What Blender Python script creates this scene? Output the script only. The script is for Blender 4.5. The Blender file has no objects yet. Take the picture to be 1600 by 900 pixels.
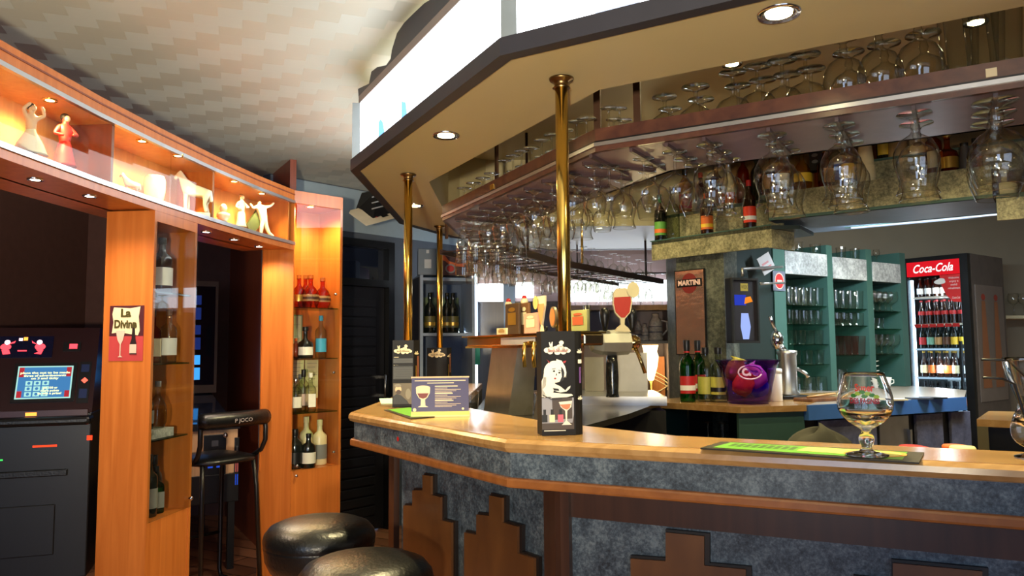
import bpy, bmesh, math, random
from mathutils import Vector, Matrix
random.seed(11)
SC = bpy.context.scene
COL = SC.collection
# ---------------------------------------------------------------- camera
EYE, FPX = 1.38, 1180.0
PITCH, ROLL = math.atan(93 / 1180), 0.0083
FWD = Vector((0, math.cos(PITCH), math.sin(PITCH)))
UP0 = Vector((0, -math.sin(PITCH), math.cos(PITCH)))
RGT = Vector((1, 0, 0)) * math.cos(ROLL) - UP0 * math.sin(ROLL)
UPV = UP0 * math.cos(ROLL) + Vector((1, 0, 0)) * math.sin(ROLL)
CAM = Vector((0, 0, EYE))
cd = bpy.data.cameras.new('camera'); cam = bpy.data.objects.new('camera', cd); COL.objects.link(cam)
cd.sensor_width = 36; cd.lens = FPX / 1600 * 36; cd.clip_start = 0.02
cam.matrix_world = Matrix(((RGT.x, UPV.x, -FWD.x, CAM.x), (RGT.y, UPV.y, -FWD.y, CAM.y), (RGT.z, UPV.z, -FWD.z, CAM.z), (0, 0, 0, 1)))
SC.camera = cam
vs = SC.view_settings
SC.display_settings.display_device = 'sRGB'
vs.view_transform = 'Standard'; vs.look = 'None'; vs.gamma = 1; vs.use_curve_mapping = False
vs.exposure = 0.5
cy = SC.cycles
cy.max_bounces = 7; cy.diffuse_bounces = 3; cy.glossy_bounces = 4; cy.transmission_bounces = 6
cy.transparent_max_bounces = 40; cy.sample_clamp_indirect = 4.0; cy.caustics_reflective = False; cy.caustics_refractive = False
w = bpy.data.worlds.new('world'); SC.world = w; w.use_nodes = True
w.node_tree.nodes['Background'].inputs[0].default_value = (0.35, 0.5, 0.8, 1)
w.node_tree.nodes['Background'].inputs[1].default_value = 0.6

def lamp(kind, name, loc, watts, color, radius=0.03, target=None, spot=None, size=None, blend=0.6, parent=None):
    l = bpy.data.lights.new(name, kind); l.energy = watts; l.color = color
    o = bpy.data.objects.new(name, l); COL.objects.link(o); o.location = loc
    if kind in ('POINT', 'SPOT'): l.shadow_soft_size = radius
    if kind == 'SPOT': l.spot_size = math.radians(spot or 90); l.spot_blend = blend
    if kind == 'AREA': l.shape = 'RECTANGLE'; l.size, l.size_y = size
    if target is not None: o.rotation_euler = (Vector(target) - Vector(loc)).to_track_quat('-Z', 'Y').to_euler()
    return o
WARM = (1.0, 0.84, 0.43); WARM2 = (1.0, 0.58, 0.22); COOL = (0.55, 0.75, 1.0)
# daylight through the street window behind the photographer, plus an added unseen warm fill aimed at the ceiling
lamp('AREA', 'window_daylight', (1.2, -3.05, 1.5), 30, (0.62, 0.76, 1.0), size=(2.6, 1.5), target=(0.6, 3, 1.5))
lamp('AREA', 'window_daylight', (-2.0, -3.05, 1.5), 26, (0.5, 0.68, 1.0), size=(1.2, 1.5), target=(-1.4, 3, 1.3))
lamp('SPOT', 'added_ceiling_fill', (-0.25, -1.2, 1.2), 520, (1.0, 0.86, 0.62), radius=0.07, target=(-1.0, 1.3, 2.75), spot=104, blend=0.9)

# ---------------------------------------------------------------- pixel helpers (photo frame 1600x900) -> points at a real depth / height / wall
def ray(px, py): return FWD * FPX + RGT * (px - 800) - UPV * (py - 450)
def P(px, py, Y):
    d = ray(px, py); return CAM + d * (Y / d.y)
def G(px, py, z):
    d = ray(px, py); return CAM + d * ((z - EYE) / d.z)
class Fr:
    """vertical plane frame: x from p to q, y into the thing (away from viewer), z up"""
    def __init__(s, p, q, z=0.0):
        s.p = Vector((p[0], p[1], z)); d = Vector((q[0] - p[0], q[1] - p[1], 0)); s.len = d.length; s.x = d.normalized()
        s.y = Vector((-s.x.y, s.x.x, 0)); s.ang = math.atan2(s.x.y, s.x.x)
        s.M = Matrix(((s.x.x, s.y.x, 0, s.p.x), (s.x.y, s.y.y, 0, s.p.y), (0, 0, 1, s.p.z), (0, 0, 0, 1)))
    def at(s, px, py, off=0.0):
        d = ray(px, py); n = s.y; k = ((s.p + s.y * off - CAM).dot(n)) / d.dot(n); w_ = CAM + d * k - s.p
        return (w_.dot(s.x), w_.z)
    def u(s, px, off=0.0): return s.at(px, 545, off)[0]
    def pt(s, u, v=0.0, z=0.0): return s.p + s.x * u + s.y * v + Vector((0, 0, z))
def frm(loc, ang=0.0, tilt=0.0):
    return Matrix.Translation(Vector(loc)) @ Matrix.Rotation(ang, 4, 'Z') @ Matrix.Rotation(tilt, 4, 'X')

# ---------------------------------------------------------------- materials
def lin(c):
    return tuple(((x / 255) / 12.92 if x / 255 <= 0.04045 else ((x / 255 + 0.055) / 1.055) ** 2.4) for x in c) + (1,)
MATS = {}
def _new(name):
    m = bpy.data.materials.new(name); m.use_nodes = True; nt = m.node_tree; b = nt.nodes['Principled BSDF']; MATS[name] = m
    return m, nt, b
def _pos(nt, scale, rot=(0, 0, 0)):
    g = nt.nodes.new('ShaderNodeNewGeometry'); mp = nt.nodes.new('ShaderNodeMapping')
    mp.inputs['Scale'].default_value = scale; mp.inputs['Rotation'].default_value = rot
    nt.links.new(g.outputs['Position'], mp.inputs['Vector']); return mp.outputs['Vector']
def plain(name, rgb, rough=0.5, metal=0.0, spec=0.5, var=0.06, vscale=14, coat=0.0, bump=0.0):
    """principled with a slight procedural variation"""
    if name in MATS: return MATS[name]
    m, nt, b = _new(name); c = lin(rgb)
    n = nt.nodes.new('ShaderNodeTexNoise'); n.inputs['Scale'].default_value = 1; n.inputs['Detail'].default_value = 3
    nt.links.new(_pos(nt, (vscale,) * 3), n.inputs['Vector'])
    r = nt.nodes.new('ShaderNodeValToRGB'); r.color_ramp.elements[0].position = 0.3; r.color_ramp.elements[1].position = 0.7
    r.color_ramp.elements[0].color = tuple(x * (1 - var) for x in c[:3]) + (1,); r.color_ramp.elements[1].color = tuple(min(1, x * (1 + var)) for x in c[:3]) + (1,)
    nt.links.new(n.outputs['Fac'], r.inputs['Fac']); nt.links.new(r.outputs['Color'], b.inputs['Base Color'])
    b.inputs['Roughness'].default_value = rough; b.inputs['Metallic'].default_value = metal; b.inputs['Specular IOR Level'].default_value = spec
    b.inputs['Coat Weight'].default_value = coat
    if bump:
        bp = nt.nodes.new('ShaderNodeBump'); bp.inputs['Strength'].default_value = bump; bp.inputs['Distance'].default_value = 0.01
        nt.links.new(n.outputs['Fac'], bp.inputs['Height']); nt.links.new(bp.outputs['Normal'], b.inputs['Normal'])
    return m
def wood(name, a, c, scale=(30, 30, 1.6), rough=0.35, coat=0.25, rot=(0, 0, 0)):
    m, nt, b = _new(name)
    n = nt.nodes.new('ShaderNodeTexNoise'); n.inputs['Scale'].default_value = 1; n.inputs['Detail'].default_value = 5; n.inputs['Distortion'].default_value = 0.8
    nt.links.new(_pos(nt, scale, rot), n.inputs['Vector'])
    r = nt.nodes.new('ShaderNodeValToRGB'); r.color_ramp.elements[0].position = 0.3; r.color_ramp.elements[1].position = 0.72
    r.color_ramp.elements[0].color = lin(a); r.color_ramp.elements[1].color = lin(c)
    nt.links.new(n.outputs['Fac'], r.inputs['Fac']); nt.links.new(r.outputs['Color'], b.inputs['Base Color'])
    b.inputs['Roughness'].default_value = rough; b.inputs['Coat Weight'].default_value = coat; b.inputs['Coat Roughness'].default_value = 0.2
    return m
def speckle(name, cols, scale=45, rough=0.45):
    m, nt, b = _new(name)
    n = nt.nodes.new('ShaderNodeTexNoise'); n.inputs['Scale'].default_value = 1; n.inputs['Detail'].default_value = 8; n.inputs['Roughness'].default_value = 0.75
    nt.links.new(_pos(nt, (scale,) * 3), n.inputs['Vector'])
    n2 = nt.nodes.new('ShaderNodeTexNoise'); n2.inputs['Scale'].default_value = 1; n2.inputs['Detail'].default_value = 2
    nt.links.new(_pos(nt, (scale * 0.16,) * 3), n2.inputs['Vector'])
    mx = nt.nodes.new('ShaderNodeMath'); mx.operation = 'MULTIPLY_ADD'; mx.inputs[1].default_value = 0.5
    nt.links.new(n2.outputs['Fac'], mx.inputs[0]); nt.links.new(n.outputs['Fac'], mx.inputs[2])
    r = nt.nodes.new('ShaderNodeValToRGB'); els = r.color_ramp.elements
    els[0].position = 0.58; els[1].position = 0.92; els[0].color = lin(cols[0]); els[1].color = lin(cols[2])
    e = els.new(0.75); e.color = lin(cols[1])
    nt.links.new(mx.outputs[0], r.inputs['Fac']); nt.links.new(r.outputs['Color'], b.inputs['Base Color'])
    b.inputs['Roughness'].default_value = rough
    return m
def emit(name, rgb, strength):
    if name in MATS: return MATS[name]
    m = bpy.data.materials.new(name); m.use_nodes = True; nt = m.node_tree; nt.nodes.clear()
    e = nt.nodes.new('ShaderNodeEmission'); e.inputs[0].default_value = lin(rgb); e.inputs[1].default_value = strength
    o = nt.nodes.new('ShaderNodeOutputMaterial'); nt.links.new(e.outputs[0], o.inputs[0]); MATS[name] = m; return m
def thin_glass(name, tint=(255, 255, 255), edge=(120, 120, 110), fr=1.5, rough=0.02, boost=1.0):
    """thin-walled clear glass: transparent, darker to the rim, fresnel reflection"""
    m = bpy.data.materials.new(name); m.use_nodes = True; nt = m.node_tree; nt.nodes.clear(); MATS[name] = m
    N = nt.nodes.new
    ge = N('ShaderNodeNewGeometry'); dt = N('ShaderNodeVectorMath'); dt.operation = 'DOT_PRODUCT'
    nt.links.new(ge.outputs['Normal'], dt.inputs[0]); nt.links.new(ge.outputs['Incoming'], dt.inputs[1])
    ab = N('ShaderNodeMath'); ab.operation = 'ABSOLUTE'; nt.links.new(dt.outputs['Value'], ab.inputs[0])
    iv = N('ShaderNodeMath'); iv.operation = 'SUBTRACT'; iv.inputs[0].default_value = 1.0; iv.use_clamp = True; nt.links.new(ab.outputs[0], iv.inputs[1])
    pw = N('ShaderNodeMath'); pw.operation = 'POWER'; pw.inputs[1].default_value = 2.5; nt.links.new(iv.outputs[0], pw.inputs[0])
    mc = N('ShaderNodeMix'); mc.data_type = 'RGBA'; mc.inputs[6].default_value = lin(tint); mc.inputs[7].default_value = lin(edge); nt.links.new(pw.outputs[0], mc.inputs[0])
    tr = N('ShaderNodeBsdfTransparent'); nt.links.new(mc.outputs[2], tr.inputs[0])
    gl = N('ShaderNodeBsdfGlossy'); gl.inputs['Roughness'].default_value = rough
    f0 = ((fr - 1) / (fr + 1)) ** 2
    p5 = N('ShaderNodeMath'); p5.operation = 'POWER'; p5.inputs[1].default_value = 5.0; nt.links.new(iv.outputs[0], p5.inputs[0])
    mu = N('ShaderNodeMath'); mu.operation = 'MULTIPLY_ADD'; mu.inputs[1].default_value = (1 - f0) * boost * 0.8; mu.inputs[2].default_value = f0 * boost; mu.use_clamp = True; nt.links.new(p5.outputs[0], mu.inputs[0])
    mx = N('ShaderNodeMixShader'); nt.links.new(mu.outputs[0], mx.inputs[0]); nt.links.new(tr.outputs[0], mx.inputs[1]); nt.links.new(gl.outputs[0], mx.inputs[2])
    o = N('ShaderNodeOutputMaterial'); nt.links.new(mx.outputs[0], o.inputs[0]); return m
CHERRY = wood('cherry_wood', (178, 96, 36), (200, 116, 50))
CHERRYD = wood('dark_cherry_wood', (112, 48, 28), (134, 62, 36))
LITW = wood('lit_cherry_wood', (206, 142, 76), (224, 164, 96))  # cherry made lighter and yellower, display lamplight put into the colour
OAK = wood('bar_top_wood', (158, 118, 68), (186, 146, 92), scale=(5, 40, 20), rough=0.22, coat=0.5, rot=(0, 0, 0.52))
RAILW = wood('bar_rail_wood', (132, 78, 38), (158, 98, 48), scale=(5, 40, 20), rough=0.3, rot=(0, 0, 0.52))
PANELW = wood('bar_panel_wood', (84, 50, 24), (108, 68, 32), scale=(8, 8, 3), rough=0.45)
POSTW = wood('shaded_post_wood', (58, 36, 26), (74, 46, 32))  # wood darkened, shade under the counter overhang put into its colour
TRAYW = wood('tray_wood', (66, 38, 34), (94, 58, 44), scale=(4, 30, 20), rough=0.3, rot=(0, 0, 0.6))
TRAYU = plain('tray_underside', (124, 104, 114), 0.35, var=0.1)
GRAN = speckle('blue_granite', [(34, 42, 50), (70, 82, 92), (112, 124, 130)], scale=110)
GRANG = speckle('green_granite', [(84, 82, 58), (138, 132, 100), (180, 172, 132)], scale=70)
GRANL = speckle('grey_granite', [(110, 112, 112), (150, 152, 152), (190, 192, 190)])
CREAM = plain('cream_laminate', (178, 168, 130), 0.42, var=0.03, vscale=3)
MAUVE = plain('mauve_plaster', (150, 126, 122), 0.7, var=0.05, vscale=4)
BLACK = plain('black_plastic', (16, 16, 18), 0.35)
BLACKM = plain('black_matte', (14, 13, 15), 0.8)
LEATHER = plain('black_leather', (14, 15, 16), 0.33, bump=0.15, vscale=90)
DARKT = plain('dark_trim', (38, 38, 48), 0.45)
CHROME = plain('chrome', (210, 210, 212), 0.12, metal=1, var=0.02)
STEEL = plain('brushed_steel', (200, 198, 194), 0.33, metal=1, var=0.08)
BRASS = plain('polished_brass', (226, 190, 100), 0.17, metal=1, var=0.04)
ALU = plain('aluminium_strip', (190, 192, 196), 0.3, metal=0.9, var=0.03)
WHITE = plain('white_paint', (225, 225, 220), 0.5)
PALEW = plain('pale_wall_paint', (150, 168, 180), 0.7, var=0.03)
GREYW = plain('grey_wall_paint', (84, 92, 104), 0.7, var=0.05)
BROWNW = plain('brown_wall_paint', (92, 60, 52), 0.75, var=0.08)
BEIGEW = plain('beige_wall_paint', (150, 138, 116), 0.75, var=0.05, vscale=3)
GREENC = plain('green_cabinet', (52, 84, 76), 0.5, var=0.05)
GREEND = plain('dark_green_cabinet', (22, 36, 34), 0.5, var=0.05)
BLUEC = plain('blue_laminate', (62, 104, 160), 0.4)
STONEM = speckle('mauve_stone_laminate', [(76, 78, 96), (98, 100, 120), (124, 124, 140)], scale=14)
GLASS = thin_glass('clear_glass', (252, 252, 248), (150, 150, 140), 1.5, rough=0.04, boost=2.0)
DPANE = thin_glass('display_pane_glass', (253, 253, 250), (225, 232, 226), 1.12, rough=0.0)
PANE = thin_glass('cabinet_pane_glass', (252, 252, 250), (215, 228, 220), 1.36, rough=0.0)
SHELFG = thin_glass('green_edge_shelf_glass', (215, 238, 226), (60, 150, 120), 1.5)
BOT_CLEAR = thin_glass('bottle_clear_glass', (232, 236, 224), (90, 96, 84), 1.5)
BOT_AMBER = thin_glass('bottle_amber_glass', (226, 140, 40), (110, 50, 10), 1.5)
BOT_YELLOW = thin_glass('bottle_yellow_glass', (240, 214, 70), (150, 110, 10), 1.5)
BOT_RED = thin_glass('bottle_red_glass', (150, 36, 30), (60, 10, 10), 1.5)
BOT_GREEN = thin_glass('bottle_green_glass', (90, 185, 110), (16, 80, 36), 1.5)
BOT_DARK = plain('bottle_dark_glass', (14, 18, 14), 0.08, spec=0.7)
BOT_BROWN = plain('bottle_brown_glass', (40, 20, 12), 0.1, spec=0.7)
BOT_WHITE = plain('bottle_cream_glass', (222, 208, 168), 0.25)
BLUEG = thin_glass('tall_grey_glass', (246, 248, 248), (180, 188, 192), 1.5)
PURPLE = thin_glass('purple_acrylic', (206, 150, 232), (120, 50, 160), 1.45)
def C(name, rgb, rough=0.5, metal=0.0): return plain('paint_' + name, rgb, rough, metal)
WH, RED, YEL, GRN, BLU = C('white', (232, 230, 222)), C('red', (178, 28, 30)), C('yellow', (226, 186, 50)), C('green', (40, 120, 60)), C('blue', (40, 70, 160))
CRM, TAN, ORG, GRY, PNK = C('cream', (226, 210, 168)), C('tan', (176, 136, 84)), C('orange', (214, 104, 36)), C('grey', (120, 122, 124)), C('pink', (214, 120, 110))
GOLD, SKIN, NAVY, BRN = C('gold', (190, 150, 66), 0.3, 0.7), C('skin', (214, 172, 138)), C('navy', (36, 38, 84)), C('brown', (86, 50, 30))

# ---------------------------------------------------------------- mesh builder
class MB:
    def __init__(s, M=None): s.v, s.f, s.mi, s.sm, s.M = [], [], [], [], (M.copy() if M is not None else Matrix())
    def add(s, vs_, fs, mat=0, smooth=False, M=None):
        b = len(s.v); T = s.M @ M if M is not None else s.M
        s.v += [T @ Vector(v) for v in vs_]
        for f in fs: s.f.append([b + i for i in f]); s.mi.append(mat); s.sm.append(smooth)
        return s
    def box(s, x0, x1, y0, y1, z0, z1, mat=0, M=None):
        return s.add([(x0, y0, z0), (x1, y0, z0), (x1, y1, z0), (x0, y1, z0), (x0, y0, z1), (x1, y0, z1), (x1, y1, z1), (x0, y1, z1)],
                     [(0, 3, 2, 1), (4, 5, 6, 7), (0, 1, 5, 4), (1, 2, 6, 5), (2, 3, 7, 6), (3, 0, 4, 7)], mat, M=M)
    def prism(s, poly, z0, z1, mat=0, smooth=False):
        n = len(poly)
        return s.add([(p[0], p[1], z0) for p in poly] + [(p[0], p[1], z1) for p in poly],
                     [tuple(range(n))[::-1], tuple(range(n, 2 * n))] + [(i, (i + 1) % n, n + (i + 1) % n, n + i) for i in range(n)], mat, smooth)
    def slab(s, uz, y0, y1, mat=0):
        """polygon given in (x,z), thickness along y"""
        n = len(uz)
        return s.add([(p[0], y0, p[1]) for p in uz] + [(p[0], y1, p[1]) for p in uz],
                     [tuple(range(n)), tuple(range(n, 2 * n))[::-1]] + [(i, n + i, n + (i + 1) % n, (i + 1) % n) for i in range(n)], mat)
    def flat(s, uz, y=-0.001, mat=0):
        return s.add([(p[0], y, p[1]) for p in uz], [tuple(range(len(uz)))], mat)
    def rect(s, x0, x1, z0, z1, y=-0.001, mat=0): return s.flat([(x0, z0), (x1, z0), (x1, z1), (x0, z1)], y, mat)
    def ell(s, cx, cz, rx, rz, y=-0.001, mat=0, n=20, a0=0, a1=2 * math.pi):
        full = abs(a1 - a0 - 2 * math.pi) < 1e-6
        return s.flat([(cx + rx * math.cos(a0 + (a1 - a0) * i / (n if full else n - 1)), cz + rz * math.sin(a0 + (a1 - a0) * i / (n if full else n - 1))) for i in range(n)], y, mat)
    def lathe(s, prof, seg=20, mat=0, M=None, smooth=True, a0=0.0, a1=2 * math.pi, cap=True, sq=0.0):
        full = abs(a1 - a0 - 2 * math.pi) < 1e-6; k = seg if full else seg + 1; vs_ = []
        for r, z in prof:
            for i in range(k):
                a = a0 + (a1 - a0) * i / seg; c, sn = math.cos(a), math.sin(a)
                q = 1.0 if not sq else 1 / max(abs(c) ** sq + abs(sn) ** sq, 1e-6) ** (1 / sq)
                vs_.append((r * c * q, r * sn * q, z))
        fs = []
        for j in range(len(prof) - 1):
            for i in range(seg):
                a, b = j * k + i, j * k + (i + 1) % k
                fs.append((a, b, b + k, a + k))
        if cap and full:
            if prof[0][0] > 1e-4: fs.append(tuple(range(k))[::-1])
            if prof[-1][0] > 1e-4: fs.append(tuple(range((len(prof) - 1) * k, len(prof) * k)))
        return s.add(vs_, fs, mat, smooth, M)
    def tube(s, pts, r, n=8, mat=0, closed=False, radii=None):
        pts = [Vector(p) for p in pts]; vs_, fs = [], []; m = len(pts); ref = None
        for i, p in enumerate(pts):
            a = pts[(i - 1) % m] if (closed or i > 0) else p; b = pts[(i + 1) % m] if (closed or i < m - 1) else p
            t = (b - a).normalized()
            if ref is None: ref = t.orthogonal().normalized()
            ref = (ref - t * ref.dot(t)); ref = ref.normalized() if ref.length > 1e-6 else t.orthogonal().normalized()
            bi = t.cross(ref); rr = radii[i] if radii else r
            vs_ += [p + (ref * math.cos(2 * math.pi * j / n) + bi * math.sin(2 * math.pi * j / n)) * rr for j in range(n)]
        for i in range(m if closed else m - 1):
            for j in range(n):
                a, b = i * n + j, i * n + (j + 1) % n; c, d = ((i + 1) % m) * n + (j + 1) % n, ((i + 1) % m) * n + j
                fs.append((a, b, c, d))
        if not closed: fs += [tuple(range(n))[::-1], tuple(range((m - 1) * n, m * n))]
        return s.add(vs_, fs, mat, True)
    def ball(s, c, r, mat=0, seg=14, rings=8, sc=(1, 1, 1)):
        prof = [(r * math.sin(math.pi * i / rings), -r * math.cos(math.pi * i / rings)) for i in range(rings + 1)]
        return s.lathe(prof, seg, mat, Matrix.Translation(Vector(c)) @ Matrix.Diagonal((sc[0], sc[1], sc[2], 1)), cap=False)
    def mesh(s, name, mats, o=Vector((0, 0, 0))):
        me = bpy.data.meshes.new(name); me.from_pydata([tuple(v - o) for v in s.v], [], s.f)
        for m in (mats if isinstance(mats, (list, tuple)) else [mats]): me.materials.append(m)
        me.polygons.foreach_set('material_index', s.mi); me.polygons.foreach_set('use_smooth', s.sm)
        me.validate(); me.update(); return me
    def build(s, name, mats, parent=None, loc=None, bevel=0.0, recalc=True, **tags):
        """vertices are in world space; origin = loc, or the parent's location"""
        o = Vector(loc) if loc is not None else (parent['_o'] if False else Vector((0, 0, 0)))
        if parent is not None: o = WPOS[parent.name]
        elif loc is None: o = s.base()
        me = s.mesh(name, mats, o)
        if recalc:
            bm = bmesh.new(); bm.from_mesh(me); bmesh.ops.remove_doubles(bm, verts=bm.verts, dist=1e-6); bmesh.ops.recalc_face_normals(bm, faces=bm.faces); bm.to_mesh(me); bm.free()
        return link(name, me, parent, o, bevel, **tags)
    def base(s):
        xs = [v.x for v in s.v]; ys = [v.y for v in s.v]; zs = [v.z for v in s.v]
        return Vector(((min(xs) + max(xs)) / 2, (min(ys) + max(ys)) / 2, min(zs)))
WPOS = {}
def tag(o, label=None, cat=None, group=None, kind=None):
    if label: o['label'] = label
    if cat: o['category'] = cat
    if group: o['group'] = group
    if kind: o['kind'] = kind
    return o
def link(name, data, parent=None, loc=None, bevel=0.0, **tags):
    o = bpy.data.objects.new(name, data); COL.objects.link(o)
    if parent is not None: o.parent = parent; WPOS[o.name] = WPOS[parent.name]
    else: o.location = loc or (0, 0, 0); WPOS[o.name] = Vector(loc or (0, 0, 0))
    if bevel:
        b = o.modifiers.new('edge', 'BEVEL'); b.width = bevel; b.segments = 2; b.limit_method = 'ANGLE'
    return tag(o, **tags)
def empty(name, loc, **tags):
    return link(name, None, None, Vector(loc), **tags)
def dup(root, loc=None, rz=None, label=None, scale=None, group=None, rot=None):
    r = root.copy(); COL.objects.link(r)
    if loc is not None: r.location = loc
    if rz is not None: r.rotation_euler.z = rz
    if rot is not None: r.rotation_euler = rot
    if scale is not None: r.scale = scale
    if label: r['label'] = label
    if group: r['group'] = group
    for ch in root.children:
        c = ch.copy(); COL.objects.link(c); c.parent = r
        for g in ch.children:
            d = g.copy(); COL.objects.link(d); d.parent = c
    return r
def text(s, size, M, mat, parent, name='lettering', shear=0.0, bold=0.0, align='CENTER', width=None):
    """real lettering: text lies in the local x/z plane of M, facing -y"""
    cu = bpy.data.curves.new('t', 'FONT'); cu.body = s; cu.size = size; cu.align_x = align; cu.align_y = 'CENTER'; cu.shear = shear; cu.offset = bold; cu.resolution_u = 3
    ob = bpy.data.objects.new('t', cu); COL.objects.link(ob)
    me = bpy.data.meshes.new_from_object(ob.evaluated_get(bpy.context.evaluated_depsgraph_get())); bpy.data.objects.remove(ob); bpy.data.curves.remove(cu)
    k = 1.0
    if width:
        xs = [v.co.x for v in me.vertices] or [0, 1]; k = width / max(1e-6, max(xs) - min(xs))
    T = Matrix(((k, 0, 0, 0), (0, 0, -1, 0), (0, 1, 0, 0), (0, 0, 0, 1)))
    me.transform(Matrix.Translation(-WPOS[parent.name]) @ M @ T)
    me.materials.clear(); me.materials.append(mat)
    return link(name, me, parent)
def line_x(p, d, q, e):
    den = d[0] * e[1] - d[1] * e[0]
    if abs(den) < 1e-9: return q
    t = ((q[0] - p[0]) * e[1] - (q[1] - p[1]) * e[0]) / den
    return (p[0] + d[0] * t, p[1] + d[1] * t)
def offset(pts, ds):
    """offset an open polyline to its left side, one distance per segment"""
    n = len(pts); ds = ds if isinstance(ds, (list, tuple)) else [ds] * (n - 1); L = []
    for i in range(n - 1):
        a, b = pts[i], pts[i + 1]; dx, dy = b[0] - a[0], b[1] - a[1]; l = math.hypot(dx, dy); nx, ny = -dy / l, dx / l
        L.append(((a[0] + nx * ds[i], a[1] + ny * ds[i]), (dx / l, dy / l), (b[0] + nx * ds[i], b[1] + ny * ds[i])))
    out = [L[0][0]]
    for i in range(1, n - 1): out.append(line_x(L[i - 1][0], L[i - 1][1], L[i][0], L[i][1]))
    return out + [L[-1][2]]
def ring(mb, o, i, z0, z1, mat=0):
    for k in range(len(o) - 1): mb.prism([o[k], o[k + 1], i[k + 1], i[k]], z0, z1, mat)
    return mb
ORD = 'first second third fourth fifth sixth seventh eighth ninth tenth eleventh twelfth thirteenth fourteenth fifteenth sixteenth seventeenth eighteenth nineteenth twentieth'.split()
V2 = lambda p: (p[0], p[1])
# ================================================================ THE SETTING
def struct(mb, name, mats, **k): return mb.build(name, mats, kind='structure', **k)
# floor: brown wood-look tiles
m, nt, b = _new('floor_tiles')
br = nt.nodes.new('ShaderNodeTexBrick'); br.inputs['Scale'].default_value = 1; br.inputs['Mortar Size'].default_value = 0.006
br.inputs['Color1'].default_value = lin((120, 78, 58)); br.inputs['Color2'].default_value = lin((158, 108, 80)); br.inputs['Mortar'].default_value = lin((60, 40, 32))
br.inputs['Brick Width'].default_value = 0.62; br.inputs['Row Height'].default_value = 0.16
nt.links.new(_pos(nt, (1, 1, 1), (0, 0, 0.5)), br.inputs['Vector']); nt.links.new(br.outputs['Color'], b.inputs['Base Color']); b.inputs['Roughness'].default_value = 0.35
struct(MB().box(-3.7, 4.9, -3.2, 6.7, -0.05, 0), 'floor', m)
# ceiling: basket-weave relief tiles
m, nt, b = _new('woven_ceiling_tiles')
vec = _pos(nt, (1, 1, 1), (0, 0, -0.35)); sx = nt.nodes.new('ShaderNodeSeparateXYZ'); nt.links.new(vec, sx.inputs[0])
def mth(op, a, b_=None, c=None):
    n = nt.nodes.new('ShaderNodeMath'); n.operation = op
    for i, v in enumerate((a, b_, c)):
        if v is None: continue
        if isinstance(v, (int, float)): n.inputs[i].default_value = v
        else: nt.links.new(v, n.inputs[i])
    return n.outputs[0]
yy = mth('DIVIDE', sx.outputs['Y'], 0.085); row = mth('FLOOR', yy); fy = mth('FRACT', yy)
xx = mth('ADD', mth('DIVIDE', sx.outputs['X'], 0.17), mth('MULTIPLY', row, 0.5)); fx = mth('FRACT', xx)
par = mth('MODULO', mth('ADD', mth('FLOOR', xx), 400.0), 2.0)
hx = mth('MULTIPLY', fx, mth('SUBTRACT', mth('MULTIPLY', par, 2.0), 1.0))
h = mth('ADD', hx, mth('MULTIPLY', fy, 0.35))
bp = nt.nodes.new('ShaderNodeBump'); bp.inputs['Strength'].default_value = 0.8; bp.inputs['Distance'].default_value = 0.03
nt.links.new(h, bp.inputs['Height']); nt.links.new(bp.outputs['Normal'], b.inputs['Normal'])
nz = nt.nodes.new('ShaderNodeTexNoise'); nz.inputs['Scale'].default_value = 1.5; nt.links.new(vec, nz.inputs['Vector'])
cr = nt.nodes.new('ShaderNodeValToRGB'); cr.color_ramp.elements[0].color = lin((160, 160, 148)); cr.color_ramp.elements[1].color = lin((196, 194, 180))
nt.links.new(mth('ADD', mth('MULTIPLY', nz.outputs['Fac'], 0.6), mth('MULTIPLY', par, 0.3)), cr.inputs['Fac']); nt.links.new(cr.outputs['Color'], b.inputs['Base Color'])
b.inputs['Roughness'].default_value = 0.55
struct(MB().box(-3.7, 4.9, -3.2, 6.7, 2.6, 2.65), 'ceiling', m)
struct(MB().box(-3.75, -3.65, -3.2, 6.7, 0, 2.6), 'wall_left', BROWNW)
struct(MB().box(4.8, 4.9, -3.2, 6.7, 0, 2.6), 'wall_right', BEIGEW)
struct(MB().box(-3.65, -2.3, 6.45, 6.6, 0, 2.6), 'wall_alcove', BROWNW)
struct(MB().box(-0.5, 2.3, 6.6, 6.7, 0, 2.6), 'wall_back', MAUVE)
struct(MB().box(2.3, 4.8, 6.6, 6.7, 0, 2.6), 'wall_cooler', BEIGEW)
# street wall behind the photographer with its two windows
mb = MB(); 
for x0, x1, z0, z1 in ((-3.65, -2.6, 0, 2.6), (-1.4, -0.1, 0, 2.6), (2.5, 4.8, 0, 2.6), (-2.6, -1.4, 0, 0.75), (-2.6, -1.4, 2.25, 2.6), (-0.1, 2.5, 0, 0.75), (-0.1, 2.5, 2.25, 2.6)):
    mb.box(x0, x1, -3.2, -3.1, z0, z1)
struct(mb, 'wall_street', BROWNW)
for i, (x0, x1) in enumerate(((-2.6, -1.4), (-0.1, 2.5))):
    mb = MB(); mb.box(x0, x1, -3.17, -3.13, 0.75, 0.81); mb.box(x0, x1, -3.17, -3.13, 2.19, 2.25); mb.box(x0, x0 + .06, -3.17, -3.13, .81, 2.19); mb.box(x1 - .06, x1, -3.17, -3.13, .81, 2.19)
    mb.box((x0 + x1) / 2 - .03, (x0 + x1) / 2 + .03, -3.17, -3.13, .81, 2.19)
    struct(mb, 'window_%d' % (i + 1), BLACK)
# slanting cherry partition beside the pinball alcove
PT = Fr((-2.42, 6.45), (-1.42, 4.78))
struct(MB(PT.M).box(0, PT.len, 0, 0.04, 0, 2.6), 'wall_partition', CHERRYD)
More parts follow.
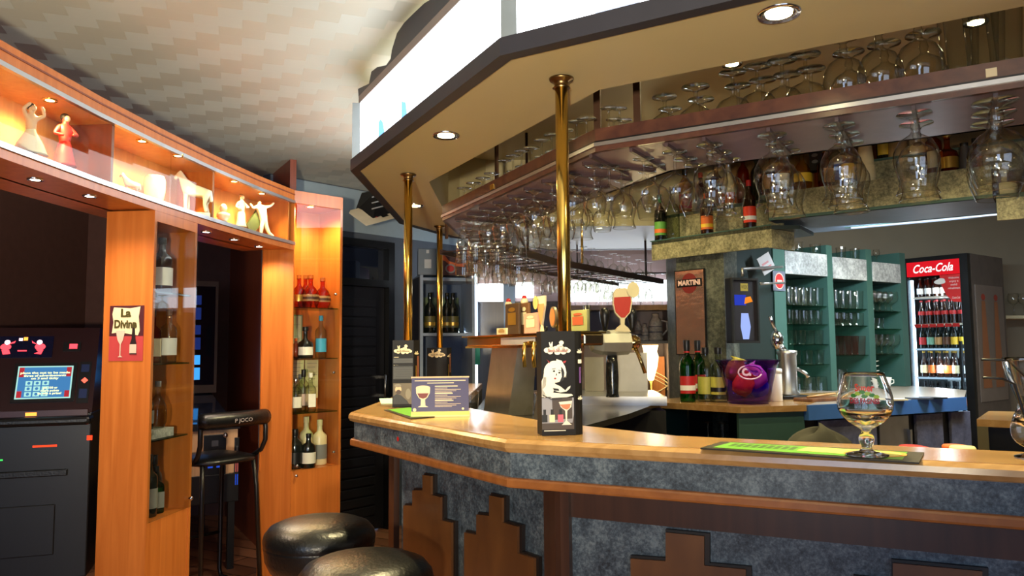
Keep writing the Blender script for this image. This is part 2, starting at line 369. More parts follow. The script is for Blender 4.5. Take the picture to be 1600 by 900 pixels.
# door wall, 45 degrees
DW = Fr((-1.72, 5.12), (-0.42, 6.55))
uf1, _ = DW.at(612, 500); uf0 = uf1 - 0.98
zt = DW.at(560, 374)[1]; zl = DW.at(560, 447)[1]
mb = MB(DW.M); mb.box(0.07, uf0, 0, 0.1, 0, 2.6); mb.box(uf1, DW.len + 0.1, 0, 0.1, 0, 2.6); mb.box(uf0, uf1, 0, 0.1, zt, 2.6)
struct(mb, 'wall_door', GREYW)
struct(MB(DW.M).box(0.07, DW.len, -0.012, 0, zt + .05, 2.59), 'trim_1', PALEW)
root = empty('door_1', DW.pt((uf0 + uf1) / 2, 0, 0), kind='structure')
mb = MB(DW.M); f = 0.055
for a in ((uf0, uf0 + f, 0, zt), (uf1 - f, uf1, 0, zt), (uf0 + f, uf1 - f, zt - f, zt), (uf0 + f, uf1 - f, zl, zl + f)): mb.box(a[0], a[1], -0.035, 0.09, a[2], a[3])
mb.build('door_frame', BLACK, root)
MB(DW.M).box(uf0 + f, uf1 - f, 0.035, 0.045, zl + f, zt - f).build('transom_pane', plain('dark_mirror_glass', (26, 32, 46), 0.04, spec=1.0), root)
mb = MB(DW.M); mb.box(uf0 + f, uf1 - f, 0.02, 0.07, 0.01, zl)
k = 0; z = 0.05
while z < zl - 0.12:
    mb.box(uf0 + f + .09, uf1 - f - .09, 0.008, 0.022, z, z + 0.062); z += 0.075
mb.build('door_leaf', plain('black_stained_wood', (24, 24, 30), 0.4, var=0.25, vscale=8), root, bevel=0.004)
mb = MB(DW.M); mb.tube([DW.M.inverted() @ DW.pt(uf1 - .1, -.05, 1.0), DW.M.inverted() @ DW.pt(uf1 - .1, -.05, 1.18)], 0.009); mb.box(uf1 - .108, uf1 - .092, -.05, .02, 1.01, 1.03); mb.box(uf1 - .108, uf1 - .092, -.05, .02, 1.15, 1.17)
mb.build('door_handle', STEEL, root)

# ================================================================ BAR CANOPY with the lit sign
ZC = 2.15
dB = Vector((1770, -1180)).normalized() * 1.0
C0, C1 = G(555, 266, ZC), G(790, 88, ZC)
dB = Vector((0.86, -0.51)).normalized()
C2 = (C1.x + dB.x * 2.7, C1.y + dB.y * 2.7)
OUT = [(1.7, 5.95), (0.3, 5.95), (-0.41, 5.2), (-0.67, 4.6), V2(C0), V2(C1), C2]
INN = offset(OUT, [1.15, 0.45, 0.3, 0.28, 0.36, 0.36])
root = empty('bar_canopy', (C1.x, C1.y, ZC), label='octagonal bar canopy with glowing white sign panels and cream underside above the counter', cat='canopy')
CANOPY = root
mb = ring(MB(), OUT, INN, ZC, ZC + 0.03); mb.build('soffit', CREAM, root)
I2 = offset(INN, 0.012)
ring(MB(), INN, I2, ZC, 2.6).build('inner_upstand', CREAM, root)
mb = MB(); mb.prism([tuple(p) for p in I2] + [(4.7, 0.5), (4.7, 4.81)], 2.585, 2.6); mb.build('inner_ceiling', CREAM, root)
T0_ = offset(OUT, -0.02); T1_ = offset(OUT, 0.02)
ring(MB(), T0_, T1_, ZC - 0.004, ZC + 0.045).build('edge_trim', DARKT, root)
W0_, W1_ = offset(OUT, 0.012), offset(OUT, 0.03)
ring(MB(), W0_[3:], W1_[3:], 2.445, 2.478).build('top_frame', plain('grey_frame', (120, 108, 104), 0.4), root)
ring(MB(), offset(OUT, .0)[:4], W1_[:4], ZC + .045, 2.478).build('back_fascia', DARKT, root)
for p in (V2(C0), V2(C1)): MB().prism([(p[0] - .012, p[1] - .012), (p[0] + .03, p[1] - .006), (p[0] + .03, p[1] + .034), (p[0] - .012, p[1] + .034)], ZC + .045, 2.445).build('corner_post', plain('grey_metal', (120, 128, 132), 0.4, 0.5), root)
SIGN = emit('sign_light', (240, 246, 252), 5.5)
S0, S1 = offset(OUT, 0.016), offset(OUT, 0.028)
for k in (3, 4, 5):
    ring(MB(), S0[k:k + 2], S1[k:k + 2], ZC + .045, 2.445).build('sign_panel', SIGN, root)
FA = Fr(V2(C0), V2(C1)); FB = Fr(V2(C1), C2)
# the faint printing on the lit panels
bl = emit('sign_blue_print', (120, 175, 245), 1.6)
mb = MB(FA.M); pts = [FA.at(*q, off=.014) for q in ((591, 222), (601, 211), (600, 200), (598, 190), (594, 186), (591, 192))]
mb.flat(pts, 0.014); mb.flat([FA.at(*q, off=.014) for q in ((628, 196), (637, 188), (634, 160), (627, 158), (627, 180))], 0.014)
mb.build('sign_print', bl, root)
u0, z0 = FA.at(614, 193, off=.013)
text('LA', 0.05, FA.M @ Matrix.Translation((u0 + .02, 0.013, z0 - .005)), bl, root, 'sign_lettering')
mb = MB(FB.M); q = [FB.at(*p, off=.014) for p in ((930, 0), (930, 28), (975, 12), (1000, 3), (1010, -6), (1030, -20), (930, -20))]
mb.flat([(a, min(max(z_, 2.2), 2.44)) for a, z_ in q], 0.014); mb.build('sign_print', emit('sign_pale_print', (205, 222, 250), 1.5), root)
# black scalloped crest along the top of the sign
cp = [(561, 168), (560, 139), (577, 131), (581, 112), (590, 105), (604, 102), (611, 92), (613, 78), (621, 52), (632, 36), (648, 20), (664, 5), (690, -10)]
uz = [FA.at(x, y, off=.02) for x, y in cp]; uz = [(a, min(z_, 2.597)) for a, z_ in uz]
uz += [(FA.len, 2.597), (FA.len, 2.478)]; uz[0] = (uz[0][0], 2.478)
MB(FA.M).slab(uz, 0.018, 0.034).build('scalloped_crest', DARKT, root)
MB(FB.M).slab([(0, 2.478), (0, 2.597), (FB.len, 2.597), (FB.len, 2.478)], 0.018, 0.034).build('scalloped_crest', DARKT, root)
# downlights in the canopy
def downlight(name, p, r, label, group, watts, color, disc, spot=100, ring_m=CHROME, lampr=0.02, where=None):
    root = empty(name, (p[0], p[1], p[2]), label=label, cat='downlight', group=group)
    M = frm(p)
    mb = MB(M); mb.lathe([(r * 0.62, -0.001), (r * 0.95, -0.006), (r, -0.001), (r, 0.004)], 24, cap=False); mb.build('trim_ring', ring_m, root)
    mb = MB(M); mb.lathe([(r * 0.6, -0.004), (0.001, -0.006)], 20, cap=False); mb.build('bulb', disc, root)
    lamp('SPOT', name + '_light', (p[0], p[1], p[2] - 0.02), watts, color, radius=lampr, spot=spot, target=(p[0] + .001, p[1], 0), blend=0.7)
    return root
DISC = emit('warm_lamp_disc', (255, 232, 170), 40); DISCW = emit('white_lamp_disc', (255, 236, 214), 14); DISCO = emit('amber_lamp_disc', (255, 216, 140), 14)
cl = [(G(697, 211, ZC), 'on the left-hand slope of the canopy beside the sign'), (G(1217, 20, ZC), 'nearest the top right, above upturned glasses'), (G(648, 321, ZC), 'farthest back, behind the first brass pole')]
for p, l in cl: downlight('canopy_downlight', p, 0.05, 'round canopy downlight ' + l, 'canopy downlights', 62, WARM, DISC, spot=125)
for t in (0.32, 2.1):
    p = (C1.x + dB.x * t + .09, C1.y + dB.y * t + .16, ZC)
    if t > 2: downlight('canopy_downlight', p, 0.05, 'added round canopy downlight beyond the right end of the counter', 'canopy downlights', 62, WARM, DISC, spot=125)  # lamp added out of view for more warm light
# lamps added inside the canopy well to light bottles, shelves and back counter
for i, (x, y, wt) in enumerate(((0.95, 3.15, 36), (1.75, 2.75, 46), (0.5, 4.2, 26), (2.75, 4.3, 44))):
    downlight('added_well_lamp', (x, y, 2.584), 0.045, 'small added lamp high inside the canopy, ' + ('above the middle of the back counter', 'above the yellow round bottle', 'above the wire rack', 'before the drinks cooler')[i], 'lamps added inside the canopy well', wt, WARM, DISC, spot=140)

# ================================================================ GLASS TRAY hung from the canopy
ZT = 2.01; ZTT = 2.077
T0, T1 = V2(G(691, 345, ZT)), V2(G(930, 237, ZT))
T2 = (T1[0] + dB.x * 1.75, T1[1] + dB.y * 1.75); Tm = V2(G(737, 386, ZT))
TR = [Tm, T0, T1, T2]; TRI = offset(TR, [0.34, 0.4, 0.4])
root = empty('glass_tray', (T1[0], T1[1], ZT), label='long angled wooden glass tray hanging under the canopy with a metal edge strip', cat='glass rack'); TRAY = root
ring(MB(), offset(TR, .012), TRI, ZT, ZT + .02).build('tray_board', TRAYU, root)
ring(MB(), TR, offset(TR, .016), ZT, ZTT + .008).build('fascia', TRAYW, root)
ring(MB(), offset(TRI, -.015), TRI, ZT, ZTT - .02).build('inner_lip', TRAYW, root)
ring(MB(), offset(TR, -.006), offset(TR, .004), ZT + .016, ZT + .028).build('metal_strip', ALU, root)
ring(MB(), offset(TR, -.003), offset(TR, .004), ZT + .03, ZT + .034).build('groove', BLACK, root)
u, z_ = Fr(T0, T1).at(768, 283)
FT = Fr(T0, T1); FTB = Fr(T1, T2)
mb = MB(FT.M); u, z_ = FT.at(769, 284); mb.box(u - .018, u + .018, -.003, 0, ZTT - .03, ZTT - .008); mb.build('brass_plate', BRASS, root)
mb = MB(FTB.M); u, z_ = FTB.at(1548, 97); mb.box(u - .012, u + .012, -.003, 0, ZTT - .03, ZTT - .008); mb.build('price_tag', CRM, root)
mb = MB(); mb.ball(P(937, 247, 2.62), .012); mb.build('screw_knob', CHROME, root)
for px, yb in ((698, 300), (778, 262), (940, 200), (1004, 186)):
    fr_ = FT if px < 900 else FTB
    o = 0.3; uu = fr_.u(px, o); q = fr_.pt(uu, o, 0)
    MB(frm((q.x, q.y, 0), fr_.ang)).box(-.013, .013, -.006, .006, ZTT - .04, 2.59).build('hanger_post', plain('brown_metal', (92, 66, 52), 0.35, 0.4), root)

# ================================================================ COUNTER
ZB = 1.15
B0, B1 = (-0.60, 2.79), (-0.02, 1.93)
dB2 = Vector((0.897, -0.442)).normalized()
B2 = (B1[0] + dB2.x * 2.3, B1[1] + dB2.y * 2.3)
Bm = (-0.56, 4.95)
BO = [Bm, B0, B1, B2]
BI = [(-0.2, 4.95), (-0.22, 3.02), (0.11, 2.36), (0.42, 1.97), (B2[0] + .10, B2[1] + .17)]
root = empty('bar_counter', (B1[0], B1[1], 0), label='angled wooden bar counter with blue granite band and stepped wood panels below', cat='bar counter'); BAR = root
poly = offset(BO, 0.012)
MB().prism([tuple(p) for p in poly] + BI[::-1], ZB - .035, ZB).build('counter_top', OAK, root)
# rounded nosing
for k in range(3):
    a, b_ = offset(BO, 0.02)[k], offset(BO, 0.02)[k + 1]
    mb = MB(); prof = [(0.0, 0.0), (-.014, -.002), (-.021, -.010), (-.022, -.022), (-.016, -.032), (0, -.036)]
    fr_ = Fr(a, b_); e0 = 0 if k == 0 else None
    vs_, fs = [], []
    for j in range(6):
        off_ = [tuple(p) for p in offset(BO, 0.02 + prof[j][0])]
        vs_ += [(off_[k][0], off_[k][1], ZB + prof[j][1]), (off_[k + 1][0], off_[k + 1][1], ZB + prof[j][1])]
    for j in range(5): fs.append((2 * j, 2 * j + 1, 2 * j + 3, 2 * j + 2))
    fs.append((0, 2, 4, 6, 8, 10)); fs.append((1, 3, 5, 7, 9, 11)[::-1]); fs.append((0, 10, 11, 1))
    mb.add(vs_, fs, 0, False); mb.build('nosing', OAK if k < 2 else OAK, root)
ring(MB(), offset(BO, .018), offset(BO, .05), 1.052, ZB - .034).build('granite_band', GRAN, root)
ring(MB(), offset(BO, .004), offset(BO, .06), 1.028, 1.053).build('lower_rail', RAILW, root, bevel=.006)
ring(MB(), offset(BO, .05), offset(BO, .30), 1.035, 1.05).build('overhang_board', POSTW, root)
D = 0.185
BF = offset(BO, D); BFi = offset(BO, D + .04)
ring(MB(), BF, BFi, 0.0, 1.036).build('front_panel', GRAN, root)
MB().prism(BI[0:1] + BI[1:] + [(B2[0] + .095, B2[1] + .15)] + [(.41, 1.945), (.09, 2.34), (-.24, 3.02), (-.22, 4.95)], 0.0, ZB - .035).build('inner_panel', BLACKM, root)
FPA, FPB = Fr(BF[1], BF[2]), Fr(BF[2], BF[3])
for px, fr_, w_ in ((613, FPA, .045), (856, FPA, .05)):
    mb = MB(fr_.M); u = fr_.u(px, -.02) ; mb.box(u - w_ / 2, u + w_ / 2, -.022, 0, 0, 1.036); mb.build('panel_post', POSTW, root)
u = FPB.u(872, -.02); MB(FPB.M).box(max(u - .02, .005), u + .025, -.022, 0, 0, 1.036).build('panel_post', POSTW, root)
def stepped(fr_, pts, grp):
    uz = [fr_.at(x, y, off=-.02) for x, y in pts]
    lo = 0.12; uz = [(uz[0][0], lo)] + uz + [(uz[-1][0], lo)]
    MB(fr_.M).slab(uz, -.02, 0).build('stepped_panel', PANELW, root)
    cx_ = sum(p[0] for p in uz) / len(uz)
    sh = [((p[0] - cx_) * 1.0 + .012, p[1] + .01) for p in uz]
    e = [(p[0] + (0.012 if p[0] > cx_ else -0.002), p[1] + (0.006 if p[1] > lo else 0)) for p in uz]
    MB(fr_.M).slab(e, -.012, 0.001).build('panel_shadow_frame', plain('panel_dark_edge', (26, 18, 14), .5), root)  # dark slab for the panel's black frame and its shadow, wider to the right
stepped(FPA, [(630, 790), (644, 790), (644, 766), (660, 766), (660, 742), (673, 744), (673, 773), (688, 777), (688, 813), (705, 817)], 0)
stepped(FPA, [(725, 832), (744, 836), (744, 804), (764, 806), (764, 774), (784, 778), (784, 816), (808, 823), (808, 864), (834, 873)], 0)
stepped(FPB, [(985, 873), (1040, 877), (1040, 832), (1100, 838), (1100, 884), (1165, 890)], 0)
stepped(FPB, [(1335, 905), (1395, 912), (1395, 880), (1440, 884), (1535, 893), (1535, 925), (1590, 930)], 0)
MB(FPB.M).box(0.05, FPB.len, -.004, 0, .93, 1.036).build('header_board', POSTW, root)
MB(FPA.M).box(0.0, FPA.len, -.004, 0, .985, 1.036).build('header_board', POSTW, root)
# small red sticker on the granite
FBand = Fr(offset(BO, .018)[1], offset(BO, .018)[2]); u, z_ = FBand.at(622, 686)
MB(FBand.M).ell(u, z_, .008, .008, -.001).build('red_sticker', RED, root)

# brass poles between counter and canopy
for (px, py, l) in ((877, 122, 'front brass pole behind the tall card stand with a drawn woman'), (638, 272, 'left brass pole behind the tall black menu card'), (687, 353, 'rear thin-looking brass pole in front of the grey shelf unit')):
    q = G(px, py, ZC); r = empty('brass_pole', (q.x, q.y, ZB), label=l, cat='pole', group='brass canopy poles')
    M = frm((q.x, q.y, 0)); MB(M).lathe([(.0185, ZB + .001), (.0185, ZC - .003)], 24).build('tube', BRASS, r)
    MB(M).lathe([(.026, ZC - .03), (.02, ZC - .026), (.022, ZC - .012), (.034, ZC - .008), (.036, ZC - .002)], 24).build('top_flange', plain('antique_brass', (130, 104, 66), .3, 1), r)
    MB(M).lathe([(.036, ZB + .001), (.034, ZB + .008), (.021, ZB + .014), (.02, ZB + .02)], 24).build('base_flange', BRASS, r)

# ================================================================ LEFT: cherry display wall
FPTS = [(-1.535, 1.0), (-1.555, 1.7), (-1.546, 2.28), (-1.525, 2.75), (-1.49, 3.17), (-1.44, 3.62), (-1.375, 4.05), (-1.29, 4.44)]
def onF(Y):
    for a, b_ in zip(FPTS, FPTS[1:]):
        if a[1] <= Y <= b_[1]:
            t = (Y - a[1]) / (b_[1] - a[1]); return (a[0] + (b_[0] - a[0]) * t, Y)
def Yof(px):  # where a sight line at that column meets the curved front
    best = min((abs((onF(y / 100)[0] / (y / 100)) - (px - 800) / FPX), y / 100) for y in range(101, 443)); return best[1]
DEP = 0.2
root = empty('display_wall', (-1.49, 3.17, 1.97), label='curved cherry-wood display cabinet spanning overhead along the left with lit figurines', cat='display cabinet'); DISP = root
FB_ = offset(FPTS, DEP); zb0, zb1, zt0, zt1 = 1.972, 2.0, 2.25, 2.325
ring(MB(), offset(FPTS, .006), offset(FPTS, .34), zb0, zb1).build('bottom_board', CHERRY, root)
ring(MB(), offset(FPTS, .002), FB_, zt0, zt0 + .02).build('top_board', LITW, root)
ring(MB(), FPTS, offset(FPTS, .018), zt0 + .012, zt1).build('fascia', CHERRY, root)
ring(MB(), offset(FPTS, -.004), offset(FPTS, .0), zt1 - .03, zt1 - .024).build('fascia_groove', CHERRYD, root)
ring(MB(), offset(FPTS, -.006), offset(FPTS, .012), zt0 - .004, zt0 + .012).build('upper_rail', ALU, root)
ring(MB(), offset(FPTS, -.01), offset(FPTS, .02), zb1 - .004, zb1 + .014).build('lower_rail', ALU, root)
ring(MB(), offset(FPTS, -.002), offset(FPTS, .018), zb0 - .006, zb1 - .005).build('lower_edge', CHERRY, root)
ring(MB(), FB_, offset(FPTS, DEP + .014), zb0, zt0 + .02).build('back_board', LITW, root)
for px in (172, 333, 452, -320):
    Y = Yof(px) if px > 0 else 1.45; p = onF(Y); a, b_ = onF(Y - .02), onF(min(Y + .02, 4.44)); fr_ = Fr(a, b_)
    MB(fr_.M).box(.02 - .008, .02 + .008, .014, DEP, zb1, zt0).build('divider', CHERRYD if px in (172,) else CHERRY, root)
Ys = [1.02, Yof(263), 4.42]
for k in range(2):
    seg = [onF(Ys[k] + (Ys[k + 1] - Ys[k]) * i / 8) for i in range(9)]
    ring(MB(), offset(seg, .004 + .004 * k), offset(seg, .007 + .004 * k), zb1 + .013, zt0).build('glass_pane', DPANE, root)
for i, (px, py) in enumerate(((78, 156), (222, 220), (278, 243), (366, 283), (409, 302))):
    q = G(px, py, zt0 - .001)
    downlight('cabinet_spot', (q.x, q.y, zt0), .024, 'tiny spotlight inside the overhead display, ' + ORD[i] + ' from the near end', 'spotlights inside the display', 10.0, (1.0, 0.72, 0.32), DISCO, spot=165, ring_m=BRASS)
for i, (px, py) in enumerate(((55, 280), (140, 306), (322, 362), (366, 374), (405, 385))):
    q = G(px, py, zb0 - .001)
    downlight('soffit_spot', (q.x, q.y, zb0), .026, 'small white downlight under the overhead display, ' + ORD[i] + ' from the near end', 'downlights under the display', 11, (1.0, 0.8, 0.6), DISCW, spot=150)

def knob(mbM, u, y, z, parent, name='knob'):
    m_ = MB(mbM); m_.ball((u, y - .012, z), .009); m_.tube([(u, y - .012, z), (u, y + .002, z)], .004); m_.build(name, CHROME, parent)
SHZ = [1.005, 1.325, 1.63]; ZBASE = .675
# column cabinet under the display
ya, yb = 3.13, 3.47
K1 = Fr(onF(ya), onF(yb)); L1 = K1.len
root = empty('column_cabinet', K1.pt(L1 / 2, .1), label='narrow cherry column cabinet with glass door and a poster on its side', cat='display cabinet')
MB(K1.M).box(0, .018, .0, .215, 0, zb0 - .006).build('side_panel', CHERRY, root)
MB(K1.M).box(L1 - .018, L1, .0, .215, 0, zb0 - .006).build('side_panel', CHERRY, root)
MB(K1.M).box(.018, L1 - .018, .2, .215, 0, zb0 - .006).build('back_panel', CHERRY, root)
MB(K1.M).box(.018, L1 - .018, .004, .2, 0, ZBASE).build('base_box', CHERRY, root)
MB(K1.M).box(.018, L1 - .018, .0, .2, zb0 - .05, zb0 - .006).build('head_board', CHERRY, root)
for z in SHZ: MB(K1.M).box(.02, L1 - .02, .012, .198, z - .006, z).build('glass_shelf', SHELFG, root)
dr = MB(K1.M).box(.004, L1 - .002, -.006, -.001, ZBASE + .005, zb0 - .055).build('glass_door', PANE, root)
knob(K1.M, L1 - .03, -.006, .72, dr, 'door_knob')
# corner cabinet
p0 = FPTS[-1]; q0 = (p0[0] + .235, p0[1] + .235); K2 = Fr(p0, q0); L2 = K2.len
root = empty('corner_cabinet', K2.pt(L2 / 2, .12), label='tall cherry corner cabinet with glass door full of bottles beside the black door', cat='display cabinet')
bk = [K2.M.inverted() @ Vector((p0[0] - .2, p0[1] + .04, 0)), K2.M.inverted() @ Vector((-1.42, 4.77, 0))]
plan = [(0, 0), (L2, 0), (L2, .26), (bk[1].x + .05, .27), (bk[0].x, bk[0].y)]
MB(K2.M).prism([(x, y + (.004 if y < .01 else 0)) for x, y in plan], 0, ZBASE).build('base_box', CHERRY, root)
MB(K2.M).prism(plan, zt1 - .075, zt1).build('top_board', CHERRY, root)
MB(K2.M).prism([plan[0], (.012, .01), (bk[0].x + .01, bk[0].y + .01), plan[4]], 0, zt1 - .075).build('side_panel', CHERRY, root)
MB(K2.M).box(L2 - .016, L2, 0, .26, 0, zt1 - .075).build('side_panel', CHERRY, root)
MB(K2.M).prism([plan[2], plan[3], plan[4], (plan[4][0], plan[4][1] - .012), (plan[3][0], plan[3][1] - .015), (plan[2][0], plan[2][1] - .015)], ZBASE, zt1 - .075).build('back_panel', CHERRY, root)
for z in SHZ: MB(K2.M).prism([(.016, .012), (L2 - .018, .012), (L2 - .018, .24), (.07, .24), (-.05, .14)], z - .006, z).build('glass_shelf', SHELFG, root)
dr = MB(K2.M).box(.014, L2 - .004, -.006, -.001, ZBASE + .005, zt1 - .08).build('glass_door', PANE, root)
for px, py in ((522, 460), (519, 582), (519, 706)):
    u, z_ = K2.at(px, py); knob(K2.M, min(u, L2 - .03), -.006, z_, dr, 'hinge')
u, z_ = K2.at(458, 728); knob(K2.M, .03, -.006, z_, dr, 'door_knob'); u, z_ = K2.at(456, 744); knob(K2.M, .03, 0, z_, root, 'knob')
q = G(485, 323, zt1 - .077)
downlight('cabinet_spot', (q.x, q.y, zt1 - .076), .03, 'spotlight inside the top of the corner cabinet', 'spotlights inside the display', 22, (1.0, 0.68, 0.28), DISCO, spot=165, ring_m=BRASS)
# framed certificate and price list standing inside the corner cabinet
def card(name, lab, cat, K, u0, u1, y, z0, z1, face, lines=6, frame=None, sub=GRY):
    r = MB(K.M).box(u0, u1, y, y + .008, z0, z1).build(name, frame or face, label=lab, cat=cat)
    m_ = MB(K.M); b_ = .008 if frame else .002
    m_.rect(u0 + b_, u1 - b_, z0 + b_, z1 - b_, y - .001, 0)
    for i in range(lines):
        zz = z1 - b_ - (z1 - z0 - 2 * b_) * (i + .8) / (lines + .6); m_.rect(u0 + b_ + .008, u1 - b_ - .008 - .012 * (i % 3), zz, zz + .002, y - .002, 1)
    m_.build('printed_sheet', [face, sub], r); return r
card('framed_certificate', 'green-framed certificate leaning inside the corner cabinet, second shelf from top', 'picture', K2, .03, .19, .225, SHZ[1] + .002, SHZ[1] + .27, C('palegreen', (190, 200, 170)), 3, C('sage', (120, 140, 110)))
card('price_list', 'cream printed sheet in the corner cabinet, left of the pair', 'sheet', K2, .10, .19, .2, SHZ[0] + .07, SHZ[1] - .012, CRM, 9)
card('price_list', 'cream printed sheet in the corner cabinet, right of the pair', 'sheet', K2, .20, .29, .2, SHZ[0] + .07, SHZ[1] - .012, CRM, 9)
# poster on the column cabinet
r = K1.pt(0, 0); KS = Fr(K1.pt(0, .215), K1.pt(0, 0))     # the side facing the photographer
ps = [KS.at(*q) for q in ((173, 478), (226, 478), (222, 564), (167, 562))]
x0, x1, z0, z1 = ps[0][0], ps[1][0], ps[2][1], ps[0][1]
po = MB(KS.M).box(x0, x1, -.003, -.001, z0, z1).build('poster', C('poster_red', (176, 60, 60)), label='small red beer poster with blackletter title on the column cabinet side', cat='poster')
w_, h_ = x1 - x0, z1 - z0; X = lambda t: x0 + w_ * t; Z = lambda t: z0 + h_ * t
mb = MB(KS.M); mb.rect(X(0), X(1), Z(.45), Z(1), -.004, 1)
mb.flat([(X(.08), Z(.5)), (X(.3), Z(.52)), (X(.85), Z(.46)), (X(.9), Z(.55)), (X(.86), Z(.8)), (X(.9), Z(.98)), (X(.6), Z(.95)), (X(.12), Z(.97)), (X(.08), Z(.85)), (X(.12), Z(.7))], -.005, 0)
mb.flat([(X(.62), Z(.12)), (X(.82), Z(.12)), (X(.82), Z(.3)), (X(.78), Z(.4)), (X(.75), Z(.7)), (X(.69), Z(.7)), (X(.67), Z(.4)), (X(.62), Z(.3))], -.006, 2)
mb.rect(X(.62), X(.82), Z(.14), Z(.3), -.0065, 3)
mb.flat([(X(.2), Z(.55)), (X(.48), Z(.55)), (X(.42), Z(.38)), (X(.36), Z(.3)), (X(.36), Z(.1)), (X(.42), Z(.07)), (X(.28), Z(.07)), (X(.33), Z(.1)), (X(.33), Z(.3)), (X(.26), Z(.38))], -.006, 3)
mb.build('poster_print', [CRM, C('maroon', (70, 20, 28)), C('bottle_black', (30, 14, 14)), C('poster_pale', (206, 180, 160))], po)
for s_, zz, ww in (('La', .86, .3), ('Divine', .66, .66)):
    text(s_, h_ * .2, KS.M @ Matrix.Translation((X(.48), -.0075, Z(zz))), C('olive_ink', (70, 62, 20)), po, 'poster_lettering', width=w_ * ww, bold=.002)
# ================================================================ GLASSES
GP = {
 'wine': [(.001, 0), (.033, 0), (.033, .0015), (.008, .006), (.0042, .014), (.0038, .075), (.008, .082), (.026, .094), (.038, .112), (.0405, .13), (.037, .152), (.033, .17)],
 'tulip': [(.001, 0), (.036, 0), (.036, .002), (.012, .009), (.007, .018), (.010, .030), (.007, .040), (.012, .047), (.034, .062), (.045, .085), (.047, .105), (.041, .132), (.036, .152), (.038, .168), (.044, .18)],
 'snifter': [(.001, 0), (.041, 0), (.041, .002), (.016, .008), (.010, .014), (.014, .026), (.015, .036), (.009, .048), (.013, .054), (.034, .068), (.049, .086), (.054, .106), (.0525, .124), (.047, .144), (.039, .168)],
 'balloon': [(.001, 0), (.036, 0), (.036, .0015), (.009, .006), (.0045, .013), (.0042, .06), (.010, .067), (.036, .08), (.049, .10), (.051, .118), (.044, .14), (.036, .16)],
 'goblet': [(.001, 0), (.038, 0), (.038, .002), (.010, .008), (.0055, .018), (.0055, .045), (.018, .055), (.044, .075), (.050, .095), (.050, .12), (.047, .14)],
 'flute': [(.001, 0), (.034, 0), (.034, .002), (.012, .008), (.007, .014), (.013, .024), (.009, .034), (.018, .05), (.030, .095), (.035, .15), (.036, .20), (.034, .225)],
 'tumbler': [(.001, 0), (.028, 0), (.029, .008), (.031, .05), (.034, .095)],
 'short': [(.001, 0), (.030, 0), (.032, .006), (.034, .04), (.036, .075)],
 'tall': [(.001, 0), (.034, 0), (.035, .012), (.036, .10), (.040, .17), (.044, .25), (.045, .29)],
 'shot': [(.001, 0), (.017, 0), (.018, .01), (.021, .05)],
 'hurricane': [(.001, 0), (.036, 0), (.036, .003), (.012, .010), (.014, .018), (.032, .030), (.040, .050), (.036, .075), (.026, .100), (.026, .115), (.034, .140), (.044, .175), (.048, .20)],
}
NAME = {'wine': 'wine_glass', 'tulip': 'tulip_glass', 'snifter': 'snifter_glass', 'balloon': 'balloon_glass', 'goblet': 'goblet', 'flute': 'flute_glass', 'tumbler': 'tumbler', 'short': 'low_tumbler', 'tall': 'tall_beer_glass', 'shot': 'shot_glass', 'hurricane': 'cocktail_glass'}
SAY = {'wine': 'wine glass', 'tulip': 'tulip glass', 'snifter': 'snifter', 'balloon': 'balloon glass', 'goblet': 'wide goblet', 'flute': 'long flute glass', 'tumbler': 'straight tumbler', 'short': 'low tumbler', 'tall': 'tall beer glass', 'shot': 'shot glass'}
GM = {}
def glass(kind, loc, label, group, up=True, s=1.0, mat=None):
    key = (kind, mat.name if mat else '')
    if key not in GM:
        mb = MB(); mb.lathe(GP[kind], 18 if kind not in ('snifter', 'hurricane') else 32, cap=False)
        r_, z_ = GP[kind][-1]; mb.lathe([(r_, z_), (r_ - .0012, z_ + .0006), (r_ - .0018, z_ - .001)], 18 if kind not in ('snifter', 'hurricane') else 32, cap=False)
        GM[key] = mb.mesh(NAME[kind], mat or GLASS)
    o = link(NAME[kind], GM[key], None, Vector(loc), label=label, cat='glass', group=group)
    o.rotation_euler = (0 if up else math.pi, 0, random.random() * 3); o.scale = (s, s, s); return o
GH = {k: v[-1][1] for k, v in GP.items()}
# hanger rails + hanging glasses
def rail(fr_, u, o0, o1): MB(fr_.M).box(u - .005, u + .005, o0, o1 - .03, ZT - .012, ZT + .001).build('hanger_rail', plain('rail_brown', (70, 54, 56), .4), TRAY)
deep = ('outer', 'middle', 'inner')
kindsA = ['flute', 'flute', 'tulip', 'tulip', 'balloon', 'tulip', 'wine', 'tulip', 'wine']
for i, k in enumerate(kindsA):
    u = .10 + i * .152; rail(FT, u, .03, .36)
    for j in range(3):
        q = FT.pt(u, .075 + j * .11)
        glass(k, (q.x, q.y, ZT - .011), '%s hanging from the left tray, %s row, %s rail from the far end' % (SAY[k], deep[j], ORD[i]), 'glasses hanging from the left tray', False, 1.2 if i < 2 else 1.0)
FTL = Fr(Tm, T0)
for i in range(5):
    u = .12 + i * .16; rail(FTL, u, .03, .3)
    for j in range(2):
        q = FTL.pt(u, .08 + j * .12); glass('tulip', (q.x, q.y, ZT - .011), 'tulip beer glass hanging from the far end tray, %s row, %s rail from the back' % (deep[j], ORD[i]), 'glasses hanging from the far end tray', False, .95)
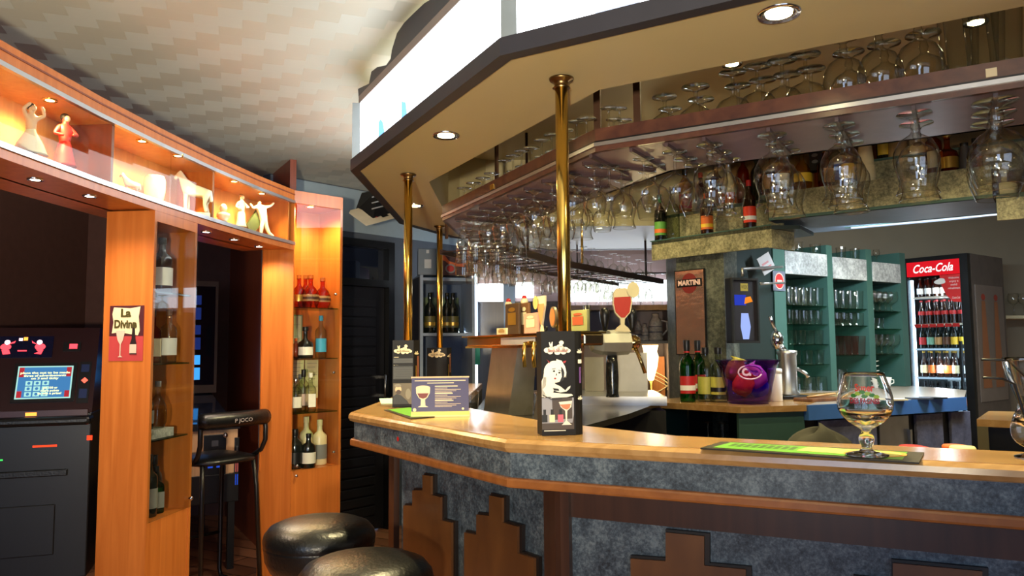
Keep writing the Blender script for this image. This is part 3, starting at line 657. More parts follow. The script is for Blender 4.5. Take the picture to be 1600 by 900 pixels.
# right-hand tray: rails run away from the viewer
hb = [(957, 'balloon', 1.0, 1, .17), (1012, 'balloon', 1.0, 2, .13), (1062, 'balloon', 1.1, 3, .1), (1118, 'tulip', 1.12, 3, .08), (1218, 'tulip', 1.18, 3, .07), (1326, 'tulip', 1.2, 3, .07), (1447, 'tulip', 1.22, 2, .06), (1578, 'snifter', 1.3, 3, .06), (1700, 'tulip', 1.2, 2, .06)]
for i, (px, k, s_, n, o) in enumerate(hb):
    q0_ = G(px, 0, ZT)
    u = FTB.u(px, o); rail(FTB, u, .02, .37)
    for j in range(n):
        q = FTB.pt(u, o + j * .108); glass(k, (q.x, q.y, ZT - .011), '%s hanging from the right tray, %s row, %s rail from its corner' % (SAY[k], deep[j], ORD[i]), 'glasses hanging from the right-hand tray', False, s_)
# glasses standing upside down on the tray
ZS = ZT + .02
sa = [(712, 'goblet'), (726, 'goblet'), (741, 'goblet'), (756, 'goblet'), (770, 'goblet'), (790, 'wine'), (804, 'wine'), (818, 'wine'), (834, 'balloon'), (850, 'wine'), (866, 'wine'), (887, 'balloon'), (906, 'wine'), (922, 'balloon')]
for i, (px, k) in enumerate(sa):
    for j, o in enumerate((.08, .2)):
        if j and i % 3 == 2: continue
        u = FT.u(px, o)
        if u < .03 or u > FT.len - .02: continue
        q = FT.pt(u, o); h_ = GH[k] * .95
        glass(k, (q.x, q.y, ZS + h_), 'upturned %s standing on the left tray, %s row, %s from its far end' % (SAY[k], ('front', 'back')[j], ORD[i]), 'glasses standing on the left tray', False, .95)
sb = [(958, 'wine', .85), (975, 'wine', .8), (1048, 'goblet', 1.05), (1098, 'goblet', 1.15), (1158, 'balloon', 1.15), (1198, 'balloon', 1.18), (1238, 'balloon', 1.2), (1276, 'balloon', 1.22), (1338, 'tulip', 1.25), (1396, 'tulip', 1.28), (1460, 'tulip', 1.32)]
for i, (px, k, s_) in enumerate(sb):
    for j, o in enumerate((.08, .21)):
        u = FTB.u(px + (8 if j else 0), o); q = FTB.pt(u, o)
        glass(k, (q.x, q.y, ZS + GH[k] * s_), 'upturned %s standing on the right-hand tray, %s row, %s from its corner' % (SAY[k], ('front', 'back')[j], ORD[i]), 'glasses standing on the right-hand tray', False, s_)
for i, px in enumerate((1520, 1562, 1600)):
    for j, o in enumerate((.07, .19)):
        u = FTB.u(px + j * 10, o); q = FTB.pt(u, o)
        glass('tall', (q.x, q.y, ZS), 'tall grey glass upright at the tray right end, %s row, %s' % (('front', 'back')[j], ('left of three', 'middle of three', 'right of three')[i]), 'tall beer glasses on the tray', True, 1.0, BLUEG)
# far wire rack with its own glasses
ZR = 1.85
RK = [V2(G(793, 387, ZR)), V2(G(867, 409, ZR)), V2(G(1036, 440, ZR))]
root = empty('wire_glass_rack', (RK[1][0], RK[1][1], ZR), label='dark wire glass rack hung across the back of the bar', cat='glass rack'); RACK = root
DKR = plain('dark_rack_metal', (44, 30, 32), .4, .3)
RI = offset(RK, .36)
ring(MB(), offset(RK, -.006), offset(RK, .01), ZR - .018, ZR + .018).build('front_rail', DKR, root)
ring(MB(), offset(RK, .35), offset(RK, .362), ZR - .012, ZR + .012).build('rear_rail', DKR, root)
for s_ in range(2):
    fr_ = Fr(RK[s_], RK[s_ + 1]); n = int(fr_.len / .13)
    mb = MB(fr_.M)
    for i in range(n + 1):
        u = fr_.len * i / n; mb.box(u - .003, u + .003, 0, .355, ZR - .003, ZR + .003)
    mb.build('wire_grid', DKR, root)
    m2 = n
for px, y0_, mm in ((912, .1, BRASS), (1012, .1, DKR), (826, .15, DKR)):
    fr_ = Fr(RK[0], RK[1]) if px < 860 else Fr(RK[1], RK[2]); u = fr_.u(px, y0_); q = fr_.pt(u, y0_)
    MB(frm((q.x, q.y, 0))).lathe([(.008, ZR), (.008, 2.17 if q.y > 4.4 else 2.59)], 10).build('rack_post', mm, root)
cnt = 0
for s_ in range(2):
    fr_ = Fr(RK[s_], RK[s_ + 1]); n = int(fr_.len / .1)
    for i in range(n):
        u = fr_.len * (i + .5) / n
        for j in range(2 if s_ == 0 else 2):
            q = fr_.pt(u, .07 + j * .14); nm = '%s row, %s %s the bend' % (('front', 'back')[j], ORD[min(i, 19)], ('before', 'after')[s_])
            k = ('wine', 'goblet', 'tulip')[(i // 3) % 3]
            glass(k, (q.x, q.y, ZR - .005), '%s hanging below the wire rack, %s' % (SAY[k], nm), 'glasses hanging below the wire rack', False, .9)
            if s_ == 1 and i % 4 != 3:
                glass('wine', (q.x, q.y, ZR + .005 + .17 * .8), 'upturned wine glass standing on the wire rack, ' + nm, 'glasses standing on the wire rack', False, .8)

# ================================================================ BOTTLES
BP = {
 'wine': [(.001, 0), (.9, 0), (1, .02), (1, .58), (.86, .67), (.34, .77), (.31, .9), (.36, .905), (.36, .925)],
 'spirit': [(.001, 0), (.92, 0), (1, .02), (1, .6), (.93, .66), (.42, .74), (.36, .8), (.34, .9)],
 'square': [(.001, 0), (.8, 0), (.86, .02), (.86, .56), (.78, .62), (.34, .7), (.3, .78), (.3, .9)],
 'round': [(.001, 0), (.72, 0), (.95, .12), (1, .28), (.93, .45), (.6, .6), (.3, .68), (.26, .74), (.28, .9)],
 'decanter': [(.001, 0), (.95, 0), (1, .03), (1, .42), (.9, .5), (.4, .58), (.28, .64), (.3, .84)],
 'cola': [(.001, 0), (.9, 0), (.98, .04), (.84, .22), (1, .42), (.92, .55), (.5, .72), (.36, .82), (.38, .95)],
 'beer': [(.001, 0), (.92, 0), (1, .03), (1, .55), (.9, .62), (.44, .78), (.38, .95)],
 'tapered': [(.001, 0), (.98, 0), (1, .02), (.9, .35), (.7, .75), (.55, .92)],
 'tallneck': [(.001, 0), (.95, 0), (1, .02), (.95, .3), (.62, .5), (.36, .66), (.34, .92)],
}
LB = {'wine': (.14, .42), 'spirit': (.14, .46), 'square': (.12, .46), 'round': (.2, .4), 'decanter': (.1, .36), 'cola': (.38, .54), 'beer': (.16, .46), 'tapered': (.1, .35), 'tallneck': (.08, .26)}
BMESH = {}
def bottle(kind, loc, h_, r_, body, lab=None, cap=None, label='', group=None, name='bottle', rz=0.0, tiny=False, band=None, cat='bottle'):
    sq = 5.0 if kind in ('square',) else 0.0; seg = 20 if not tiny else 10
    def prof_r(z):
        pr = BP[kind]
        for a, b_ in zip(pr, pr[1:]):
            if a[1] <= z <= b_[1] and b_[1] > a[1]: return a[0] + (b_[0] - a[0]) * (z - a[1]) / (b_[1] - a[1])
        return pr[-1][0]
    def cap_mb(mb, mi=0):
        r1, z1 = BP[kind][-1]
        if kind == 'decanter': mb.lathe([(.24, z1 - .02), (.24, z1 + .01), (.42, z1 + .03), (.42, .98), (.3, 1)], seg, mi)
        else: mb.lathe([(r1 + .05, z1 - .1 if kind in ('wine',) else z1 - .02), (r1 + .06, 1), (r1 - .02, 1.004)], seg, mi, cap=True)
    def lab_mb(mb, mi=0, z=None):
        a, b_ = z or LB[kind]; rr = lambda q: prof_r(q) + .03
        if sq: mb.flat([(-.66, a), (.66, a), (.66, b_), (-.66, b_)], -.87 * 1.04 , mi)
        else: mb.lathe([(rr(a), a), (rr((a + b_) / 2), (a + b_) / 2), (rr(b_), b_)], 14, mi, smooth=True, a0=math.radians(-168), a1=math.radians(-12))
    key = (kind, body.name, lab.name if lab else '', cap.name if cap else '', tiny, band.name if band else '')
    if key not in BMESH:
        if tiny:
            mb = MB(); mb.lathe(BP[kind], seg, 0, cap=False); cap_mb(mb, 1)
            if lab: lab_mb(mb, 2)
            BMESH[key] = (mb.mesh(name, [body, cap or GOLD, lab or WH]), None, None, None)
        else:
            a = MB().lathe(BP[kind], seg, 0, cap=False, sq=sq).mesh(name, body)
            m_ = MB(); cap_mb(m_); c = m_.mesh('cap', cap or BLACK); l = None; bd = None
            if lab: m_ = MB(); lab_mb(m_); l = m_.mesh('bottle_label', lab)
            if band: m_ = MB(); lab_mb(m_, 0, (LB[kind][0] + .05, LB[kind][0] + .13)); 
            if band:
                for i_, v in enumerate(m_.v): m_.v[i_] = Vector((v.x * 1.02, v.y * 1.02, v.z))
                bd = m_.mesh('label_band', band)
            BMESH[key] = (a, c, l, bd)
    a, c, l, bd = BMESH[key]
    o = link(name, a, None, Vector(loc), label=label, cat=cat)
    if group: o['group'] = group
    o.scale = (r_, r_, h_); o.rotation_euler.z = rz
    if c: link('cap', c, o)
    if l:
        lo = link('bottle_label', l, o)
        if bd: link('label_band', bd, lo)
    return o
# figure the shelf steps for the bottles
FU = Fr(V2(G(1200, 302, 2.2)), V2(G(1548, 258, 2.2))); FL = Fr(V2(G(1018, 378, 2.02)), V2(G(1205, 352, 2.02)))
root = empty('bottle_shelf', FU.pt(.3, .1, 2.05), label='stepped green granite bottle shelf mounted above the back counter', cat='shelf'); BSH = root
ZU, ZL, ZK, Z3 = 2.2, 2.02, 2.2, 2.33
mb = MB(FL.M); mb.box(0, FL.len, 0, .02, ZL - .115, ZL + .002); mb.build('lower_fascia', GRANG, root)
cB = FL.pt(FL.len, 0); FL2 = Fr((cB.x, cB.y), (cB.x + .17, cB.y + .13))
MB(FL2.M).box(0, FL2.len, 0, .02, ZL - .12, ZL + .0).build('lower_fascia', GRANG, root)
MB(FL.M).prism([(0, 0), (FL.len, 0), (FL.len + .1, .12), (FL.len + .02, .42), (0, .42)], ZL - .02, ZL, 0).build('lower_board', GREEND, root)
MB(FL.M).box(.0, FL.len - .02, .15, .17, ZL, ZK).build('riser', GRANG, root)
MB(FL.M).box(.0, FL.len + .15, .15, .5, ZK - .02, ZK).build('riser_board', GREENC, root)
MB(FL.M).box(-.01, FL.len, -.002, .0, ZL + .0, ZL + .006).build('edge_strip', GREENC, root)
MB(FU.M).box(0, FU.len, 0, .02, ZU - .135, ZU).build('upper_fascia', GRANG, root)
MB(FU.M).box(0, FU.len, -.002, .02, ZU - .15, ZU - .135).build('edge_strip', GREENC, root)
MB(FU.M).box(0, FU.len, 0, .62, ZU - .15, ZU - .136).build('under_board', plain('blue_grey_laminate', (96, 110, 130), .5), root)
MB(FU.M).box(-.05, FU.len, .02, .62, ZU - .02, ZU - .002).build('upper_board', GREENC, root)
MB(FU.M).box(.28, FU.len + .3, .17, .19, ZU - .002, Z3).build('riser', GRANG, root)
MB(FU.M).box(.28, FU.len + .3, .165, .62, Z3, Z3 + .012).build('step_board', GREENC, root)
FR3 = Fr(V2(G(1556, 304, 2.06)), V2(G(1700, 290, 2.06)))
MB(FR3.M).box(0, FR3.len, 0, .02, 1.94, 2.06).build('end_fascia', GRANG, root); MB(FR3.M).box(0, FR3.len, 0, .45, 2.04, 2.06).build('end_board', GREENC, root)
# light strip added under the back of the shelf to brighten the bookcase
tb = FU.pt(.75, .5, ZU - .17); tr_ = empty('added_shelf_strip', tb, label='slim cool light strip added under the stepped granite bottle shelf', cat='light')
MB(frm(tb, FU.ang)).box(-.45, .45, .02, .035, .012, .018).build('led_strip', emit('strip_white', (220, 238, 255), 1.2), tr_); MB(frm(tb, FU.ang)).box(-.48, .48, .0, .05, .018, .033).build('housing', GREENC, tr_)
lamp('AREA', 'added_shelf_light', tb + Vector((0, 0, -.02)), 30, (.75, .9, 1.0), size=(.9, .05), target=tb + Vector((.15, .4, -.7)))
# wall above the shelf that carries it
FW = Fr(FU.pt(-.9, .62), FU.pt(FU.len + 1.2, .62))
struct(MB(FW.M).box(0.36, FW.len, 0.0, 0.05, 2.064, 2.6), 'wall_bottles', plain('ochre_wall_paint', (150, 112, 62), .7, vscale=3))
def onshelf(fr_, px, o, z): 
    u = fr_.u(px, o); q = fr_.pt(u, o); return (q.x, q.y, z)
# (frame, px, offset, z, kind, height, radius, body, label, cap, text)
L_ = [
 (FL, 1036, .07, ZL, 'wine', .30, .036, BOT_DARK, C('leaf', (90, 150, 60)), GRN, 'dark green bottle with green and red label at the left end of the granite shelf', ORG),
 (FL, 1056, .09, ZL, 'square', .34, .045, BOT_CLEAR, None, C('silver', (180, 180, 180), .3, .7), 'clear square bottle beside the dark green one on the granite shelf', None),
 (FL, 1110, .06, ZL, 'spirit', .25, .036, BOT_BROWN, ORG, RED, 'fruit liqueur bottle with orange picture label and red cap on the lower granite shelf', YEL),
 (FL, 1178, .06, ZL, 'spirit', .28, .036, BOT_BROWN, C('cherry', (230, 62, 34)), RED, 'fruit liqueur bottle with red cherries label near the end of the lower granite shelf', WH),
 (FL, 1077, .26, ZK, 'wine', .32, .04, BOT_YELLOW, RED, BLACK, 'tall yellow liqueur bottle, leftmost on the upper granite step', None),
 (FL, 1102, .28, ZK, 'spirit', .26, .036, BOT_RED, None, RED, 'small red bottle right of the tall yellow one on the upper granite step', None),
 (FL, 1127, .27, ZK, 'wine', .30, .042, BOT_RED, C('wine', (90, 20, 36)), BLACK, 'deep red bottle behind the hanging tulip glasses on the upper step', None),
 (FL, 1146, .26, ZK, 'tallneck', .36, .045, BOT_WHITE, ORG, BLACK, 'tall cream-yellow bottle with orange mark beside the deep red one', None),
 (FL, 1170, .28, ZK, 'wine', .33, .036, BOT_AMBER, BRN, BLACK, 'slim amber bottle with brown label behind the cherry bottle', None),
 (FL, 1192, .30, ZK, 'wine', .31, .036, BOT_DARK, None, BLACK, 'dark slim bottle just right of the slim amber one', None),
 (FU, 1210, .08, ZU, 'spirit', .24, .036, BOT_BROWN, TAN, GOLD, 'brown bottle behind the second hanging tulip cluster on the upper shelf', None),
 (FU, 1233, .08, ZU, 'spirit', .24, .034, BOT_AMBER, WH, GOLD, 'amber bottle with white label left of the bright yellow flask', None),
 (FU, 1264, .08, ZU, 'round', .24, .05, BOT_YELLOW, YEL, YEL, 'bright yellow round-bellied liqueur bottle with yellow cap', None),
 (FU, 1302, .07, ZU, 'square', .22, .042, BOT_AMBER, TAN, GOLD, 'square amber bottle with tan round mark on the upper granite shelf', None),
 (FU, 1318, .1, ZU, 'spirit', .27, .034, BOT_CLEAR, BLU, RED, 'clear bottle with blue label and red cap on the upper granite shelf', None),
 (FU, 1336, .08, ZU, 'spirit', .25, .034, BOT_AMBER, YEL, GOLD, 'amber bottle with yellow label right of the blue-labelled one', None),
 (FU, 1366, .08, ZU, 'tapered', .26, .046, BOT_WHITE, CRM, TAN, 'tapered pale stoneware bottle on the upper granite shelf', None),
 (FU, 1395, .27, Z3 + .012, 'wine', .24, .034, BOT_DARK, YEL, GOLD, 'black bottle with gold label on the top granite step', None),
 (FU, 1418, .27, Z3 + .012, 'tapered', .30, .05, C('canister', (178, 146, 96)), None, TAN, 'tall tan canister on the top granite step', None),
 (FU, 1475, .1, ZU, 'spirit', .26, .038, BOT_AMBER, CRM, BLACK, 'whisky bottle with cream label right of the tulip glass on the upper shelf', None),
 (FU, 1497, .08, ZU, 'decanter', .21, .045, BOT_AMBER, GOLD, GOLD, 'squat amber decanter with gold stopper on the upper shelf', None),
 (FU, 1524, .09, ZU, 'tapered', .14, .03, C('canister_grey', (70, 66, 66)), None, BLACK, 'small dark grey canister right of the amber decanter', None),
 (FU, 1541, .1, ZU, 'decanter', .16, .03, BOT_AMBER, None, BLACK, 'small amber flask at the right end of the upper shelf', None),
]
for fr_, px, o, z, k, h_, r_, bd, lb, cp_, lab, band in L_: bottle(k, onshelf(fr_, px, o, z), h_, r_, bd, lb, cp_, lab, band=band, group='bottles on the granite shelves')
# boxed bottles
for px, w_, h_, mm, sub, lab in ((1285, .06, .2, BLACK, GRY, 'black gift box with grey ornament standing behind the yellow flask'), (1300, .06, .19, C('black_blue', (24, 28, 44)), NAVY, 'plain navy gift box right of the ornamented black one'), (1450, .075, .25, CRM, BRN, 'cream gift tube with brown picture on the top granite step')):
    q = onshelf(FU, px, .24, Z3 + .0125); M = frm(q, FU.ang)
    r = MB(M).box(-w_ / 2, w_ / 2, 0, .06, 0, h_).build('gift_box', mm, loc=Vector(q), label=lab, cat='box', bevel=.002)
    m_ = MB(M)
    for i in range(4): m_.ell(0, h_ * (.25 + .18 * i), w_ * .28, h_ * .05, -.001)
    m_.build('box_print', sub, r)
q = onshelf(FR3, 1585, .1, 2.0605); M = frm(q)
r = empty('dispenser', q, label='pale round dispenser with a knob top on the end granite shelf', cat='dispenser')
MB(M).lathe([(.05, 0), (.052, .05), (.045, .06), (.015, .07)], 20).build('body', CRM, r); MB(M).lathe([(.012, .065), (.012, .11), (.02, .12), (.018, .14), (.004, .15)], 14).build('knob', CRM, r)
q = onshelf(FR3, 1566, .07, 2.0605); bottle('decanter', q, .12, .03, BOT_DARK, None, BLACK, 'small black bottle left of the pale dispenser on the end shelf', group='bottles on the granite shelves')

# ================================================================ GREEN BOOKCASE with drinking glasses
KB = Fr((1.67, 4.70), (2.84, 5.45)); BD = .28; ZCN = 1.08
root = empty('glass_bookcase', KB.pt(.6, .14, ZCN), label='green three-column shelf unit full of drinking glasses behind the back counter', cat='shelf unit'); BK = root
ups = [(1213, 1231), (1297, 1306), (1359, 1368), (1412, 1421)]; U = []
for a, b_ in ups: U.append((KB.u(a), KB.u(b_)))
for a, b_ in U: MB(KB.M).box(a, b_, 0, BD, ZCN + .001, 2.04).build('upright', GREENC, root)
MB(KB.M).box(U[0][0], U[3][1], BD, BD + .015, ZCN + .001, 2.04).build('back_board', GREENC, root)
heads = [(1.975, 1.83), (1.965, 1.82), (1.955, 1.82)]
SH = [[1.635, 1.515, 1.385, 1.255], [1.625, 1.51, 1.31], [1.615, 1.49, 1.31]]
for c in range(3):
    a, b_ = U[c][1], U[c + 1][0]
    MB(KB.M).box(a, b_, -.004, .02, heads[c][1], heads[c][0]).build('header', GRANL, root)
    MB(KB.M).box(a, b_, .02, BD, heads[c][1], heads[c][0] - .01).build('header_shelf', GREEND, root)
    for z in SH[c]: MB(KB.M).box(a, b_, .01, BD, z - .006, z).build('glass_shelf', SHELFG, root)
def row(c, z, kind, n, label, s=1.0, up=True, rows=1, u0=.03, u1=None, mat=None):
    a, b_ = U[c][1], U[c + 1][0]; u1 = u1 or (b_ - a - .03)
    for i in range(n):
        for j in range(rows):
            q = KB.pt(a + u0 + (u1 - u0) * i / max(1, n - 1), .06 + j * .09)
            glass(kind, (q.x, q.y, z + (0 if up else GH[kind] * s)), '%s, %s from the left%s' % (label, ORD[i], (', front row', ', back row')[j] if rows > 1 else ''), 'glasses in the green shelf unit', up, s, mat)
row(0, heads[0][0] + .0, 'short', 3, 'low tumbler on top of the left granite header'); row(1, heads[1][0], 'shot', 3, 'small glass on top of the middle granite header', 1.6); row(2, heads[2][0], 'wine', 1, 'lone wine glass on top of the right granite header', .6, u0=.16)
REDG = thin_glass('red_band_glass', (255, 228, 224), (220, 120, 116), 1.5)
row(0, 1.635, 'tumbler', 6, 'tall tumbler in the left column, top glass shelf', 1.25, rows=2); row(0, 1.515, 'tumbler', 6, 'tumbler in the left column, second glass shelf', .95, rows=2)
row(0, 1.385, 'tumbler', 5, 'tumbler in the left column, third glass shelf', .95); row(0, 1.255, 'tumbler', 4, 'tumbler in the left column, lowest glass shelf', .95); row(0, ZCN, 'short', 4, 'low tumbler in the left column standing on the counter', 1.25, False, u0=.06)
row(1, 1.625, 'tumbler', 5, 'tall tumbler in the middle column, top glass shelf', 1.3); row(1, 1.51, 'short', 5, 'low tumbler in the middle column, second glass shelf', 1.15, rows=2); row(1, 1.31, 'tumbler', 5, 'red-tinted tumbler in the middle column, third glass shelf', 1.35, mat=REDG); row(1, ZCN, 'tumbler', 2, 'tumbler in the middle column on the counter', 1.4, u1=.12)
row(2, 1.615, 'goblet', 5, 'stemmed goblet in the right column, top glass shelf', 1.0, rows=2); row(2, 1.49, 'short', 3, 'low tumbler in the right column, second glass shelf', 1.0, u1=.15); row(2, 1.31, 'goblet', 5, 'stemmed goblet in the right column, third glass shelf', 1.0, rows=2)
for i, (c, u_) in enumerate(((0, .09), (0, .13), (1, .06), (1, .1))):
    pass
# red band printed on the tall tumblers
q = KB.pt(U[0][1] + .1, .02, 1.68)
# stack of white coffee saucers with cups at the foot of the right column
for i in range(6):
    q = KB.pt(U[2][1] + .08, .1, ZCN + .0 + i * .034)
    mb = MB(frm(q)); mb.lathe([(.035, 0), (.036, .004), (.06, .014), (.062, .017), (.056, .016), (.03, .006), (.001, .006)], 24, cap=False); mb.lathe([(.03, .006), (.034, .033), (.032, .034)], 20, cap=False)
    mb.build('saucer', WH, loc=Vector(q), label='white cup on its saucer in the stack beside the cooler, %s from the bottom' % ORD[i], cat='cup', group='stacked white cups')
q = KB.pt(U[2][1] + .16, .04, ZCN); r = MB(frm(q)).lathe([(.03, 0), (.034, .005), (.045, .07), (.043, .07), (.03, .01), (.001, .008)], 24, cap=False).build('cup', WH, loc=Vector(q), label='white cup in front of the stacked cups', cat='cup')
mb = MB(frm(q)); mb.tube([(.04, 0, .055), (.062, 0, .05), (.062, 0, .03), (.038, 0, .02)], .004); mb.build('handle', WH, r)
# beer coaster signs on the dark upright
def plate_sign(fr_, px0, px1, py0, py1, off, name, lab, face, M=None):
    x0, z1 = fr_.at(px0, py0, off); x1, z0 = fr_.at(px1, py1, off)
    return x0, x1, z0, z1
x0, x1, z0, z1 = plate_sign(KB, 1207, 1227, 423, 455, -.006, '', '', None)
r = MB(KB.M).box(x0, x1, -.008, -.004, z0, z1).build('coaster_sign', C('slate', (92, 96, 110)), label='square grey sign with red oval fixed to the shelf upright', cat='sign')
mb = MB(KB.M); cx_, cz_ = (x0 + x1) / 2, (z0 + z1) / 2; mb.ell(cx_, cz_, (x1 - x0) * .38, (z1 - z0) * .42, -.0095, 1, 24); mb.ell(cx_, cz_, (x1 - x0) * .33, (z1 - z0) * .37, -.0105, 0, 24); mb.rect(cx_ - (x1 - x0) * .2, cx_ + (x1 - x0) * .2, cz_ - .01, cz_ + .006, -.0115, 1); mb.build('printed_oval', [RED, C('pale_pink', (230, 180, 160))], r)
q = P(1197, 412, 4.45); M = frm(q, .4) @ Matrix.Rotation(-.5, 4, 'Y')
r = MB(M).box(-.05, .05, -.003, 0, -.055, .055).build('hanging_card', C('dull_card', (150, 140, 136)), label='pale tilted card leaning above the framed lit sign', cat='sign'); mb = MB(M); mb.rect(-.035, .02, .0, .012, -.004); mb.rect(-.03, .03, -.025, -.017, -.004); mb.build('card_print', C('card_red', (150, 60, 56)), r)

# ================================================================ GRANITE PILLAR, dark back panel
PC = (.985, 4.50); FP = Fr(PC, (1.20, 4.255))
MB().prism([PC, (1.20, 4.255), (1.34, 4.42), (.99, 4.82)], 0, 2.0).build('granite_pillar', speckle('dark_granite', [(40, 44, 40), (74, 78, 70), (112, 114, 100)]), label='granite-clad pillar under the bottle shelf carrying a printed mirror', cat='pillar')
FD = Fr((1.22, 4.30), (1.66, 4.72)); MB(FD.M).box(0, FD.len, 0, .03, 0.0, 2.0).build('dark_partition', GREEND, label='dark green partition between the pillar and the shelf unit', cat='partition')
# printed mirror on the pillar
x0, z1 = FP.at(1055, 425, -.01); x1, z0 = FP.at(1103, 553, -.01)
r = MB(FP.M).box(x0 - .006, x1 + .006, -.012, -.001, z0 - .006, z1 + .006).build('printed_mirror', BLACK, label='tall narrow advertising mirror with a red disc and black name bar on the granite pillar', cat='mirror')
m, nt, b = _new('wavy_mirror'); b.inputs['Base Color'].default_value = lin((212, 176, 160)); b.inputs['Metallic'].default_value = .85; b.inputs['Roughness'].default_value = .2
n = nt.nodes.new('ShaderNodeTexNoise'); n.inputs['Scale'].default_value = 1; nt.links.new(_pos(nt, (9, 9, 16)), n.inputs['Vector']); bp = nt.nodes.new('ShaderNodeBump'); bp.inputs['Strength'].default_value = .14; bp.inputs['Distance'].default_value = .03
nt.links.new(n.outputs['Fac'], bp.inputs['Height']); nt.links.new(bp.outputs['Normal'], b.inputs['Normal'])
MB(FP.M).rect(x0, x1, z0, z1, -.0125).build('mirror_glass', m, r)
cx_ = (x0 + x1) / 2; mb = MB(FP.M); mb.ell(cx_, z1 - .075, .055, .06, -.0135, 0, 26); mb.rect(x0 + .012, x1 - .012, z1 - .095, z1 - .05, -.0145, 1); mb.build('mirror_emblem', [C('dull_red', (120, 36, 34)), BLACK], r)
text('MARTINI', .04, FP.M @ Matrix.Translation((cx_, -.0155, z1 - .0725)), C('lettering_pink', (226, 190, 180)), r, 'mirror_lettering', width=(x1 - x0) * .78, bold=.002)
# lit beer sign in a black frame
FS = Fr(P(1141, 480, 4.05), P(1186, 480, 4.12))
x0, z1 = FS.at(1141, 434); x1, z0 = FS.at(1186, 536)
r = MB(FS.M).box(x0, x1, 0, .05, z0, z1).build('framed_beer_sign', BLACK, label='black-framed beer sign with blue square and pale glass picture beside the pillar', cat='sign', bevel=.003)
w_, h_ = x1 - x0, z1 - z0; X = lambda t: x0 + w_ * t; Z = lambda t: z0 + h_ * t
MB(FS.M).rect(X(.06), X(.94), Z(.04), Z(.96), -.001).build('sign_face', C('sign_dark', (30, 26, 34)), r)
mb = MB(FS.M)
for a in ((X(.0), X(.06), Z(0), Z(1)), (X(.94), X(1), Z(0), Z(1)), (X(.06), X(.94), Z(0), Z(.035)), (X(.06), X(.94), Z(.965), Z(1))): mb.box(a[0], a[1], -.012, 0, a[2], a[3])
mb.build('sign_frame', C('frame_grey', (70, 72, 74), .3, .6), r)
mb = MB(FS.M); mb.rect(X(.36), X(.64), Z(.8), Z(.92), -.002, 0); mb.rect(X(.12), X(.55), Z(.58), Z(.74), -.002, 1); mb.flat([(X(.48), Z(.6)), (X(.8), Z(.64)), (X(.72), Z(.72)), (X(.52), Z(.7))], -.003, 2)
mb.flat([(X(.4), Z(.06)), (X(.62), Z(.06)), (X(.7), Z(.25)), (X(.62), Z(.46)), (X(.36), Z(.46)), (X(.32), Z(.25))], -.002, 3)
mb.build('sign_print', [emit('sign_yellow', (200, 180, 90), .5), emit('sign_cobalt', (50, 70, 200), .6), emit('sign_orange', (240, 140, 40), .8), emit('sign_pale', (150, 170, 230), .9)], r)
text('WEEK', .03, FS.M @ Matrix.Translation((X(.5), -.0035, Z(.86))), BLACK, r, 'sign_lettering', width=w_ * .24)
mb = MB(); a, b_, c_ = P(1160, 432, 4.1), P(1160, 420, 4.1), P(1222, 417, 4.55); mb.tube([a, b_, c_], .008); a, c_ = P(1188, 443, 4.12), P(1226, 442, 4.6); mb.tube([a, c_], .007); mb.build('bracket_arm', STEEL, r)

# ================================================================ BACK COUNTER
A0, A1 = V2(G(1000, 627, ZCN)), V2(G(1157, 636, ZCN)); A2 = V2(G(1260, 633, ZCN)); A3 = V2(G(1507, 620, ZCN))
root = empty('back_counter', (A1[0], A1[1], 0), label='back counter with wooden corner top and blue-edged top with stone-look doors', cat='counter'); BC = root
MB().prism([A0, A1, A2, (2.2, 4.93), (1.55, 4.62), (1.24, 4.26), (.98, 4.47), (.86, 4.34)], ZCN - .03, ZCN).build('wooden_top', OAK, root)
MB().prism([A2, A3, (2.95, 4.95), (2.95, 5.15), (2.84, 5.73), (1.5, 4.9), (1.6, 4.64), (2.2, 4.935)], ZCN - .012, ZCN - .0005).build('blue_top', C('pale_counter', (150, 140, 130), .3), root)
FBL = Fr(A2, A3)
MB(FBL.M).box(0, FBL.len, -.012, .02, ZCN - .075, ZCN - .001).build('blue_edge', BLUEC, root)
MB(FBL.M).box(0.02, FBL.len, .04, .3, 0.0, ZCN - .075).build('cabinet_body', BLACK, root)
def door(px0, px1, mat_, nm='cabinet_door'):
    a, b_ = FBL.u(px0, .03), FBL.u(px1, .03); return MB(FBL.M).box(a, b_, .02, .04, .12, ZCN - .085).build(nm, mat_, root, bevel=.003)
door(1275, 1362, STONEM); st = door(1366, 1412, STEEL, 'steel_door'); door(1424, 1465, STONEM); door(1478, 1508, STONEM)
MB(FBL.M).box(FBL.u(1416), FBL.u(1419), .0, .02, ZCN - .3, ZCN - .16).build('door_handle', CHROME, st)
FWD1 = Fr(A0, A1); MB(FWD1.M).box(0, .03, 0.03, .4, 0, ZCN - .03).build('side_panel', GREENC, root); MB(FWD1.M).box(0.03, FWD1.len, .42, .44, 0, ZCN - .03).build('recess_back', BLACKM, root)
MB(FWD1.M).box(0.03, FWD1.len, 0.05, .42, .80, .815).build('recess_shelf', BLACKM, root)
FGR = Fr(A1, A2); MB(FGR.M).box(0, FGR.len, .02, .04, 0, ZCN - .03).build('green_panel', GREENC, root)
for i in range(5):
    q = FWD1.pt(.36 + i * .045, .1 + .06 * (i % 2)); 
    if q.x < A1[0]: glass('wine', (q.x, q.y, .8155 + .17 * 1.0), 'upturned wine glass in the dark recess below the wooden top, %s from the left' % ORD[i], 'glasses in the dark recess', False, 1.0)
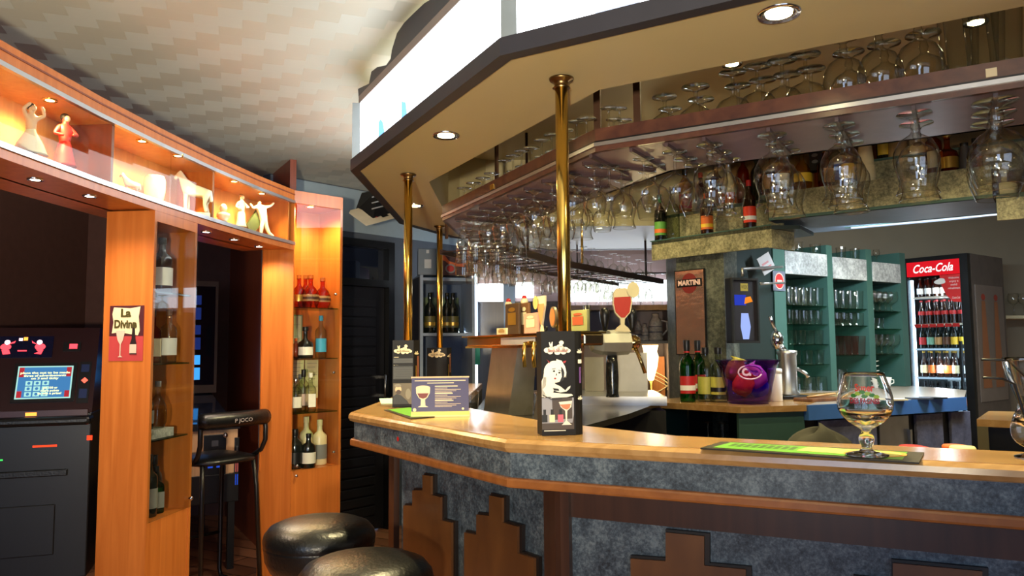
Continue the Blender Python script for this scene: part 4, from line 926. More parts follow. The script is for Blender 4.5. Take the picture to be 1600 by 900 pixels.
# bottles standing on the wooden top
for i, (px, py, k, h_, r_, bd, lb, cp_, bnd, lab) in enumerate((
 (1075, 628, 'wine', .33, .041, BOT_GREEN, RED, BLACK, WH, 'green vermouth bottle with red neck and white label, nearest the granite pillar'), (1092, 624, 'wine', .33, .041, BOT_GREEN, RED, BLACK, WH, 'second green vermouth bottle, just behind the first'),
 (1104, 627, 'spirit', .29, .046, BOT_CLEAR, C('lime', (190, 190, 80)), BLACK, None, 'clear bottle with yellow-green label between green bottles and bucket'), (1124, 628, 'spirit', .29, .046, BOT_CLEAR, C('lime', (190, 190, 80)), BLACK, BLACK, 'clear bottle with dark print directly left of the purple bucket'))):
    q = G(px, py, ZCN); o = bottle(k, (q.x, q.y, ZCN + .0005), h_, r_, bd, lb, cp_, lab, band=bnd, group='bottles on the back counter')
    MB(frm((q.x, q.y, ZCN + h_), 0)).tube([(0, 0, -.01), (0, 0, .02), (.012, -.012, .04)], .006).v
    if k == 'wine':
        m_ = MB().lathe([(.4, .8), (.38, .92)], 14, cap=False); link('neck_foil', m_.mesh('neck_foil', RED), o)
q = G(1170, 630, ZCN); r = empty('ice_bucket', (q.x, q.y, ZCN), label='purple see-through ice bucket full of snack bags on the wooden top', cat='bucket')
M = frm((q.x, q.y, ZCN))
mb = MB(M); mb.lathe([(.001, .002), (.1, .002), (.108, .012), (.122, .09), (.145, .19), (.165, .225), (.163, .226), (.142, .19), (.119, .09), (.104, .014), (.001, .008)], 32, cap=False); mb.build('bucket_body', PURPLE, r)
text('Cro', .05, M @ Matrix.Translation((-.03, -.135, .165)), C('lilac', (226, 190, 230)), r, 'bucket_lettering', bold=.003); mb = MB(M); mb.tube([(-.03 + .06 * math.cos(t), -.134, .165 + .035 * math.sin(t)) for t in [i * .4 for i in range(16)]], .004); mb.build('bucket_emblem', C('lilac', (226, 190, 230)), r)
for i, (dx, dy, dz, a, mm, nm) in enumerate(((-.03, -.02, .10, .5, C('bag_orange', (236, 110, 50)), 'orange snack bag low in the purple bucket'), (.04, .0, .14, -.6, C('bag_pink', (230, 150, 190)), 'pink and blue snack bag across the purple bucket'), (.06, .03, .09, -.3, C('bag_blue', (60, 60, 190)), 'blue snack bag at the right of the purple bucket'), (-.05, .04, .17, .3, C('bag_gold', (200, 190, 90), .3, .5), 'gold foil bag sticking out of the purple bucket'))):
    Mb = M @ Matrix.Translation((dx, dy, dz)) @ Matrix.Rotation(a, 4, 'Y') @ Matrix.Diagonal((1, .38, 1, 1))
    mb = MB(Mb); rows_ = [(-.055, .045), (-.045, .055), (0, .06), (.045, .055), (.055, .045)]
    mb.lathe([(.001, -.062), (.04, -.056), (.056, -.02), (.052, .03), (.03, .055), (.05, .066), (.001, .068)], 12, 0, cap=False)
    mb.build('snack_bag', mm, label=nm, cat='snack bag', group='snack bags')
q = G(1212, 627, ZCN); r = MB(frm(q)).lathe([(.034, 0), (.036, .003), (.036, .15), (.03, .16)], 20).build('white_tub', WH, loc=Vector(q), label='plain white plastic tub right of the purple bucket', cat='tub'); MB(frm(q)).lathe([(.038, .15), (.038, .172), (.03, .176)], 20).build('lid', WH, r)
# steel ice crusher
q = G(1232, 623, ZCN); M = frm(q, .3); r = empty('ice_crusher', q, label='steel citrus press with a round head on the wooden top', cat='machine')
MB(M).lathe([(.06, .02), (.062, .03), (.05, .05), (.05, .24), (.055, .25), (.055, .27), (.0, .275)], 28).build('steel_body', STEEL, r); MB(M).box(-.08, .1, -.07, .07, 0, .02).build('base', BLACK, r, bevel=.004)
mb = MB(M); mb.ball((-.07, -.01, .33), .045, sc=(.8, .8, 1.2)); mb.tube([(-.07, -.01, .37), (-.1, -.01, .43), (-.12, -.02, .46)], .01); mb.tube([(-.05, 0, .3), (-.02, 0, .27)], .02); mb.build('press_head', CHROME, r); MB(M).tube([(.04, -.03, .17), (.085, -.05, .14), (.09, -.06, .12)], .01).build('spout', CHROME, r)
q = G(1290, 627, ZCN); M = frm(q, .45); r = MB(M).box(-.12, .14, -.02, .11, 0, .018).build('serving_tray', wood('tray_brown', (96, 58, 34), (130, 84, 50)), loc=Vector(q), label='small brown wooden serving tray on the blue-edged counter', cat='tray', bevel=.004)
mb = MB(M); mb.tube([(-.1, .03, .024), (.13, .05, .034)], .006); mb.build('wooden_spoon', TAN, loc=Vector(q) + Vector((0, 0, .0185)), label='pale wooden spoon lying on the small serving tray', cat='spoon')
for i, (px, py) in enumerate(((1400, 626), (1440, 624), (1462, 623))):
    q = G(px, py, ZCN); mb = MB(frm(q)); mb.box(-.06, .06, -.01, .06, 0, .008); mb.build('paper_pad', (CRM, C('slate2', (70, 74, 84)), BLACK)[i], loc=Vector(q), label=('cream order pad', 'grey folded menu', 'black folded bill holder')[i] + ' lying near the end of the blue-edged counter', cat='pad')

# ================================================================ DRINKS COOLER
FK = Fr((3.10, 5.94), (3.38, 5.56)); LK = FK.len; HK = 2.05
root = empty('drinks_cooler', FK.pt(LK / 2, .3), label='tall black glass-door drinks cooler with red header full of bottles', cat='cooler')
mb = MB(FK.M); mb.box(0, .03, 0.03, .6, 0, HK); mb.build('side_panel', BLACK, root)
mb = MB(FK.M); mb.box(LK - .03, LK, 0.03, .6, 0, HK); mb.build('side_panel', plain('cooler_side', (92, 82, 76), .25, var=.1), root)
MB(FK.M).box(.03, LK - .03, .57, .6, 0, HK).build('back_panel', WH, root); MB(FK.M).box(.03, LK - .03, .03, .57, HK - .04, HK).build('top_panel', BLACK, root); MB(FK.M).box(.03, LK - .03, .03, .57, 0, .14).build('plinth', BLACK, root)
mb = MB(FK.M)
for a in ((0, .03, .1, HK), (LK - .055, LK, .1, HK), (.03, LK - .055, HK - .035, HK), (.03, LK - .055, .1, .16)): mb.box(a[0], a[1], -.02, .028, a[2], a[3])
df = mb.build('door_frame', BLACK, root)
MB(FK.M).box(.03, LK - .055, -.005, 0.0, .16, 1.905).build('door_glass', PANE, df)
MB(FK.M).box(LK - .075, LK - .063, -.05, -.02, .7, 1.4).build('door_handle', BLACK, df)
MB(FK.M).box(.03, LK - .055, -.022, .02, 1.905, HK - .035).build('red_header', emit('header_red', (200, 24, 34), .9), root)
text('Coca-Cola', .09, FK.M @ Matrix.Translation(((LK - .03) / 2, -.024, 1.957)), emit('header_white', (255, 240, 240), 1.0), root, 'header_lettering', shear=.35, width=LK * .62, bold=.0015)
LEDM = emit('cooler_led', (190, 225, 255), 7)
MB(FK.M).box(.031, .043, .03, .05, .2, 1.88).build('led_strip', LEDM, root); MB(FK.M).box(LK - .068, LK - .058, .03, .05, .2, 1.88).build('led_strip', LEDM, root)
for z in (.5, 1.2, 1.75):
    lamp('POINT', 'cooler_light', FK.pt(LK / 2, .06, z), 3, (.75, .88, 1), radius=.06)
# red speech-cloud sticker on the door
mb = MB(FK.M); x1 = LK - .056; x0 = x1 - .15
mb.flat([(x0, 1.9), (x1, 1.9), (x1, 1.69), (x1 - .06, 1.695), (x0 + .04, 1.75), (x0 + .012, 1.82)], -.007, 0); st_ = mb.build('door_sticker', C('sticker_red', (206, 40, 40)), root)
mb = MB(FK.M); mb.ell(x0 - .0, 1.85, .042, .018, -.008, 0); mb.ell(x0 + .01, 1.862, .028, .016, -.0085, 0); mb.build('cloud_print', WH, st_)
for i, s_ in enumerate(('Welcome', 'enjoy a', 'cold', 'refreshment')): text(s_, .022, FK.M @ Matrix.Translation(((x0 + x1) / 2 + .025, -.0085, 1.875 - i * .026)), WH, st_, 'sticker_lettering', width=(.075, .065, .045, .085)[i])
text('Coca-Cola', .026, FK.M @ Matrix.Translation((x1 - .04, -.0085, 1.725)), WH, st_, 'sticker_lettering', shear=.35, width=.055)
shz = [1.745, 1.535, 1.345, 1.125, .885, .64, .4]
for z in shz: 
    MB(FK.M).box(.045, LK - .07, .02, .56, z - .012, z).build('wire_shelf', emit('shelf_glow', (170, 205, 235), .8) if z < 1.5 else WH, root)  # lower shelves glow, cooler light put into their material
for i in range(6):
    MB(FK.M).rect(.05 + i * .056, .05 + i * .056 + .05, 1.508, 1.534, .018).build('price_strip', RED, root)
kinds = [('beer', .15, .028, BOT_BROWN, WH, BLACK), ('cola', .185, .029, BOT_BROWN, RED, RED), ('beer', .19, .03, BOT_DARK, YEL, GOLD), ('beer', .2, .03, BOT_BROWN, CRM, GOLD), ('wine', .21, .031, BOT_DARK, ORG, BLACK), ('beer', .21, .031, BOT_GREEN, WH, GOLD), ('beer', .2, .031, BOT_BROWN, RED, WH)]
alt = [RED, C('mint', (120, 170, 150)), TAN, BRN, YEL, YEL, WH]; alt2 = [CRM, ORG, C('palepink', (230, 190, 180)), ORG, CRM, WH, ORG]
nm_ = ['top', 'second', 'third', 'fourth', 'fifth', 'sixth', 'lowest']
for s_, z in enumerate(shz):
    k, h_, r_, bd, lb, cp_ = kinds[s_]
    for j in range(2 if s_ < 5 else 1):
        for i in range(6):
            lab = (alt[i] if s_ == 2 else alt2[i] if s_ == 3 else lb)
            q = FK.pt(.075 + i * .0585, .09 + j * .085 + .0, z)
            bottle(k, (q.x, q.y, z + .0005), h_, r_ * .9, bd, lab, cp_, 'small bottle on the %s cooler shelf, %s row, %s from the left' % (nm_[s_], ('front', 'back')[j], ORD[i]), 'bottles inside the cooler', rz=FK.ang, tiny=True)
# ================================================================ STOOLS
def bar_stool(loc, rr, label):
    r = empty('bar_stool', (loc[0], loc[1], 0), label=label, cat='stool', group='round black bar stools'); M = frm((loc[0], loc[1], 0)); H = loc[2]
    R = rr
    mb = MB(M); mb.lathe([(.001, H), (R * .4, H - .002), (R * .7, H - .010), (R * .88, H - .024), (R * .975, H - .046), (R, H - .068), (R * .985, H - .082)], 48, cap=False); mb.build('seat_cushion', LEATHER, r)
    mb = MB(M); mb.lathe([(R * .985, H - .080), (R * .992, H - .086), (R * .985, H - .092)], 48, cap=False); mb.build('piping', LEATHER, r)
    mb = MB(M)
    prof = [(R * .98, H - .09), (R * .96, H - .13), (R * .87, H - .165), (R * .7, H - .175), (.001, H - .176)]
    mb.lathe(prof, 48, cap=False); mb.build('seat_skirt', LEATHER, r)
    MB(M).lathe([(.03, .04), (.03, H - .175)], 20).build('column', CHROME, r); MB(M).lathe([(.21, .001), (.21, .012), (.12, .03), (.035, .06)], 40).build('base', CHROME, r)
    mb = MB(M); mb.tube([(.16 * math.cos(t), .16 * math.sin(t), .3) for t in [i * math.pi / 12 for i in range(24)]], .01, closed=True)
    for a in range(3): mb.tube([(0.03 * math.cos(a * 2.09), .03 * math.sin(a * 2.09), .3), (.16 * math.cos(a * 2.09), .16 * math.sin(a * 2.09), .3)], .007)
    mb.build('foot_ring', CHROME, r)
q = P(500, 822, 2.68); bar_stool((q.x, q.y, .795), .191, 'round black padded bar stool farther from the photographer, beside the counter end')
q = P(572, 870, 2.17); bar_stool((q.x, q.y, .802), .190, 'round black padded bar stool nearer the photographer, at the front of the pair')

# ================================================================ PINBALL, SLOT MACHINE, CHAIR
PB = Fr((-2.26, 4.62), (-1.77, 4.91)); Wp = PB.len
root = empty('pinball_machine', PB.pt(Wp / 2, .6), label='pinball machine seen end-on in the alcove with tan cabinet and coin doors', cat='pinball machine')
TANW = wood('tan_cabinet', (190, 146, 104), (210, 170, 128)); 
MB(PB.M).add([(0, 0, .43), (Wp, 0, .43), (Wp, 1.2, .55), (0, 1.2, .55), (0, 0, .88), (Wp, 0, .88), (Wp, 1.2, 1.06), (0, 1.2, 1.06)], [(0, 3, 2, 1), (4, 5, 6, 7), (0, 1, 5, 4), (1, 2, 6, 5), (2, 3, 7, 6), (3, 0, 4, 7)]).build('cabinet_box', TANW, root)
mb = MB(PB.M); mb.box(-.01, Wp + .01, -.02, .03, .875, .915); mb.add([(-.01, 0, .88), (.02, 0, .88), (.02, 1.2, 1.08), (-.01, 1.2, 1.08), (-.01, 0, .915), (.02, 0, .915), (.02, 1.2, 1.11), (-.01, 1.2, 1.11)], [(0, 3, 2, 1), (4, 5, 6, 7), (0, 1, 5, 4), (1, 2, 6, 5), (2, 3, 7, 6), (3, 0, 4, 7)])
mb.build('lockdown_bar', plain('dark_steel', (60, 60, 66), .25, .8), root)
MB(PB.M).add([(.02, .03, .905), (Wp - .01, .03, .905), (Wp - .01, 1.2, 1.09), (.02, 1.2, 1.09)], [(0, 1, 2, 3)]).build('playfield_glass', plain('playfield', (40, 44, 60), .05, spec=1.0, var=.5, vscale=20), root)
bx = MB(PB.M).box(-.02, Wp + .02, .95, 1.22, 1.06, 1.90).build('backbox', plain('backbox_frame', (86, 62, 44), .5), root)
MB(PB.M).rect(.0, Wp, 1.12, 1.86, .948).build('backglass', plain('backglass_dark', (12, 14, 30), .1, spec=1), bx)
for k in range(6): MB(PB.M).rect(.02, Wp - .1, 1.16 + k * .112, 1.16 + k * .112 + (.07 if k % 2 else .09), .946).build('lit_artwork', emit('art_blue', (60, 150, 235), 1.0) if k < 2 else emit('art_indigo', (40, 60, 140), .35), bx)
for px0, px1, y0, y1 in ((318, 352, 680, 742), (374, 404, 683, 772)):
    a, z1_ = PB.at(px0, y0); b_, z0_ = PB.at(px1, y1); b_ = min(b_, Wp - .02)
    cdn = MB(PB.M).box(a, b_, -.012, 0, z0_, z1_).build('coin_door', BLACK, root, bevel=.004)
    mb = MB(PB.M); w_ = b_ - a; mb.rect(a + w_ * .2, a + w_ * .42, z0_ + .2 * (z1_ - z0_), z0_ + .38 * (z1_ - z0_), -.014, 0); mb.rect(a + w_ * .2, a + w_ * .42, z0_ + .42 * (z1_ - z0_), z0_ + .6 * (z1_ - z0_), -.014, 1); mb.rect(a + w_ * .58, a + w_ * .8, z0_ + .2 * (z1_ - z0_), z0_ + .38 * (z1_ - z0_), -.014, 0); mb.rect(a + w_ * .58, a + w_ * .8, z0_ + .42 * (z1_ - z0_), z0_ + .6 * (z1_ - z0_), -.014, 1)
    mb.rect(a + w_ * .35, a + w_ * .65, z0_ + .72 * (z1_ - z0_), z0_ + .86 * (z1_ - z0_), -.014, 2)
    mb.build('coin_slots', [emit('slot_blue', (50, 90, 220), .5), C('slot_red', (190, 90, 90)), C('slot_grey', (70, 70, 74))], cdn)
mb = MB(PB.M); a, z1_ = PB.at(296, 745); b_, z0_ = PB.at(372, 782); MB(PB.M).box(max(.01, a), b_, -.014, 0, z0_, z1_).build('cash_box_door', BLACK, root, bevel=.003)
MB(PB.M).ball((Wp - .08, -.03, .84), .017).build('plunger_knob', CHROME, root)
for x in (.03, Wp - .03):
    for y in (.02, 1.17): MB(PB.M).box(x - .02, x + .02, y - .02, y + .02, 0, .6).build('leg', BLACK, root)
# slot machine
SF = Fr((-3.38, 4.50), (-2.63, 4.76)); Ws = SF.len
root = empty('slot_machine', SF.pt(Ws / 2, .25), label='dark gaming machine with glowing blue screen in the left alcove', cat='slot machine')
MB(SF.M).box(0, Ws, 0, .5, 0, 1.0).build('lower_cabinet', BLACK, root, bevel=.008)
TL = -.33; MT = SF.M @ Matrix.Translation((0, .0, 1.0)) @ Matrix.Rotation(TL, 4, 'X')
MB(SF.M).slab([(0, 0)], 0, 0) if False else None
mb = MB(SF.M); mb.add([(0, 0, 1.0), (Ws, 0, 1.0), (Ws, .5, 1.0), (0, .5, 1.0), (0, .18, 1.53), (Ws, .18, 1.53), (Ws, .5, 1.53), (0, .5, 1.53)], [(0, 3, 2, 1), (4, 5, 6, 7), (0, 1, 5, 4), (1, 2, 6, 5), (2, 3, 7, 6), (3, 0, 4, 7)]); mb.build('upper_cabinet', plain('dark_red_panel', (44, 16, 18), .3), root)
mb = MB(SF.M); mb.box(-.01, Ws + .01, -.1, .04, .93, .985); mb.build('console_ledge', LEATHER, root, bevel=.02)
MB(SF.M).box(.02, Ws - .02, -.02, .0, .985, 1.02).build('button_strip', plain('red_brown_strip', (70, 30, 26), .3), root)
a = SF.u(30, .08); b_ = SF.u(116, .08)
sc0, sc1 = .09, .30
sc_ = MB(MT).box(a - .02, b_ + .02, -.014, 0, sc0 - .02, sc1 + .02).build('screen_bezel', BLACK, root)
mb = MB(MT); mb.rect(a, b_, sc0, sc1, -.015, 1); mb.rect(a + .008, b_ - .008, sc0 + .008, sc1 - .008, -.0155, 0); mb.rect(a + .008, a + .035, sc1 - .07, sc1 - .008, -.016, 2); mb.rect(b_ - .035, b_ - .008, sc1 - .07, sc1 - .008, -.016, 2); mb.rect(a + .008, a + .035, sc0 + .008, sc0 + .05, -.016, 2); mb.rect(b_ - .035, b_ - .008, sc0 + .008, sc0 + .05, -.016, 2)
for i in range(3):
    for j in range(3):
        x = a + .05 + i * .045; z = sc0 + .015 + j * .035; mb.rect(x, x + .036, z, z + .029, -.0165, 1); mb.ell(x + .018, z + .0145, .009, .009, -.017, 0, 12)
mb.build('screen', [emit('screen_blue', (70, 130, 185), .75), emit('screen_mint', (170, 225, 215), .85), emit('screen_red', (190, 50, 60), .7)], sc_)
ty = emit('screen_yellow', (245, 250, 190), 1.0); cx_ = (a + b_) / 2
for s_, z, w_ in (('place the nut to be made', sc1 - .045, .27), ('three of advertisements', sc1 - .063, .23), ('on 3 and ticity', sc1 - .081, .15)): text(s_, .018, MT @ Matrix.Translation((cx_, -.018, z)), ty, sc_, 'screen_lettering', width=w_, bold=.0008)
for s_, z, w_ in (('get 100 or', sc0 + .068, .08), ('more points', sc0 + .05, .1), ('to win a prize!', sc0 + .032, .13)): text(s_, .018, MT @ Matrix.Translation((b_ - .115, -.018, z)), ty, sc_, 'screen_lettering', width=w_, bold=.0008)
# marquee with glowing red shapes
a2 = SF.u(-40, .12); b2 = SF.u(82, .12); mq = MB(MT).box(a2, b2, -.008, 0, .36, .50).build('marquee', plain('marquee_blue', (14, 16, 50), .2), root)
gm = [emit('glow_red', (255, 60, 70), 2.2), emit('glow_white', (255, 200, 210), 2.2), emit('glow_orange', (255, 150, 60), 2.0)]
for cx2, sg in ((SF.u(8, .12), 1), (SF.u(62, .12), -1)):
    mb = MB(MT); mb.ell(cx2, .43, .03, .022, -.009, 0, 12); mb.ell(cx2 + .006 * sg, .46, .016, .016, -.0095, 1, 10); mb.flat([(cx2 - .01, .44), (cx2 + .05 * sg, .47), (cx2 + .045 * sg, .455)], -.0095, 0); mb.flat([(cx2 - .02, .41), (cx2 + .02, .41), (cx2 + .03 * sg, .385), (cx2 - .01 * sg, .38)], -.0092, 0); mb.build('marquee_glow', gm, mq)
cx2 = SF.u(36, .12); mb = MB(MT); mb.rect(cx2 - .03, cx2 + .02, .40, .408, -.009, 0); mb.rect(cx2 - .03, cx2 - .01, .47, .488, -.009, 1); mb.rect(cx2 - .005, cx2 + .018, .472, .494, -.009, 2); mb.build('marquee_glow', gm, mq)
MB(MT).rect(SF.u(12, .12), SF.u(86, .12), .515, .527, -.001).build('speaker_grille', GRY, root)
x = SF.u(112, .12); mb = MB(MT); mb.box(x - .05, x + .05, -.01, 0, .40, .46); bz = mb.build('coin_window', BLACK, root); MB(MT).rect(x - .015, x + .03, .415, .447, -.011).build('window_glow', gm[0], bz)
x = SF.u(134, .06); mb = MB(MT); mb.box(x - .035, x + .03, -.006, 0, .06, .33); sb = mb.build('side_buttons', BLACK, root)
mb = MB(MT); mb.flat([(x, .225), (x + .02, .205), (x, .185), (x - .02, .205)], -.008, 0); mb.build('lit_diamond', emit('glow_coral', (255, 90, 70), 1.8), sb); MB(MT).rect(x - .025, x + .02, .26, .31, -.008).build('button', C('dark_blue', (20, 40, 90)), sb); MB(MT).rect(x - .025, x + .02, .09, .15, -.008).build('button', C('dark_blue', (20, 40, 90)), sb)
def led(px, py, w_, h_, m_, y=-.105): u, z = SF.at(px, py, y); return MB(SF.M).rect(u - w_ / 2, u + w_ / 2, z - h_ / 2, z + h_ / 2, y).build('indicator_light', m_, root)
u, z = SF.at(48, 641, -.03); MB(SF.M).rect(u - .03, u + .03, .99, 1.01, -.0215).build('indicator_light', gm[2], root)
led(70, 697, .13, .012, emit('led_red', (255, 60, 30), 1.6), -.002); led(140, 684, .03, .03, emit('led_red', (255, 60, 30), 1.6), -.002); led(2, 719, .015, .008, emit('led_green', (60, 255, 90), 1.5), -.002)
MB(SF.M).box(.12, Ws - .12, -.02, 0, .62, .66).build('payout_lip', LEATHER, root, bevel=.006); MB(SF.M).box(.14, Ws - .18, -.012, 0, .15, .45).build('lower_door', BLACK, root, bevel=.005)
# bar chair with cantilever tube frame
cp_ = (-1.73, 4.42, 0); M = frm(cp_, math.atan2(.8, .6))
root = empty('bar_chair', cp_, label='black tube-framed bar chair with padded back roll facing the pinball machine', cat='chair')
mb = MB(M); mb.lathe([(.001, .785), (.15, .783), (.19, .77), (.2, .755), (.19, .742), (.001, .74)], 28, cap=False, sq=4.0); mb.build('seat', LEATHER, root)
mb = MB(M); mb.tube([(-.2, -.19, .99), (-.19, -.2, .99), (.19, -.2, .99), (.2, -.19, .99)], .045, 16); mb.build('backrest', LEATHER, root)
text('P JOCO', .03, M @ Matrix.Translation((.03, -.247, .985)), C('silver2', (170, 160, 160)), root, 'backrest_lettering', width=.11)
for s_ in (-1, 1):
    MB(M).tube([(s_ * .2, -.19, 1.01), (s_ * .205, -.2, .93), (s_ * .205, -.2, .86), (s_ * .2, -.17, .80), (s_ * .18, -.1, .755)], .014).build('back_tube', BLACK, root)
    MB(M).tube([(s_ * .17, .17, .745), (s_ * .175, .19, .72), (s_ * .18, .2, .5), (s_ * .19, .22, .06), (s_ * .19, .2, .018), (s_ * .19, 0, .014), (s_ * .19, -.22, .014)], .013).build('leg', BLACK, root)
    MB(M).tube([(s_ * .16, -.15, .745), (s_ * .17, -.17, .6), (s_ * .185, -.2, .02)], .013).build('leg', BLACK, root)
MB(M).tube([(-.19, -.22, .014), (0, -.25, .014), (.19, -.22, .014)], .013).build('base_rail', BLACK, root); MB(M).tube([(-.185, .21, .28), (.185, .21, .28)], .01).build('foot_rest', BLACK, root)

# ================================================================ FIGURINES in the overhead display
CHN = plain('glazed_porcelain', (236, 226, 200), .18, var=.04, coat=.5)
def onwall(px, off):
    Y = Yof(px); 
    for _ in range(3):
        p = onF(Y); a, b_ = onF(Y - .02), onF(min(4.44, Y + .02)); n = Fr(a, b_).y; q = Vector((p[0], p[1], 0)) + n * off
        tgt = (px - 800) / FPX; Y = Y + (q.x / q.y - tgt) / abs(p[0] / (Y * Y)) * -1.0 if abs(q.x / q.y - tgt) > 1e-4 else Y
        Y = max(1.1, min(4.4, Y))
    p = onF(Y); n = Fr(onF(Y - .02), onF(min(4.44, Y + .02))).y
    return (p[0] + n.x * off, p[1] + n.y * off)
def skin_mesh(joints, edges, name, mat, parent, M, lvl=2):
    me = bpy.data.meshes.new(name); me.from_pydata([tuple(M @ Vector(j[:3]) - WPOS[parent.name]) for j in joints], edges, []); me.materials.append(mat)
    o = link(name, me, parent); sk = o.modifiers.new('skin', 'SKIN'); sk.use_smooth_shade = True
    for i, j in enumerate(joints): me.skin_vertices[0].data[i].radius = (j[3] * M.to_scale().y,) * 2; me.skin_vertices[0].data[i].use_root = (i == 0)
    sb_ = o.modifiers.new('sub', 'SUBSURF'); sb_.levels = lvl - 1; sb_.render_levels = lvl
    return o
ZD = zb1 + .001
def lady(px, h, dress, hair, label, rz=0.8, wide=1.0, top=None, armup=False):
    x, y = onwall(px, .06); r = empty('figurine', (x, y, ZD), label=label, cat='figurine', group='porcelain figurines'); s = h / .18
    M = frm((x, y, ZD), rz) @ Matrix.Scale(s, 4)
    MB(M).lathe([(.001, 0), (.034, 0), (.036, .004), (.03, .008), (.001, .009)], 24, cap=False).build('base', CHN, r)
    mb = MB(M); mb.lathe([(.001, .03), (.036 * wide, .028), (.034 * wide, .032), (.026 * wide, .06), (.017, .09), (.011, .105)], 24, cap=False); mb.build('skirt', dress, r)
    J = [(0, 0, .1, .012), (0, 0, .118, .015), (0, 0, .138, .016), (0, 0, .150, .006), (0, -.002, .163, .0105), (0, -.001, .170, .0095), (-.018, 0, .138, .007), (-.034, -.006, .115, .0055), (-.014, -.02, .112, .0045), (.018, 0, .138, .007), (.03, -.01, .12, .0055), (.008, -.024, .118, .0045), (-.008, 0, .04, .007), (-.01, 0, .01, .005), (.008, 0, .04, .007), (.01, -.002, .01, .005)]
    if armup: J[7] = (-.032, -.01, .155, .0055); J[8] = (-.012, -.012, .178, .0045); J[10] = (.034, -.01, .15, .0055); J[11] = (.02, -.014, .176, .0045)
    skin_mesh(J, [(0, 1), (1, 2), (2, 3), (3, 4), (4, 5), (2, 6), (6, 7), (7, 8), (2, 9), (9, 10), (10, 11), (0, 12), (12, 13), (0, 14), (14, 15)], 'body', top or SKIN, r, M)
    mb = MB(M); mb.ball((0, .004, .170), .0125, sc=(1, 1, .95)); mb.build('hair', hair, r)
    mb = MB(M); mb.ball((0, -.008, .164), .0085, sc=(.9, .9, 1.15)); mb.build('face', SKIN, r)
    return r
lady(35, .205, CHN, C('hair_black', (30, 22, 18)), 'porcelain dancer with white skirt and raised arms, leftmost in the display', 1.2, 1.3, SKIN, True)
lady(90, .225, C('dress_red', (206, 50, 40)), C('hair_black', (30, 22, 18)), 'porcelain lady in a red dress, second figurine from the left', 1.1, .9, C('dress_red', (206, 50, 40)))
lady(372, .21, CHN, C('hair_gold', (150, 100, 50)), 'slender white porcelain figure in the last display bay', 1.0, .7, CHN)
# seated couple: two figures on one base
x, y = onwall(404, .07); r = empty('figurine_group', (x, y, ZD), label='porcelain group with a leaping dancer and green cloak, farthest figurine', cat='figurine', group='porcelain figurines'); M = frm((x, y, ZD), .9) @ Matrix.Scale(1.3, 4)
MB(M).lathe([(.001, 0), (.05, 0), (.052, .006), (.04, .014), (.001, .016)], 24, cap=False, sq=3).build('base', C('gold_glaze', (206, 170, 90), .2), r)
skin_mesh([(0, 0, .09, .013), (-.01, 0, .115, .016), (-.02, 0, .14, .017), (-.024, 0, .152, .006), (-.028, 0, .166, .011), (-.04, 0, .14, .007), (-.06, -.004, .13, .006), (-.075, -.004, .15, .005), (0, 0, .145, .007), (.025, -.004, .15, .006), (.045, -.004, .17, .005), (.01, 0, .06, .01), (.025, 0, .03, .008), (.05, 0, .018, .006), (-.012, 0, .06, .01), (-.015, 0, .03, .007), (-.02, 0, .012, .006)], [(0, 1), (1, 2), (2, 3), (3, 4), (2, 5), (5, 6), (6, 7), (2, 8), (8, 9), (9, 10), (0, 11), (11, 12), (12, 13), (0, 14), (14, 15), (15, 16)], 'body', CHN, r, M)
mb = MB(M); mb.add([(-.02, .01, .14), (-.07, .02, .06), (-.05, .02, .015), (-.02, .015, .05), (0, .01, .09), (-.03, .022, .13), (-.075, .03, .055), (-.045, .03, .015)], [(0, 1, 2, 3), (0, 3, 4), (5, 6, 1, 0), (6, 7, 2, 1), (5, 0, 4), (7, 2, 3), (5, 6, 7, 3, 4)]); mb.build('cloak', C('cloak_green', (70, 84, 48)), r)
# horse
def horse(px, h, label, base=True, mat=CHN, rz=.35):
    x, y = onwall(px, .07); r = empty('horse_figurine' if base else 'dog_figurine', (x, y, ZD), label=label, cat='figurine', group='porcelain figurines'); s = h / .17; M = frm((x, y, ZD), rz) @ Matrix.Scale(s, 4) @ Matrix.Diagonal((.66, 1, 1.05, 1))
    if base: MB(M).box(-.075, .08, -.028, .028, 0, .022).build('base', CHN, r, bevel=.003); b0 = .02
    else: b0 = 0.0
    J = [(.05, 0, .098, .024), (.0, 0, .096, .022), (-.035, 0, .102, .024), (-.055, 0, .125, .015), (-.066, 0, .148, .011), (-.082, 0, .144, .009), (-.098, 0, .130, .006), (-.068, 0, .162, .004),
         (-.04, -.012, .08, .009), (-.042, -.013, .05, .006), (-.04, -.013, b0 + .004, .006), (-.036, .012, .08, .009), (-.03, .013, .05, .006), (-.032, .013, b0 + .004, .006),
         (.058, -.012, .078, .012), (.05, -.013, .05, .006), (.06, -.013, b0 + .004, .006), (.062, .012, .078, .012), (.058, .013, .05, .006), (.068, .013, b0 + .004, .006), (.076, 0, .095, .008), (.085, 0, .06, .006)]
    skin_mesh(J, [(0, 1), (1, 2), (2, 3), (3, 4), (4, 5), (5, 6), (4, 7), (2, 8), (8, 9), (9, 10), (2, 11), (11, 12), (12, 13), (0, 14), (14, 15), (15, 16), (0, 17), (17, 18), (18, 19), (0, 20), (20, 21)], 'body', mat, r, M)
    return r
horse(298, .235, 'white porcelain horse on a rectangular base in the third display bay')
horse(197, .11, 'small white porcelain dog in the second display bay', False, CHN, .5)
x, y = onwall(234, .12); mb = MB(frm((x, y, ZD)) @ Matrix.Scale(1.25, 4)); mb.lathe([(.028, 0), (.034, .01), (.03, .04), (.036, .07), (.036, .11), (.03, .125), (.001, .126)], 24); mb.build('jar', CRM, loc=Vector((x, y, ZD)), label='cream lidded porcelain jar behind the glass of the second display bay', cat='jar')
